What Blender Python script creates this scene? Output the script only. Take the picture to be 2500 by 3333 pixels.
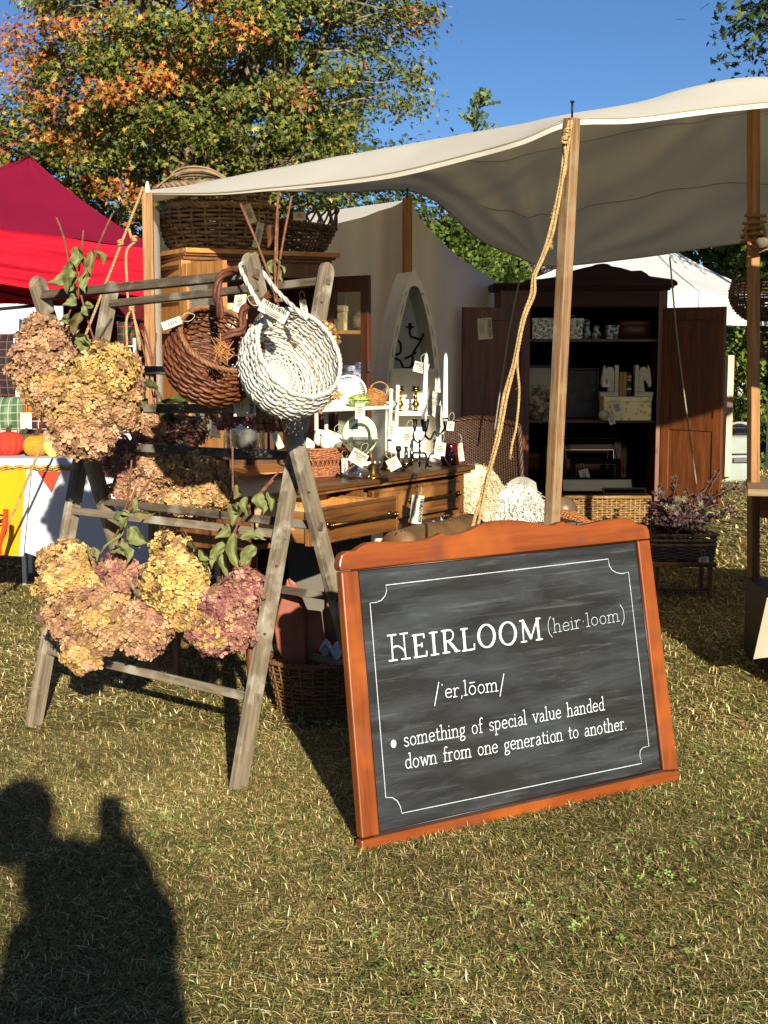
import bpy, math, random
import numpy as np
from mathutils import Vector, Matrix, Quaternion, noise
for o in list(bpy.data.objects): bpy.data.objects.remove(o)
SC = bpy.context.scene
COL = SC.collection
R = math.radians
random.seed(7); NR = np.random.default_rng(7)

# ------------------------------------------------------------------ camera, sun, sky, exposure
CH = 1.35; PITCH = R(7.13); FPX = 4444.0
cd = bpy.data.cameras.new('camera'); cam = bpy.data.objects.new('camera', cd); COL.objects.link(cam)
cam.location = (0, 0, CH); cam.rotation_euler = (math.pi/2-PITCH, 0, 0)
cd.sensor_fit = 'VERTICAL'; cd.sensor_height = 24; cd.lens = 24*FPX/3333; cd.clip_start = 0.02; cd.clip_end = 2000
SC.camera = cam
SUN_DIR = Vector((-.1937, .927, -.3206)).normalized()      # direction the light travels
sun = bpy.data.lights.new('sun', 'SUN'); sun.energy = 5.0; sun.angle = R(.53); sun.color = (1, .92, .77)
so = bpy.data.objects.new('sun', sun); COL.objects.link(so); so.rotation_euler = SUN_DIR.to_track_quat('-Z', 'Y').to_euler()
world = bpy.data.worlds.new('World'); SC.world = world; world.use_nodes = True
wn = world.node_tree; bg = wn.nodes['Background']; sky = wn.nodes.new('ShaderNodeTexSky')
sky.sky_type = 'NISHITA'; sky.sun_disc = False; sky.sun_elevation = math.asin(-SUN_DIR.z)
sky.sun_rotation = math.atan2(-SUN_DIR.x, -SUN_DIR.y); sky.air_density = .8; sky.dust_density = 0; sky.ozone_density = 6; sky.altitude = 800
wn.links.new(sky.outputs[0], bg.inputs[0]); bg.inputs[1].default_value = .05
SC.view_settings.view_transform = 'Standard'; SC.view_settings.look = 'None'
SC.view_settings.exposure = 1.05; SC.view_settings.gamma = 1; SC.view_settings.use_curve_mapping = False
SC.cycles.max_bounces = 8; SC.cycles.transparent_max_bounces = 12

cp, sp = math.cos(PITCH), math.sin(PITCH)
def ray(px, py):
    x = px-1250; yd = py-1666.5
    return Vector((x, FPX*cp-yd*sp, -FPX*sp-yd*cp))
def P(px, py, Y):
    d = ray(px, py); s = Y/d.y
    return Vector((d.x*s, Y, CH+d.z*s))
def Gd(px, py, z=0.):
    d = ray(px, py); s = (z-CH)/d.z
    return Vector((d.x*s, d.y*s, z))
def proj(v):
    x, y, z = v[0], v[1], v[2]-CH
    D = y*cp-z*sp; u = y*sp+z*cp
    return 1250+FPX*x/D, 1666.5-FPX*u/D
def hit(px, py, p0, n):
    d = ray(px, py); o = Vector((0, 0, CH)); t = (Vector(p0)-o).dot(n)/d.dot(n)
    return o+d*t
def along(a, b, py):
    lo, hi = 0., 1.
    fa = proj(a)[1]-py
    for _ in range(40):
        m = (lo+hi)/2
        if (proj(a.lerp(b, m))[1]-py)*fa > 0: lo = m
        else: hi = m
    return a.lerp(b, lo)

# ------------------------------------------------------------------ scene graph helpers
WM = {}
def thing(name, label, cat, M=None, group=None):
    if M is None: M = Matrix.Identity(4)
    elif not isinstance(M, Matrix): M = Matrix.Translation(Vector(M))
    o = bpy.data.objects.new(name, None); COL.objects.link(o); o.matrix_basis = M
    o.empty_display_size = .1; WM[o] = M.copy()
    o['label'] = label; o['category'] = cat
    if group: o['group'] = group
    return o
def put(name, me, mat=None, parent=None, M=None, label=None, cat=None, group=None, kind=None, bevel=0):
    if isinstance(me, MB): me = me.mesh(name)
    o = bpy.data.objects.new(name, me); COL.objects.link(o)
    if mat is not None and len(me.materials) == 0:
        for m in (mat if isinstance(mat, (list, tuple)) else [mat]): me.materials.append(m)
    if M is None: M = Matrix.Identity(4)
    elif not isinstance(M, Matrix): M = Matrix.Translation(Vector(M))
    o.matrix_basis = M; WM[o] = M.copy()
    if parent: o.parent = parent; o.matrix_parent_inverse = WM[parent].inverted()
    if label: o['label'] = label
    if cat: o['category'] = cat
    if group: o['group'] = group
    if kind: o['kind'] = kind
    if bevel:
        b = o.modifiers.new('bevel', 'BEVEL'); b.width = bevel; b.segments = 2; b.limit_method = 'ANGLE'
    return o
def dup(root, M, label=None):
    def cp_(o, par):
        c = o.copy(); COL.objects.link(c)
        if par: c.parent = par
        for ch in [x for x in bpy.data.objects if x.parent == o]: cp_(ch, c)
        return c
    r = cp_(root, None); r.matrix_basis = M; WM[r] = M.copy()
    if label: r['label'] = label
    return r
def frame(o, x, y, z=None):
    x = Vector(x).normalized(); y = Vector(y); z = x.cross(y).normalized(); y = z.cross(x).normalized()
    M = Matrix.Identity(4)
    for i in range(3): M[i][0] = x[i]; M[i][1] = y[i]; M[i][2] = z[i]; M[i][3] = o[i]
    return M
def T(x, y, z): return Matrix.Translation((x, y, z))
def RZ(a): return Matrix.Rotation(R(a), 4, 'Z')
def RX(a): return Matrix.Rotation(R(a), 4, 'X')
def RY(a): return Matrix.Rotation(R(a), 4, 'Y')

class MB:
    def __init__(s): s.v = []; s.f = []; s.sm = []; s.mi = []; s.m = 0
    def add(s, vs, fs, M=None, smooth=False):
        b = len(s.v)
        s.v += [(M@Vector(v))[:] if M is not None else tuple(v) for v in vs]
        s.f += [tuple(i+b for i in f) for f in fs]
        s.sm += [smooth]*len(fs); s.mi += [s.m]*len(fs); return s
    def box(s, c, d, M=None, taper=1.):
        x, y, z = d[0]/2, d[1]/2, d[2]/2; t = taper
        vs = [(c[0]+i*x*(t if k > 0 else 1), c[1]+j*y*(t if k > 0 else 1), c[2]+k*z) for k in (-1, 1) for j in (-1, 1) for i in (-1, 1)]
        return s.add(vs, [(0, 2, 3, 1), (4, 5, 7, 6), (0, 1, 5, 4), (2, 6, 7, 3), (0, 4, 6, 2), (1, 3, 7, 5)], M)
    def box2(s, a, b, M=None):
        return s.box([(a[i]+b[i])/2 for i in range(3)], [abs(b[i]-a[i]) for i in range(3)], M)
    def tube(s, pts, r, n=6, closed=False, M=None, flat=1., smooth=True, cap=True):
        pts = [Vector(p) for p in pts]; N = len(pts)
        rr = r if callable(r) else ((lambda t: r) if not isinstance(r, (list, tuple)) else (lambda t: r[min(len(r)-1, int(round(t*(len(r)-1))))]))
        tg = []
        for i in range(N):
            a = pts[(i-1) % N] if closed or i > 0 else pts[0]; b = pts[(i+1) % N] if closed or i < N-1 else pts[-1]
            d = (b-a); tg.append(d.normalized() if d.length > 1e-9 else Vector((0, 0, 1)))
        u = tg[0].orthogonal().normalized(); vs = []; fs = []
        for i in range(N):
            if i: 
                q = tg[i-1].rotation_difference(tg[i]); u = (q@u); u = (u-tg[i]*u.dot(tg[i])).normalized()
            w = tg[i].cross(u); ra = rr(i/max(1, N-1))
            for k in range(n):
                a = 2*math.pi*k/n; vs.append(pts[i]+u*math.cos(a)*ra+w*math.sin(a)*ra*flat)
        L = N if closed else N-1
        for i in range(L):
            for k in range(n):
                a = i*n+k; b = i*n+(k+1) % n; c = ((i+1) % N)*n+(k+1) % n; d = ((i+1) % N)*n+k
                fs.append((a, b, c, d))
        if not closed and cap: fs += [tuple(range(n))[::-1], tuple((N-1)*n+k for k in range(n))]
        return s.add(vs, fs, M, smooth)
    def lathe(s, prof, n=20, M=None, smooth=True, capb=True, capt=False):
        vs = []; fs = []
        for r, z in prof:
            for k in range(n): a = 2*math.pi*k/n; vs.append((r*math.cos(a), r*math.sin(a), z))
        for i in range(len(prof)-1):
            for k in range(n): fs.append((i*n+k, i*n+(k+1) % n, (i+1)*n+(k+1) % n, (i+1)*n+k))
        if capb: fs.append(tuple(range(n))[::-1])
        if capt: fs.append(tuple((len(prof)-1)*n+k for k in range(n)))
        return s.add(vs, fs, M, smooth)
    def prism(s, poly, z0, z1, M=None):
        n = len(poly); vs = [(p[0], p[1], z0) for p in poly]+[(p[0], p[1], z1) for p in poly]
        fs = [tuple(range(n))[::-1], tuple(range(n, 2*n))]+[(i, (i+1) % n, n+(i+1) % n, n+i) for i in range(n)]
        return s.add(vs, fs, M)
    def grid(s, fn, nu, nv, M=None, cu=False, cv=False, smooth=True):
        vs = [fn(i/(nu if cu else nu-1), j/(nv if cv else nv-1)) for i in range(nu) for j in range(nv)]; fs = []
        for i in range(nu if cu else nu-1):
            for j in range(nv if cv else nv-1):
                i2 = (i+1) % nu; j2 = (j+1) % nv
                fs.append((i*nv+j, i2*nv+j, i2*nv+j2, i*nv+j2))
        return s.add(vs, fs, M, smooth)
    def ball(s, c, r, n=12, M=None, sq=1., sx=1., sy=1.):
        pr = [(r*math.sin(math.pi*i/(n//2+2)), -r*sq*math.cos(math.pi*i/(n//2+2))) for i in range(n//2+3)]
        pr[0] = (1e-4, pr[0][1]); pr[-1] = (1e-4, pr[-1][1])
        return s.lathe(pr, n, (M or Matrix.Identity(4))@T(*c)@Matrix.Diagonal((sx, sy, 1, 1)))
    def mesh(s, name='m'):
        me = bpy.data.meshes.new(name); me.from_pydata([tuple(v) for v in s.v], [], s.f)
        me.polygons.foreach_set('use_smooth', s.sm); me.polygons.foreach_set('material_index', s.mi); me.update()
        return me
def npmesh(name, V, F, col=None, smooth=False):
    """V (n,3), F (m,k) one polygon size; col (n,3) per vertex"""
    me = bpy.data.meshes.new(name); V = np.asarray(V, np.float32); F = np.asarray(F, np.int32); m, k = F.shape
    me.vertices.add(len(V)); me.vertices.foreach_set('co', V.ravel())
    me.loops.add(m*k); me.loops.foreach_set('vertex_index', F.ravel())
    me.polygons.add(m); me.polygons.foreach_set('loop_start', np.arange(m, dtype=np.int32)*k)
    me.polygons.foreach_set('use_smooth', np.full(m, smooth))
    if col is not None:
        a = me.color_attributes.new('tint', 'FLOAT_COLOR', 'POINT')
        c4 = np.ones((len(V), 4), np.float32); c4[:, :3] = col; a.data.foreach_set('color', c4.ravel())
    me.update(calc_edges=True); return me
def cat(pts, n=6, closed=False):
    pts = [Vector(p) for p in pts]; N = len(pts); out = []
    rng = range(N if closed else N-1)
    for i in rng:
        g = (lambda k: pts[k % N]) if closed else (lambda k: pts[max(0, min(N-1, k))])
        a, b, c, d = g(i-1), g(i), g(i+1), g(i+2)
        for j in range(n):
            t = j/n; out.append(.5*((2*b)+(c-a)*t+(2*a-5*b+4*c-d)*t*t+(3*b-a-3*c+d)*t**3))
    if not closed: out.append(pts[-1])
    return out

# ------------------------------------------------------------------ materials
def lin(h):
    if not isinstance(h, str): return tuple(h)[:3]
    h = h.lstrip('#'); c = [int(h[i:i+2], 16)/255 for i in (0, 2, 4)]
    return tuple(x/12.92 if x <= .04045 else ((x+.055)/1.055)**2.4 for x in c)
class NT:
    def __init__(s, name):
        s.m = bpy.data.materials.new(name); s.m.use_nodes = True; s.t = s.m.node_tree; s.b = s.t.nodes['Principled BSDF']
    def n(s, typ, **k):
        x = s.t.nodes.new('ShaderNode'+typ)
        for a, v in k.items():
            if a.startswith('i_'): x.inputs[a[2:].replace('_', ' ')].default_value = v
            else: setattr(x, a, v)
        return x
    def l(s, a, b): s.t.links.new(a, b)
    def co(s, scale=(1, 1, 1), obj=True, rot=(0, 0, 0)):
        tc = s.n('TexCoord'); mp = s.n('Mapping'); mp.inputs['Scale'].default_value = scale; mp.inputs['Rotation'].default_value = rot
        s.l(tc.outputs['Object' if obj else 'Generated'], mp.inputs[0]); return mp.outputs[0]
    def noise(s, vec, scale, detail=4, rough=.55, dist=0):
        x = s.n('TexNoise'); x.inputs['Scale'].default_value = scale; x.inputs['Detail'].default_value = detail
        x.inputs['Roughness'].default_value = rough; x.inputs['Distortion'].default_value = dist
        if vec is not None: s.l(vec, x.inputs['Vector'])
        return x.outputs['Fac']
    def ramp(s, fac, stops):
        x = s.n('ValToRGB'); e = x.color_ramp.elements
        while len(e) < len(stops): e.new(.5)
        for i, (p, c) in enumerate(stops): e[i].position = p; e[i].color = (*lin(c), 1)
        s.l(fac, x.inputs[0]); return x.outputs[0]
    def mix(s, fac, a, b, mode='MIX'):
        x = s.n('Mix', data_type='RGBA', blend_type=mode)
        for sock, v in ((x.inputs[0], fac), (x.inputs[6], a), (x.inputs[7], b)):
            if isinstance(v, bpy.types.NodeSocket): s.l(v, sock)
            elif isinstance(v, (int, float)): sock.default_value = v
            else: sock.default_value = (*lin(v), 1)
        return x.outputs[2]
    def bump(s, h, st, dist=.002):
        x = s.n('Bump'); x.inputs['Strength'].default_value = st; x.inputs['Distance'].default_value = dist
        s.l(h, x.inputs['Height']); s.l(x.outputs[0], s.b.inputs['Normal'])
    def col(s, c):
        if isinstance(c, bpy.types.NodeSocket): s.l(c, s.b.inputs['Base Color'])
        else: s.b.inputs['Base Color'].default_value = (*lin(c), 1)
    def rnd(s):
        return s.n('ObjectInfo').outputs['Random']
def plain(name, c, c2=None, rough=.6, metal=0, scale=20, bump=0, bscale=None, spec=.5, stretch=(1, 1, 1), sss=0, **k):
    t = NT(name); t.b.inputs['Roughness'].default_value = rough; t.b.inputs['Metallic'].default_value = metal
    t.b.inputs['Specular IOR Level'].default_value = spec
    v = t.co(stretch)
    if c2: t.col(t.ramp(t.noise(v, scale, 5), [(.3, c), (.7, c2)]))
    else: t.col(c)
    if bump: t.bump(t.noise(v, bscale or scale*3, 4), bump)
    for a, b in k.items(): t.b.inputs[a].default_value = b
    return t.m
def wood(name, c1, c2, axis='Z', scale=18, rough=.5, dark=None, bump=.25, stretch=14, wear=None, dirt=None, spec=.5):
    """c1/c2 early/late wood, grain along axis (object space)"""
    t = NT(name); st = [1., 1., 1.]; st['XYZ'.index(axis)] = 1/stretch
    v = t.co(tuple(st)); a = t.n('VectorMath', operation='ADD'); t.l(v, a.inputs[0])
    cx = t.n('CombineXYZ'); r = t.rnd(); mm = t.n('Math', operation='MULTIPLY', i_Value=0); t.l(r, mm.inputs[0]); mm.inputs[1].default_value = 13
    for i in range(3): t.l(mm.outputs[0], cx.inputs[i])
    t.l(cx.outputs[0], a.inputs[1]); v = a.outputs[0]
    n1 = t.noise(v, scale, 6, .6, .6); n2 = t.noise(v, scale*5.5, 3, .6)
    w = t.n('TexWave', wave_type='RINGS', rings_direction=axis); w.inputs['Scale'].default_value = scale*.5; w.inputs['Distortion'].default_value = 5
    w.inputs['Detail'].default_value = 3; t.l(v, w.inputs['Vector'])
    f = t.n('Math', operation='MULTIPLY_ADD'); t.l(w.outputs['Fac'], f.inputs[0]); f.inputs[1].default_value = .35; t.l(n1, f.inputs[2])
    c = t.ramp(f.outputs[0], [(.35, c1), (.95, c2)])
    c = t.mix(.5, c, t.ramp(n2, [(.38, c2), (.6, c1)]), 'MIX')
    if wear: c = t.mix(t.ramp(t.noise(t.co(), wear[1], 4), [(.5, '#000000'), (.62, '#ffffff')]), c, wear[0])
    if dirt: c = t.mix(t.ramp(t.noise(t.co(), dirt[1], 3, .5), [(.55, '#000000'), (.7, '#ffffff')]), c, dirt[0])
    t.b.inputs['Specular IOR Level'].default_value = spec
    t.col(c); t.b.inputs['Roughness'].default_value = rough; t.bump(n2, bump, .0015); return t.m
def tinted(name, rough=.6, trans=.35, mul='#ffffff', bump=0):
    """colour from the per-piece 'tint' attribute, thin translucent leaf/petal"""
    t = NT(name); at = t.n('Attribute', attribute_name='tint'); c = t.mix(1., at.outputs['Color'], mul, 'MULTIPLY')
    t.col(c); t.b.inputs['Roughness'].default_value = rough; t.b.inputs['Specular IOR Level'].default_value = .3
    if trans:
        tr = t.n('BsdfTranslucent'); t.l(c, tr.inputs[0]); ms = t.n('MixShader'); ms.inputs[0].default_value = trans
        t.l(t.b.outputs[0], ms.inputs[1]); t.l(tr.outputs[0], ms.inputs[2]); t.l(ms.outputs[0], t.t.nodes['Material Output'].inputs[0])
    return t.m
def cloth(name, c, c2=None, trans=.3, rough=.85, scale=3, weave=1200, fold=0, transc=None):
    t = NT(name); v = t.co(); col = t.ramp(t.noise(v, scale, 4), [(.35, c), (.7, c2 or c)])
    t.col(col); t.b.inputs['Roughness'].default_value = rough; t.b.inputs['Specular IOR Level'].default_value = .2
    h = t.noise(v, weave, 2)
    if fold:
        a = t.n('Math', operation='MULTIPLY_ADD'); t.l(t.noise(v, fold, 4, .5, 1.5), a.inputs[0]); a.inputs[1].default_value = 9; t.l(h, a.inputs[2]); h = a.outputs[0]
    t.bump(h, .3, .004)
    if trans:
        tr = t.n('BsdfTranslucent')
        if transc: tr.inputs[0].default_value = (*lin(transc), 1)
        else: t.l(col, tr.inputs[0])
        ms = t.n('MixShader'); ms.inputs[0].default_value = trans
        t.l(t.b.outputs[0], ms.inputs[1]); t.l(tr.outputs[0], ms.inputs[2]); t.l(ms.outputs[0], t.t.nodes['Material Output'].inputs[0])
    return t.m
def glass(name, tint='#ffffff', rough=.02, a=.82):
    """thin pane or vessel: mostly clear, with reflections"""
    t = NT(name); tr = t.n('BsdfTransparent'); tr.inputs[0].default_value = (*lin(tint), 1)
    gl = t.n('BsdfGlossy'); gl.inputs['Roughness'].default_value = rough
    fr = t.n('LayerWeight'); fr.inputs[0].default_value = .45
    ad = t.n('Math', operation='MULTIPLY_ADD'); t.l(fr.outputs['Facing'], ad.inputs[0]); ad.inputs[1].default_value = .8; ad.inputs[2].default_value = (1-a)*.3
    ms = t.n('MixShader'); t.l(ad.outputs[0], ms.inputs[0]); t.l(tr.outputs[0], ms.inputs[1]); t.l(gl.outputs[0], ms.inputs[2])
    t.l(ms.outputs[0], t.t.nodes['Material Output'].inputs[0]); return t.m
def metal(name, c, rough=.3, c2=None): return plain(name, c, c2, rough, 1, 30)

def bar(name, a, b, w, d, mat, parent=None, side=(1, 0, 0), round_top=False, bevel=.002, **k):
    """board from a to b (centre line), w across side direction, d deep; grain on local Z"""
    a, b = Vector(a), Vector(b); z = (b-a); L = z.length; z.normalize(); x = Vector(side); x = (x-z*x.dot(z)).normalized(); y = z.cross(x)
    M = Matrix.Identity(4)
    for i in range(3): M[i][0] = x[i]; M[i][1] = y[i]; M[i][2] = z[i]; M[i][3] = a[i]
    m = MB()
    if round_top:
        poly = [(-w/2, 0), (w/2, 0), (w/2, L-w/2)]+[(w/2*math.cos(t), L-w/2+w/2*math.sin(t)) for t in [R(q) for q in range(20, 180, 20)]]+[(-w/2, L-w/2)]
        m.prism(poly, -d/2, d/2, Matrix(((1, 0, 0, 0), (0, 0, -1, 0), (0, 1, 0, 0), (0, 0, 0, 1))))
    else: m.box((0, 0, L/2), (w, d, L))
    return put(name, m, mat, parent, M, bevel=bevel, **k)
# ---- leaves and florets (numpy)
def rotmats(n, up=None, spread=1.):
    """random orthonormal frames; up (n,3) = preferred z"""
    z = NR.normal(size=(n, 3)); z /= np.linalg.norm(z, axis=1)[:, None]
    if up is not None: z = up+z*spread; z /= np.linalg.norm(z, axis=1)[:, None]
    a = NR.normal(size=(n, 3)); x = np.cross(a, z); x /= np.linalg.norm(x, axis=1)[:, None]; y = np.cross(z, x)
    return np.stack([x, y, z], 2)
def scatter(V0, F0, pos, rot, size, cols):
    """copies of template V0,F0 -> one mesh arrays"""
    V0 = np.asarray(V0, float); n = len(pos); k = len(V0)
    V = np.einsum('nij,kj->nki', rot, V0)*np.asarray(size).reshape(-1, 1, 1)+pos[:, None, :]
    F = (np.asarray(F0)[None]+(np.arange(n)*k)[:, None, None]).reshape(-1, len(F0[0]))
    C = np.repeat(cols, k, 0)
    return V.reshape(-1, 3), F, C
def pal(cols, n, w=None, jit=.12):
    c = np.array([lin(x) for x in cols]); i = NR.choice(len(c), n, p=w); o = c[i]*(1+NR.normal(0, jit, (n, 1)))
    return np.clip(o, 0, 1)
def hang_tag(name, p, w, h, label, txt=None, rot=0, ang=0, yaw=0, swing=0, mat=None, string=True, up=.04):
    """price tag hanging at p (its top middle)"""
    M = T(*p)@RZ(yaw)@RY(ang)@RX(swing)
    t = thing(name, label, 'price tag', M)
    m = MB(); m.grid(lambda u, v: ((u-.5)*w, .012*h/.1*math.sin(v*2.5)-.0005, -v*h), 3, 6)
    put('card', m, mat or TAG, t, M)
    s = MB(); s.tube(cat([(0, 0, -.1*h), (-.012, -.003, .02), (.002, 0, up), (.012, .002, .02), (.001, .002, -.1*h)], 5), .0013, 4)
    put('string', s, STRING, t, M)
    if txt:
        A = Matrix(((1, 0, 0, 0), (0, 0, -1, -.0045), (0, 1, 0, 0), (0, 0, 0, 1))); q = MB(); fnt = {**SERIF, **CAPS} if txt.isupper() else {**SERIF, 'H': CAPS['H']}
        a, b, xh = ((-.40*w, -.30*h), (.40*w, -.30*h), w*.115) if not rot else ((.26*w, -.10*h), (.26*w, -.92*h), h*.10)
        text_mb(txt, a, b, xh, .15, fnt, z=.0003, m=q, italic=0 if txt.isupper() else .3, sp=.12, wob=0); r_ = MB(); r_.add(q.v, q.f, A); put('lettering', r_, INKD, t, M, kind='stuff')
    k = MB(); n = max(3, int(h/.012))
    for i in range(n):
        ww = w*.62*random.uniform(.5, 1); z = -h*((.42 if txt and not rot else .28)+.5*i/n)
        if rot: continue
        k.box((0, -.0045+.012*h/.1*math.sin(-z/h*2.5), z), (ww, .0008, .0022))
    if rot:
        for i in range(3): k.box((-.10*w-.12*w*i, -.0045, -.5*h), (.0022, .0008, h*random.uniform(.4, .7)))
    put('printed_lines', k, INK, t, M, kind='stuff')
    return t
# ------------------------------------------------------------------ shared materials
TAG = plain('tag_card', '#b9b29a', '#c4bea8', .7, scale=8); STRING = plain('string', '#8f8a6a', '#b5ad8a', .9, scale=200)
INKD = plain('dark_ink', '#2c2a26', rough=.8); INK = plain('printing_ink', '#5a564c', rough=.8)
WEATHER = wood('weathered_grey_wood', '#86775f', '#4d4233', scale=16, rough=.85, bump=.6, wear=('#968d7c', 7))
WEATHER_D = wood('weathered_dark_wood', '#5b4c38', '#30271d', scale=20, rough=.85, bump=.7, wear=('#6c6558', 9))
POLE = wood('pole_pine', '#a0733f', '#66401f', scale=22, rough=.7, bump=.4, stretch=20)
POLE_G = wood('pole_weathered_pine', '#94714a', '#4f3822', scale=34, rough=.8, bump=.6, stretch=22, wear=('#8a7454', 5))
PINE = wood('pine_board', '#c28a48', '#9a6228', scale=9, rough=.45, bump=.15, stretch=16)
PINE_X = wood('pine_board_cross', '#c28a48', '#8f5a24', axis='X', scale=9, rough=.45, bump=.15, stretch=12)
OAK_D = wood('dark_oak', '#4c2610', '#2c1408', scale=12, rough=.45, bump=.2)
OAK_DX = wood('dark_oak_cross', '#5c2d14', '#38190a', axis='X', scale=12, rough=.45, bump=.2)
ARM = wood('armoire_oak', '#6f3c18', '#44220b', scale=9, rough=.45, bump=.2, stretch=9)
ARM_X = wood('armoire_oak_cross', '#3c1a0a', '#220e05', axis='X', scale=9, rough=.5, bump=.2, spec=.2)
DRES = wood('walnut_drawer', '#74491f', '#3a210e', axis='X', scale=10, rough=.4, bump=.2, wear=('#8f6230', 4))
DRES_T = wood('walnut_top', '#6b4522', '#33200f', axis='X', scale=14, rough=.35, bump=.3, wear=('#3a2413', 6))
DRES_Z = wood('walnut_upright', '#7d4f26', '#4a2a12', axis='Z', scale=10, rough=.4, bump=.2)
BLACKW = plain('black_interior_wood', '#1a100a', '#0d0805', .5, scale=6)
BRASS = plain('aged_brass', '#9a7a3c', '#5e4820', .28, 1, 25); IRON = plain('black_iron', '#17171a', '#0c0c0e', .5, .6, 40, bump=.3)
WHITEP = plain('white_paint', '#d9d5c8', '#c9c4b4', .5, scale=6, bump=.1); CERAM = plain('white_ceramic', '#e0ddd2', '#d2cdbd', .25, scale=10)
WAX = plain('white_wax', '#dfdbd2', rough=.35, sss=0); BLACK = plain('black_paint', '#0b0a0a', rough=.4)
CANVAS = cloth('canvas', '#f3eedf', '#e9e2cf', trans=.42, scale=2, fold=.9, transc='#d9c69a')
ROPE = plain('manila_rope', '#b99c66', '#84693e', .95, scale=160, bump=.8, stretch=(1, 1, .4))
RATTAN = plain('rattan', '#a8662c', '#6e3c16', .5, scale=60, bump=.3)
LEAFM = tinted('dried_leaf', .55, .3); PETAL = tinted('dried_petal', .75, .3); FOL = tinted('tree_foliage', .5, .35)
TWIG = plain('twig', '#7a4a2c', '#4a2818', .7, scale=60, bump=.3); BARK = plain('bark', '#8a7c68', '#3c332a', .95, scale=9, bump=1., bscale=14, stretch=(1, 1, .25))

# ------------------------------------------------------------------ ground and grass
t = NT('grass_soil'); v = t.co()
c = t.ramp(t.noise(v, .8, 6, .65), [(.35, '#3f3b22'), (.5, '#574c2e'), (.65, '#484826')])
c = t.mix(t.ramp(t.noise(v, 60, 5, .7), [(.35, '#000000'), (.65, '#ffffff')]), c, '#7d6c45'); c = t.mix(.35, c, t.ramp(t.noise(v, 14, 5, .7), [(.3, '#3a3a20'), (.7, '#94824f')]))
t.col(c); t.b.inputs['Roughness'].default_value = 1; t.b.inputs['Specular IOR Level'].default_value = .1; t.bump(t.noise(v, 70, 5, .7), .8, .02)
def gz(y): q = np.clip((y-13.4)/7, 0, 1); return -.58*q*q*(3-2*q)
ys = [-60, -20, 0]+[13+.5*i for i in range(18)]+[23, 30, 60, 150, 640]
m = MB(); m.add([(x, y, float(gz(y))) for y in ys for x in (-400, -20, 20, 400)], [(4*i+j, 4*i+j+1, 4*i+j+5, 4*i+j+4) for i in range(len(ys)-1) for j in range(3)], None, True)
put('ground', m, t.m, kind='structure')
def blades(N, y0, y1, hw, wd, L, hgt, pad, seed, ycurve=1.):
    r = np.random.default_rng(seed)
    y = np.sqrt(y0*y0+(y1*y1-y0*y0)*r.random(N)) ; x = (r.random(N)*2-1)*(y*.2813*1.02+pad)
    # patches: greener / strawy
    def nz(x, y, s, o): return np.sin(x*s+o+1.3*np.sin(y*s*.7+o))*np.cos(y*s*.9-o+1.1*np.sin(x*s*.6))
    g = nz(x, y, 1.7, 1)+.7*nz(x, y, 4.3, 5)+.5*nz(x, y, 11, 2)
    cols = np.array([lin(c) for c in ['#c0ab74', '#a48f5c', '#6f5f38', '#8a8046', '#5f6c2c', '#465a24', '#8c7048', '#dccc9a']])
    base = np.clip(.5+.20*g, .05, .95)
    u = r.random(N); green = u < np.clip(base+.12*(x > .35)*(y < 4.5)+.08, 0, 1)*.50
    k = np.where(green, r.choice([3, 4, 5, 5, 4], N), r.choice([0, 1, 2, 6, 7, 1, 2], N))
    pt = np.clip(.95+.16*nz(x, y, 2.6, 9)+.14*nz(x, y, 7.5, 4)+.10*nz(x, y, 19, 7), .5, 1.5)[:, None]; C = np.clip(cols[k]*(.68+.74*r.random((N, 1)))*pt*np.array([[1.0, 1.0, .93]]), 0, .9)
    a = r.random(N)*6.283; d = np.stack([np.cos(a), np.sin(a)], 1)
    l = L*(.35+1.1*r.random(N)**1.5); h = hgt*(.25+r.random(N)**2*1.1); w = wd*(.6+.8*r.random(N))
    lay = r.random(N) < .76; h = np.where(lay, h*.35, h); l = np.where(lay, l*1.2, l*.6)
    q = np.stack([-d[:, 1], d[:, 0]], 1)*w[:, None]/2
    o = np.stack([x, y], 1); z0 = np.where(lay, r.random(N)*hgt*.45, 0)
    V = np.zeros((N, 5, 3)); m_ = o+d*l[:, None]*.5; e = o+d*l[:, None]*1.0
    V[:, 0, :2] = o-q; V[:, 1, :2] = o+q; V[:, 2, :2] = m_+q*.9; V[:, 3, :2] = m_-q*.9; V[:, 4, :2] = e
    V[:, 0, 2] = z0; V[:, 1, 2] = z0; V[:, 2, 2] = z0+h*.75; V[:, 3, 2] = z0+h*.75+w*.2; V[:, 4, 2] = z0+h*(.7+.5*r.random(N))
    V[:, :, 2] += gz(V[:, :, 1])
    F = (np.array([(0, 1, 2), (0, 2, 3), (3, 2, 4)])[None]+(np.arange(N)*5)[:, None, None]).reshape(-1, 3)
    return V.reshape(-1, 3), F, np.repeat(C, 5, 0)
parts = [blades(330000, 2.3, 4.6, 1, .0020, .040, .021, .5, 1), blades(160000, 4.6, 8, 1, .0036, .044, .026, .6, 2), blades(90000, 8, 16, 1, .011, .08, .045, .8, 3), blades(50000, 16, 45, 1, .03, .12, .06, 1, 4)]
off = 0; VV = []; FF = []; CC = []
for V, F, C in parts: VV.append(V); FF.append(F+off); CC.append(C); off += len(V)
GRASS = tinted('grass_blade', .6, .15)
put('grass', npmesh('grass', np.concatenate(VV), np.concatenate(FF), np.concatenate(CC)), GRASS, kind='stuff', label='short dry mown grass of mixed straw and green blades', cat='grass')
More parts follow.
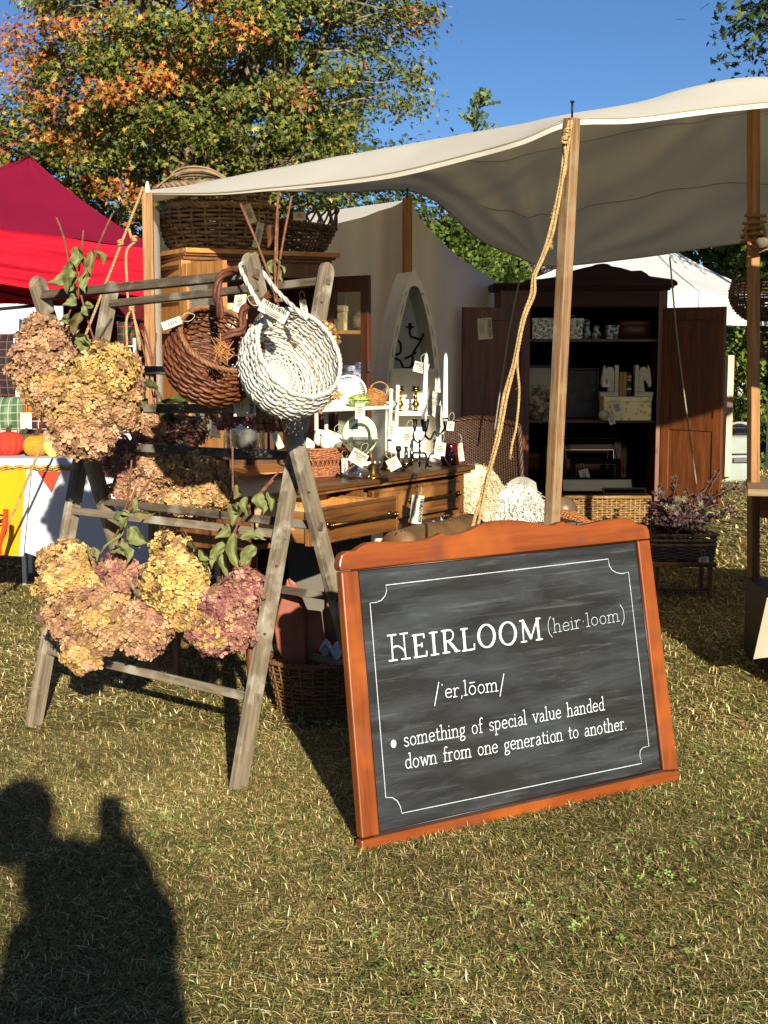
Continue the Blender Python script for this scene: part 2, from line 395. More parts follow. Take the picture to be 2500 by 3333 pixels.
# small clover leaves among the grass
n = 420; yy = 2.6+NR.random(n)*3; cl = NR.normal(size=(n, 2))*.12
cx = np.repeat([[.55, 3.0], [1.0, 3.6], [.1, 2.8], [-.5, 3.6], [1.15, 4.2], [.75, 3.3], [1.5, 4.9]], 60, 0)
pos = np.concatenate([cx+cl, .02+.02*NR.random((n, 1))], 1)
TL = [(0, 0, 0), (.5, .8, .1), (0, 1.1, 0), (-.5, .8, .1)]; tri = []; tf = []
for q in range(3):
    a = q*2.094; b = len(tri)
    tri += [(x*math.cos(a)-y*math.sin(a), x*math.sin(a)+y*math.cos(a), z) for x, y, z in TL]; tf.append((b, b+1, b+2, b+3))
V, F, C = scatter(tri, tf, pos, rotmats(n, np.array([[0, 0, 1.]]), .35), .007*(.6+NR.random(n)), pal(['#7d9a48', '#8fae5a', '#5f7f38'], n))
put('clover', npmesh('clover', V, F, C), GRASS, kind='stuff', label='small pale green clover leaves scattered in the front lawn', cat='clover')

# ------------------------------------------------------------------ trees
MAPLE_V = [(0, 0, 0), (.85, .05, -.05), (.36, .42, .05), (.65, .88, -.04), (.16, .62, .04), (0, 1.18, -.08), (-.16, .62, .04), (-.65, .88, -.04), (-.36, .42, .05), (-.85, .05, -.05)]
MAPLE_F = [(0, 1, 2, 3), (0, 3, 4, 5), (0, 5, 6, 7), (0, 7, 8, 9)]
def limb(m, a, b, r0, r1, wob=.05, n=7, k=6):
    a, b = Vector(a), Vector(b); L = (b-a).length; pts = [a.lerp(b, i/n)+Vector([random.gauss(0, wob*L*math.sin(math.pi*i/n)*.5) for _ in range(3)]) for i in range(n+1)]
    m.tube(cat(pts, 2), lambda t: r0+(r1-r0)*t, k); return pts
def tree(name, label, kind, base, fork, crown, rad, nc, nl, leaf, palf, mat=FOL, group=None, tr=.28, flat=.55, csize=.75, shape=None, limbs=9, hollow=.35):
    base = Vector((base[0], base[1], float(gz(base[1])))); fork = Vector(fork); c = np.array(crown, float); rad = np.array(rad, float)
    t = thing(name, label, kind, base, group)
    cc = []
    while len(cc) < nc:
        p = NR.uniform(-1, 1, 3); q = np.linalg.norm(p)
        if q > 1 or q < hollow and random.random() < .75: continue
        if shape and not shape(p): continue
        cc.append(c+p*rad)
    cc = np.array(cc)
    m = MB(); limb(m, base, fork, tr, tr*.8, .03, 5, 10)
    ends = []
    for i in range(limbs):
        a = 2*math.pi*i/limbs+random.uniform(-.3, .3); e = random.uniform(.15, 1.)
        tip = Vector((c[0]+rad[0]*math.cos(a)*(1-e*.6)*.85, c[1]+rad[1]*math.sin(a)*(1-e*.6)*.85, c[2]+rad[2]*(e*.95-.1)))
        ends.append(limb(m, fork+Vector((0, 0, random.uniform(-1.2, .2))), tip, tr*.42, tr*.08, .09, 9, 7))
    allp = [p for e in ends for p in e[2:]]; A = np.array([p[:] for p in allp])
    put('trunk', m, BARK, t)
    m2 = MB()
    for p in cc:
        d = np.linalg.norm(A-p, axis=1)+np.maximum(0, A[:, 2]-p[2])*1.5; j = int(np.argmin(d))
        limb(m2, allp[j], Vector(p), tr*.09, tr*.02, .1, 4, 4)
    put('branch', m2, BARK, t, kind='stuff')
    N = nc*nl; idx = np.repeat(np.arange(nc), nl); sz = csize*(.6+.7*NR.random(nc))[idx]
    g = NR.normal(size=(N, 3))*.5; pos = cc[idx]+g*sz[:, None]*np.array([1, 1, flat])
    out = (pos-c); out /= np.linalg.norm(out, axis=1)[:, None]+1e-6
    V, F, C = scatter(MAPLE_V if leaf > .05 else [(-.5, 0, 0), (.5, 0, .1), (.3, 1, 0), (-.3, 1, .1)], MAPLE_F if leaf > .05 else [(0, 1, 2, 3)], pos, rotmats(N, out*.6+np.array([0, -.2, .7]), .8), leaf*(.6+.8*NR.random(N)), palf(pos, idx, nc))
    put('crown', npmesh(name, V, F, C), mat, t, kind='stuff')
    return t
G_ = ['#566628', '#66722e', '#7a8038', '#4a5a24', '#85853e', '#3f4f20']; O_ = ['#c0703a', '#cc8444', '#b45c30', '#c49548', '#a04a28', '#b8803c']; Yw = ['#9a8f3a', '#b09a40', '#80823a']
def maple_pal(pos, idx, nc):
    N = len(pos); cx = np.zeros(nc); cnt = np.bincount(idx, minlength=nc); 
    mx = np.bincount(idx, pos[:, 0], nc)/cnt; mz = np.bincount(idx, pos[:, 2], nc)/cnt
    pr = np.clip(.52-(mx+6.1)/3.6*.42, .03, .8)*np.where(mz < 4.6, .8, 1); pr = np.where((mx > .3) & (np.sin(mz*2+mx) > .3), .35, pr)
    o = (NR.random(nc) < pr)[idx]; mixed = NR.random(N)
    A = pal(O_, N); B = pal(G_, N); Y = pal(Yw, N)
    out = np.where(((o & (mixed < .78)) | (~o & (mixed < .035)))[:, None], A, B)
    return np.where(((mixed > .80) & (mixed < .93) )[:, None], Y, out)
tree('maple_tree', 'big maple turning orange on its left half, rising behind the stalls', 'tree', (-3.5, 26, 0), (-3.4, 26, 3.3), (-3.05, 26, 7.3), (4.0, 3.6, 4.0), 560, 170, .062, maple_pal, tr=.36, flat=.55, csize=.50, limbs=24, shape=lambda p: not (p[0] < -.55 and p[2] > .15 and math.sin(p[0]*31)*math.cos(p[2]*23) > -.2), hollow=.45)
def pal_(cols): return lambda pos, idx, nc: pal(cols, len(pos), jit=.2)
tree('broadleaf_tree', 'low green and orange tree behind the red tent at the left edge', 'tree', (-7.5, 30, 0), (-7.4, 30, 2.5), (-7.2, 30, 4.8), (2.6, 2.4, 2.0), 170, 90, .085, pal_(G_+G_+O_[:3]+Yw), tr=.25, csize=.7, limbs=8)
tree('broadleaf_tree', 'dark green tree in the far background between maple trunk and canopy', 'tree', (-2.5, 38, 0), (-2.5, 38, 2.), (-2.2, 38, 4.4), (6.5, 2.5, 2.6), 260, 80, .11, pal_(G_[:1]+G_[3:4]+G_[5:]+['#4a3f20']), tr=.25, csize=.9, limbs=9)
tree('maple_tree', 'dark green maple whose leafy boughs hang in from the top right corner', 'tree', (5.6, 14, 0), (5.6, 14, 3), (5.05, 14, 4.75), (1.6, 1.5, 1.5), 120, 90, .055, pal_(['#2c3a18', '#374a1e', '#243014', '#556428']), tr=.2, csize=.45, limbs=8)
def conifer(name, label, base, h, r, cols, n=9000, leaf=.09, group=None, kind='tree'):
    base = (base[0], base[1], float(gz(base[1]))); t = thing(name, label, kind, base, group); b = Vector(base)
    m = MB(); m.tube([b, b+Vector((0, 0, h*.95))], lambda q: .09*(1-q)+.01, 7); put('trunk', m, BARK, t)
    nc = n//26; u = NR.random(nc)**.8; a = NR.random(nc)*6.283
    rr = r*(1-u)**.55*(.75+.3*NR.random(nc)); cc = np.stack([b.x+rr*np.cos(a), b.y+rr*np.sin(a), b.z+.15+u*h*.98], 1)
    idx = np.repeat(np.arange(nc), 26); N = len(idx); o = np.stack([np.cos(a), np.sin(a), .6+0*a], 1)[idx]
    pos = cc[idx]+o*NR.random((N, 1))*.28+NR.normal(size=(N, 3))*.075
    fan = [(-.2, 0, 0), (.2, 0, 0), (.38, .9, .08), (-.3, 1, 0)]
    rm = rotmats(N, o, 1.0); 
    y = o+NR.normal(size=(N, 3))*.45; y /= np.linalg.norm(y, axis=1)[:, None]; x = np.cross(y, NR.normal(size=(N, 3))); x /= np.linalg.norm(x, axis=1)[:, None]; z = np.cross(x, y)
    V, F, C = scatter(fan, [(0, 1, 2, 3)], pos, np.stack([x, y, z], 2), leaf*(.6+.9*NR.random(N)), pal(cols, N, jit=.22))
    put('foliage', npmesh(name, V, F, C), FOL, t, kind='stuff'); return t
AV = ['#52662a', '#667a34', '#7d8e40', '#3e5024', '#5c6c30']
for i, (x, y, h, r, lb) in enumerate([(1.35, 24, 3.7, .9, 'slim yellow-green arborvitae rising behind the small back tent pole'), (2.05, 25, 3.3, .9, 'shorter arborvitae just left of the purple-leaved tree'),
        (4.75, 20.5, 4.6, 1.1, 'arborvitae of the right hedge, behind the white marquee roof'), (5.6, 19.5, 4.4, 1.2, 'bright arborvitae behind the two visitors at the right edge'), (6.6, 19.5, 4.6, 1.2, 'arborvitae farthest right in the hedge, past the right pole'), (3.6, 21.5, 3.6, 1.1, 'arborvitae hidden low behind the dark armoire')]):
    conifer('arborvitae', lb, (x, y, 0), h, r, AV, 20000 if i != 5 else 6000, .075, 'arborvitae trees behind the stalls')
conifer('pine_tree', 'far pine tip poking above the canopy edge against the sky', (2.35, 36, 0), 8.15, .5, ['#6a7c50', '#7a8a5a'], 2500, .12)
tree('plum_tree', 'purple-brown leaved tree showing under the canopy by the armoire', 'tree', (3.1, 27, 0), (3.1, 27, 1.8), (3.0, 27, 3.4), (1.5, 1.3, 1.3), 70, 60, .07, pal_(['#3a2420', '#4a2f26', '#2a1c1a', '#5a3a2c']), tr=.12, csize=.5, limbs=6)

n = 70; yy = 2.7+NR.random(n)*4; xx = (NR.random(n)*2-1)*yy*.3
V, F, C = scatter(MAPLE_V, MAPLE_F, np.stack([xx, yy, .03+.012*NR.random(n)], 1), rotmats(n, np.array([[0, 0, 1.]]), .3), .011*(.5+NR.random(n)), pal(['#8a5a34', '#a07840', '#6e4628', '#9a8450'], n))
put('fallen_leaves', npmesh('fallen_leaves', V, F, C), GRASS, kind='stuff', label='small brown fallen leaf bits scattered over the front lawn', cat='fallen leaves')

n = 26000; cx = NR.uniform(-75, 75, 700); cy = 62+NR.random(700)*14+.004*cx**2; cz = NR.random(700)**.7*4.4*(.7+.3*np.sin(cx*.5)*np.cos(cx*.21)); idx = NR.integers(0, 700, n)
pos = np.stack([cx[idx], cy[idx], cz[idx]], 1)+NR.normal(size=(n, 3))*np.array([1.1, .8, .7]); pos[:, 2] = np.abs(pos[:, 2])-.6
V, F, C = scatter(MAPLE_V, MAPLE_F, pos, rotmats(n, np.array([[0, -.5, .7]]), .8), .30*(.6+.8*NR.random(n)), pal(G_+G_+O_[:2]+Yw[:1], n, jit=.2))
put('far_woods', npmesh('far_woods', V, F, C), FOL, kind='stuff', label='distant mixed autumn woods closing the field beyond the stalls', cat='woods')
# ------------------------------------------------------------------ ropes
def rope_mb(path, r=.008, strands=3, pitch=6.5, m=None, sub=6, fray=False):
    m = m or MB(); c = cat(path, sub) if sub else [Vector(p) for p in path]
    # resample evenly
    ln = [0]
    for a, b in zip(c, c[1:]): ln.append(ln[-1]+(b-a).length)
    step = r*1.1; N = max(4, int(ln[-1]/step)); out = []; j = 0
    for i in range(N+1):
        s = ln[-1]*i/N
        while j < len(ln)-2 and ln[j+1] < s: j += 1
        out.append(c[j].lerp(c[j+1], (s-ln[j])/max(1e-9, ln[j+1]-ln[j])))
    u = None; tg = None; fr = []
    for i, p in enumerate(out):
        t = (out[min(N, i+1)]-out[max(0, i-1)]).normalized()
        if u is None: u = t.orthogonal().normalized()
        else: u = tg.rotation_difference(t)@u; u = (u-t*u.dot(t)).normalized()
        tg = t; fr.append((p, u.copy(), t.cross(u)))
    for k in range(strands):
        ph = 2*math.pi*k/strands
        pts = [p+(u*math.cos(ph+i*step/r/pitch*6.283)+w*math.sin(ph+i*step/r/pitch*6.283))*r*.52 for i, (p, u, w) in enumerate(fr)]
        m.tube(pts, r*.55, 5)
    for i in range(int(N*.12)):
        p, u, w = random.choice(fr); a = random.random()*6.283; d = u*math.cos(a)+w*math.sin(a)
        q = p+d*r; m.tube([q, q+d*r*random.uniform(.5, 1.6)+Vector((random.gauss(0, r*.6), 0, random.gauss(0, r*.6)))], .0004, 3)
    if fray:
        p = out[-1]
        for i in range(30): m.tube([p, p+Vector((random.gauss(0, r*.8), random.gauss(0, r*.8), -random.uniform(1, 4)*r))], .0007, 3)
    return m
def knot(m, c, r=.008, s=1.6):
    c = Vector(c)
    for k in range(3):
        a0 = random.random()*6; R_ = r*s
        rope_mb([c+Vector((math.cos(a)*R_, math.sin(a)*R_, r*1.3*(k-1)+math.sin(a+a0)*r*.5)) for a in [i*.7 for i in range(10)]], r*.85, m=m, sub=3)
# ------------------------------------------------------------------ poles
A_ = P(480, 628, 6.05); B_ = P(1862, 385, 4.65); C_ = P(2453, 330, 6.02)
def pole(label, a, b, w, yaw, mat):
    t = thing('tent_pole', label, 'pole', Vector(a), 'timber poles holding up the canvas fly')
    bar('post', a, b, w, w, mat, t, side=(math.cos(R(yaw)), math.sin(R(yaw)), 0), bevel=.002)
    m = MB(); m.tube([Vector(b), Vector(b)+Vector((0, 0, .055))], .0035, 8); m.tube([Vector(b)+Vector((0, 0, .05)), Vector(b)+Vector((0, 0, .056))], .007, 8); put('pin', m, IRON, t)
    return t
pl = Vector((A_.x, A_.y, 0))
pole('honey pine tent pole at the left canvas corner, in front of the pine cabinet', (A_.x-.005, 6.05, 0), A_, .045, 4, POLE)
pole('rough weathered timber pole standing right behind the chalkboard', Gd(1764, 2349), B_, .041, 38, POLE_G)
pr = Gd(2452, 2100)
pole('brown tent pole at the right edge carrying the canvas peak', pr, Vector((C_.x, C_.y, C_.z-.02)), .042, 14, POLE)
bk = P(1326, 645, 8.05)
pole('short far pole holding the tip of the rear canvas wall', (bk.x, bk.y, 0), bk, .05, 8, POLE)
# ------------------------------------------------------------------ canvas fly
TAB = [(0, (480, 628, 6.05), (486, 620, 6.15), (488, 634, 6.4)), (.1, (700, 627, 5.82), (700, 586, 6.9), (700, 625, 7.3)), (.2, (886, 610, 5.6), (884, 549, 7.5), (870, 622, 8.0)), (.3, (1100, 588, 5.37), (1095, 511, 7.8), (1100, 624, 8.2)),
    (.4, (1300, 557, 5.15), (1300, 474, 7.9), (1370, 629, 8.35)), (.5, (1553, 494, 4.9), (1560, 428, 7.9), (1560, 778, 8.5)), (.58, (1705, 450, 4.75), (1705, 401, 7.8), (1680, 832, 8.55)), (.64, (1862, 390, 4.65), (1850, 371, 7.75), (1790, 866, 8.6)),
    (.72, (2080, 380, 4.7), (2080, 332, 7.65), (2080, 838, 8.6)), (.85, (2455, 335, 4.75), (2455, 250, 7.5), (2440, 788, 8.6)), (1.0, (3300, 262, 4.75), (3000, 300, 7.4), (3000, 740, 8.6)), (1.2, (4500, 150, 4.7), (3900, 400, 7.2), (3900, 700, 8.6))]
CUR = [cat([P(*r[k]) for r in TAB], 8) for k in (1, 2, 3)]
def curve(k, u):
    u *= 1.2
    for i in range(len(TAB)-1):
        if u <= TAB[i+1][0] or i == len(TAB)-2: q = i+(u-TAB[i][0])/(TAB[i+1][0]-TAB[i][0]); break
    q = max(0, min(len(TAB)-1, q))*8; i = min(len(CUR[k])-2, int(q)); return CUR[k][i].lerp(CUR[k][i+1], q-i)
def roofp(u, v):
    a, b = curve(0, u), curve(1, u); k = min(1, .5/max(.1, b.y-a.y)); o = Vector((0, 0, CH)); c = o+(b-o)*((a.y+.5)/b.y) if b.y > a.y+.5 else b   # crest of the taut front edge
    v2 = min(1, v/.4); p = a.lerp(c, v2) if v <= .4 else c.lerp(b, (v-.4)/.6); p.z -= 0 if v <= .4 else .05*math.sin(math.pi*(v-.4)/.6)+.012*(v-.4); p.z += .006*noise.noise(Vector((u*18, v*2, 3)))*math.sin(math.pi*v)
    return p
def flyp(u, v):
    a, b = curve(1, u), curve(2, u); p = a.lerp(b, v); s = 4*v*(1-v); d_ = Vector((0, -1, -.6)).normalized(); amt = 0
    for (cu, cv, sg) in ((.708, 0, 1), (.533, 1, 1)):
        d = math.hypot((u-cu)*4.2, v-cv); ang = math.atan2(abs(v-cv), (u-cu)*4.2); amt += .048*math.sin(ang*13+1)*math.exp(-d*1.1)*min(1, d*3)
    amt += .030*noise.noise(Vector((u*8, v*1.6, 1)))+.016*noise.noise(Vector((u*30+v*9, v*1.2, 4)))+.05*(1 if u > .3 else u/.3)
    return p+d_*amt*s
fly = thing('canvas_fly', 'large cream canvas awning stretched over the timber poles', 'awning', B_)
m = MB(); m.grid(roofp, 150, 21); put('roof_panel', m, CANVAS, fly)
m = MB(); m.grid(flyp, 150, 46); put('rear_panel', m, CANVAS, fly)
SEAM = cloth('canvas_seam', '#a39a80', trans=.1)
for v_, u0 in ((.22, .36), (.62, .42)):
    m = MB(); m.tube([flyp(u0+(.9-u0)*i/60, v_+.025*math.sin(i*.2)-.1*i/60)+Vector((0, -.006, 0)) for i in range(61)], .0035, 4, flat=.5); put('seam', m, SEAM, fly)
m = MB(); m.tube([flyp(i/110, .998) for i in range(111)], .006, 5); put('hem_cord', m, SEAM, fly)
m = MB(); m.tube([roofp(i/110, 0) for i in range(111)], .003, 5); put('front_hem', m, SEAM, fly)
def lip(u, v):
    p = roofp(u, 0); p.z -= .014*v*(.4+min(1, u*3)); p.y += .004*v; return p
m = MB(); m.grid(lip, 160, 3); put('front_lip', m, CANVAS, fly)
m = MB(); m.lathe([(.016, -.01), (.012, .02), (.006, .045), (.002, .055)], 8, T(*(A_+Vector((0, 0, .0))))); put('corner_boot', m, CANVAS, fly)
# rear canvas tent: wall and lit top strip
rt = thing('canvas_tent', 'small cream canvas tent hung behind the dresser, peaked at its pole', 'tent', (bk.x, 8.15, 0))
topc = cat([P(930, 760, 7.9), P(1040, 738, 7.98), P(1200, 702, 8.05), P(1326, 655, 8.11), P(1375, 720, 8.15), P(1450, 800, 8.6), P(1540, 868, 9.1), P(1620, 915, 9.6), P(1720, 940, 10.)], 8)
def wallp(u, v):
    q = u*(len(topc)-1); i = min(len(topc)-2, int(q)); t = topc[i].lerp(topc[i+1], q-i); b = Vector((t.x*1.03, t.y+.15, 0.0))
    p = t.lerp(b, v); pin = math.exp(-((p.x-bk.x)/.25)**2)
    p.y += .035*math.sin(p.x*9+v*2)*v+.02*noise.noise(Vector((p.x*5, 0, v*1.5)))+.07*pin*math.sin(p.x*34)*(1-v)+.02*math.sin(p.x*17+v*5)
    return p
m = MB(); m.grid(wallp, 90, 24); put('wall_panel', m, CANVAS, rt)
def rs(u, v):
    a = P(1000, 752, 8.9).lerp(P(1322, 676, 8.9), u); b = P(1000, 696, 9.9).lerp(P(1330, 650, 9.6), u); p = a.lerp(b, v); p.z -= .02*math.sin(math.pi*u)*(1-v); return p
m = MB(); m.grid(rs, 20, 6); put('roof_panel', m, CANVAS, rt)
m = MB(); m.grid(lambda u, v: (-1.055+.03*math.sin(u*9)-.05*u, 6.15+1.3*u, (1-v)*(1.95-.05*u)), 16, 16)
put('canvas_curtain', m, CANVAS, label='narrow strip of cream canvas wall between left pole and wicker basket', cat='canvas curtain')
# ------------------------------------------------------------------ guy ropes
def rope_thing(label, paths, r=.008, knots=(), group=None, mat=None, fray=()):
    t = thing('guy_rope', label, 'rope', Vector(paths[0][0]), group)
    for i, pth in enumerate(paths): put('strand', rope_mb(pth, r if not isinstance(r, (list, tuple)) else r[i], fray=i in fray), mat or ROPE, t)
    if knots:
        m = MB()
        for k in knots: knot(m, k, r if not isinstance(r, (list, tuple)) else r[0])
        put('knot', m, mat or ROPE, t, kind='stuff' if len(knots) > 1 else None)
    return t
g0 = Gd(-108, 2030)
a0 = Vector((A_.x-.01, 6.0, A_.z+.02))
def ln(a, b, t, dz=0, dx=0): p = Vector(a).lerp(Vector(b), t); p.z += dz; p.x += dx; return p
rope_thing('tan guy rope slanting down left from the left pole, orange flag near its foot', [[a0, ln(a0, g0, .1, -.01), ln(a0, g0, .35, -.025), ln(a0, g0, .65, -.025), g0]], .0065, knots=[ln(a0, g0, .115)])
fl = ln(a0, g0, .735, -.02); m = MB()
m.grid(lambda u, v: (fl.x-.012-.04*v*.9+.03*(u-.5)*(1-.3*v)+.006*math.sin(v*6), fl.y-.012+.012*math.sin(u*5), fl.z+.06-.22*v), 5, 10)
put('orange_flag', m, cloth('orange_flag_cloth', '#e2481c', trans=.2), label='small orange cloth flag tied on the slanting guy rope at left', cat='flag')
p0 = P(432, 640, 6.0)
rope_thing('knotted rope hanging straight down beside the left pole in two loops', [
    [P(420, 745, 5.98), P(428, 775, 5.97), P(440, 785, 5.96), P(415, 810, 5.97), P(410, 850, 5.97), P(414, 930, 5.97), P(418, 985, 5.97), P(428, 1003, 5.96), P(412, 1040, 5.97), P(413, 1110, 5.97), P(415, 1150, 5.97)],
    [P(430, 1005, 5.97), P(438, 1040, 5.95), P(452, 1090, 5.95), P(455, 1140, 5.96), P(448, 1100, 5.93), P(440, 1050, 5.93), P(432, 1010, 5.96)]], .006, knots=[P(437, 778, 5.96), P(429, 1005, 5.96)])
gB = Gd(1350, 2500); bt = Vector(B_)+Vector((-.012, -.035, .02))
pxs = [(1853, 392), (1838, 480), (1829, 560), (1815, 640), (1788, 760), (1762, 840), (1736, 900), (1728, 960), (1700, 1040), (1672, 1180), (1640, 1290), (1618, 1420), (1588, 1540), (1560, 1640), (1532, 1740)]
def bY(y): return 4.60-.42*(y-392)/(2500-392)
pb = [P(x, y, bY(y)) for x, y in pxs]
rope_thing('thick doubled manila rope running down from the middle pole behind the chalkboard', [
    pb+[gB], [p+Vector((.007+.003*math.sin(i*2), -.010, .0)) for i, p in enumerate(pb[:-1])]+[gB+Vector((.05, 0, 0))],
    [P(1838, 470, 4.57), P(1842, 540, 4.56), P(1830, 590, 4.56), P(1798, 700, 4.55), P(1790, 770, 4.55), P(1795, 792, 4.55)],
    [P(1686, 1120, 4.45), P(1684, 1190, 4.45), P(1690, 1280, 4.45), P(1680, 1390, 4.45), P(1668, 1440, 4.45), P(1662, 1480, 4.45)]], [.0058, .0052, .0055, .0045], knots=[P(1846, 430, 4.56), P(1838, 455, 4.56)], fray=(2, 3))
CORD = plain('grey_cord', '#8d8474', '#6a6254', .9, scale=90)
for lb, a, b in (('thin grey cord hanging before the left armoire door', P(1700, 870, 7.9), P(1610, 1400, 7.9)), ('thin pale cord slanting down in front of the right armoire door', P(2180, 835, 8.05), P(2267, 1575, 8.2))):
    m = MB(); mid = Vector(a).lerp(Vector(b), .4); mid.x -= .012; m.tube(cat([a, mid, b], 14), .0045, 6)
    put('thin_cord', m, CORD, label=lb, cat='cord', group='thin cords of the fly in front of the armoire')
w = thing('rope_lashing', 'rope wound round the right pole with a dark log end tied in it', 'rope', P(2455, 740, 5.9))
m = MB()
cx = P(2458, 740, 6.02)
for k in range(5):
    z = P(2458, 702+k*22, 6.02).z; rr = .036+.004*(k % 2)
    rope_mb([Vector((cx.x+rr*1.15*math.cos(a)-.004*k, cx.y+rr*math.sin(a), z+.005*math.sin(a*1+k))) for a in [i*.45 for i in range(15)]], .0075, m=m, sub=2)
rope_mb([P(2430, 735, 5.96), P(2425, 760, 5.95), P(2436, 790, 5.94), P(2462, 812, 5.94)], .007, m=m)
rope_mb([P(2480, 725, 5.96), P(2490, 750, 5.95), P(2488, 790, 5.94), P(2495, 812, 5.93)], .007, m=m)
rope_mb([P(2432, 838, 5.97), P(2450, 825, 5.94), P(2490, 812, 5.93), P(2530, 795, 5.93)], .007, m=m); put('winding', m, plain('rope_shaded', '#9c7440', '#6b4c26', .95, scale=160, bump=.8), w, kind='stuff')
lg = thing('hanging_branch', 'dark crossbar log lashed beside the right pole, baskets hang from it', 'log', P(2480, 790, 5.9))
m = MB(); m.tube(cat([P(2476, 790, 5.86), P(2540, 792, 6.1), P(2700, 800, 6.8)], 4), .022, 10); put('log', m, BARK, lg)

# ------------------------------------------------------------------ weathered X-frame ladder rack
fAR = Gd(757, 2570); fAL = Gd(120, 2375); tAR = P(1052, 858, 4.75); tAL = P(378, 918, 5.35)
fBR = P(1192, 2300, 4.86); fBR.z = 0; fBL = P(505, 2160, 5.45); fBL.z = 0; tBR = P(812, 826, 3.95); tBL = P(112, 903, 4.55)
RK = thing('ladder_rack', 'weathered grey crossed-leg wooden drying rack standing on the grass', 'drying rack', (fAR+fBL)/2)
acr = (fAR-fAL).normalized()
legs = {}
for nm, a, b, off in (('AR', fAR, tAR, .022), ('AL', fAL, tAL, -.022), ('BR', fBR, tBR, -.006), ('BL', fBL, tBL, .006)):
    o = acr*off; bar('leg', a+o, b+o, .060, .024, WEATHER, RK, side=Vector((b.y-a.y, 0, 0)).cross(Vector((0, 0, 1)))*-1 if False else (b-a).cross(acr), round_top=True, bevel=.003); legs[nm] = (a+o, b+o)
def rungf(L, Rr, y1, y2, name='rung', mat=WEATHER_D, w=.028, d=.02, ex=.03):
    a = along(legs[L][0], legs[L][1], y1); b = along(legs[Rr][0], legs[Rr][1], y2); e = (b-a).normalized()*ex
    return bar(name, a-e*.6, b+e*.6, w, d, mat, RK, side=(0, .3, 1), bevel=.002), a, b
RUNG = {}
for k, (y1, y2) in enumerate([(2115, 2272), (1662, 1740), (1450, 1484), (1203, 1212), (990, 915)]): RUNG['A%d' % k] = rungf('AL', 'AR', y1, y2, mat=WEATHER_D if k > 1 else WEATHER)[1:]
for k, (y1, y2) in enumerate([(2010, 2165), (1840, 1945), (1632, 1712), (1330, 1330), (962, 893)]): RUNG['B%d' % k] = rungf('BL', 'BR', y1, y2, mat=WEATHER_D if k else WEATHER)[1:]
m = MB()
for nm, ys in (('AR', (985, 1370, 1840, 2060)), ('BR', (900, 945, 1370, 1600, 1935))):
    for y in ys:
        p = along(legs[nm][0], legs[nm][1], y); m.ball(p+Vector((0, -.018 if nm == 'AR' else -.02, .0)), .007, 8, sq=.6)
put('bolt', m, plain('rusty_bolt', '#3a2c20', '#5a4632', .7, .5, 60), RK, kind='stuff')
# ------------------------------------------------------------------ white pop-up marquee behind the armoire
WT = cloth('white_marquee_cloth', '#e6e7e6', '#dcdddd', trans=.35, fold=2)
def popup(name, label, N, a, b, he, hp, val, mats, legm, peak=None, group=None, nsag=.06):
    """square pop-up tent, corner N, edge vectors a and b (with length), eaves he, peak hp"""
    N = Vector(N); a = Vector(a); b = Vector(b); cs = [N, N+a, N+a+b, N+b]; c = peak or (N+(a+b)/2); pk = Vector((c.x, c.y, hp)); t = thing(name, label, 'marquee', (N.x, N.y, 0), group)
    for i in range(4):
        p, q = cs[i].copy(), cs[(i+1) % 4].copy(); p.z = q.z = he
        def f(u, v):
            e = p.lerp(q, u); r = e.lerp(pk, v); r.z -= nsag*math.sin(math.pi*v)+.02*math.sin(math.pi*u)*(1-v); r.z += .012*noise.noise(Vector((u*3+i, v*2, i)))*(1-v)*math.sin(math.pi*u); return r
        m = MB(); m.grid(f, 22, 18); put('roof_panel', m, mats[0], t)
        out = (p+q)/2-Vector((c.x, c.y, he)); out.z = 0; out.normalize()
        def g(u, v):
            r = p.lerp(q, u)+out*.01; r.z = he-.02*math.sin(math.pi*u)-val*v; r += out*(.012*math.sin(u*26+i)*v+.01*noise.noise(Vector((u*4, v*9, i)))); return r
        m = MB(); m.grid(g, 40, 8); put('valance', m, mats[1], t)
        bar('frame_leg', (cs[i].x, cs[i].y, float(gz(cs[i].y))), (cs[i].x, cs[i].y, he), .035, .035, legm, t)
    for i in range(4):
        p = cs[i].copy(); p.z = he+.008; m = MB(); m.tube([p.lerp(pk+Vector((0, 0, .008)), j/8)-Vector((0, 0, nsag*math.sin(math.pi*j/8))) for j in range(9)], .008, 5); put('hip_seam', m, mats[0], t)
    return t
STEEL = plain('white_steel', '#cfd0d0', rough=.4)
popup('white_marquee', 'white pop-up marquee seen behind the dark armoire', (3.44, 15, 0), (1.40, 2.19, 0), (-2.19, 1.40, 0), 1.88, 2.70, .33, (WT, WT), STEEL)
# ------------------------------------------------------------------ chalkboard
BL = Gd(1181, 2775); BR = Gd(2206, 2548); bu = (BR-BL).normalized(); bn = Vector((-bu.y, bu.x, 0)); tl = R(8.5)
bv = Vector((0, 0, 1))*math.cos(tl)+bn*math.sin(tl); bw = bu.cross(bv)      # bw faces the viewer
BM = frame(BL, bu, bv)
def bl(x, y, zoomed=True):
    """zoom-image pixel -> board-local xy"""
    if zoomed: x, y = 1050+x/1.3825, 1650+y/1.3825
    h = hit(x, y, BL, bw)-BL; return (h.dot(bu), h.dot(bv))
CB = thing('chalkboard', 'large chalkboard sign in an orange-brown scalloped wood frame leaning in the grass', 'chalkboard', BM)
CHERRY = wood('cherry_frame', '#84400f', '#642e0b', axis='X', scale=13, rough=.36, bump=.10, stretch=16, wear=('#8e4814', 3), dirt=('#5e3222', 4.5))
CHERRY_Y = wood('cherry_frame_upright', '#84400f', '#642e0b', axis='Y', scale=13, rough=.36, bump=.10, stretch=16, wear=('#8e4814', 3), dirt=('#6a3a26', 5))
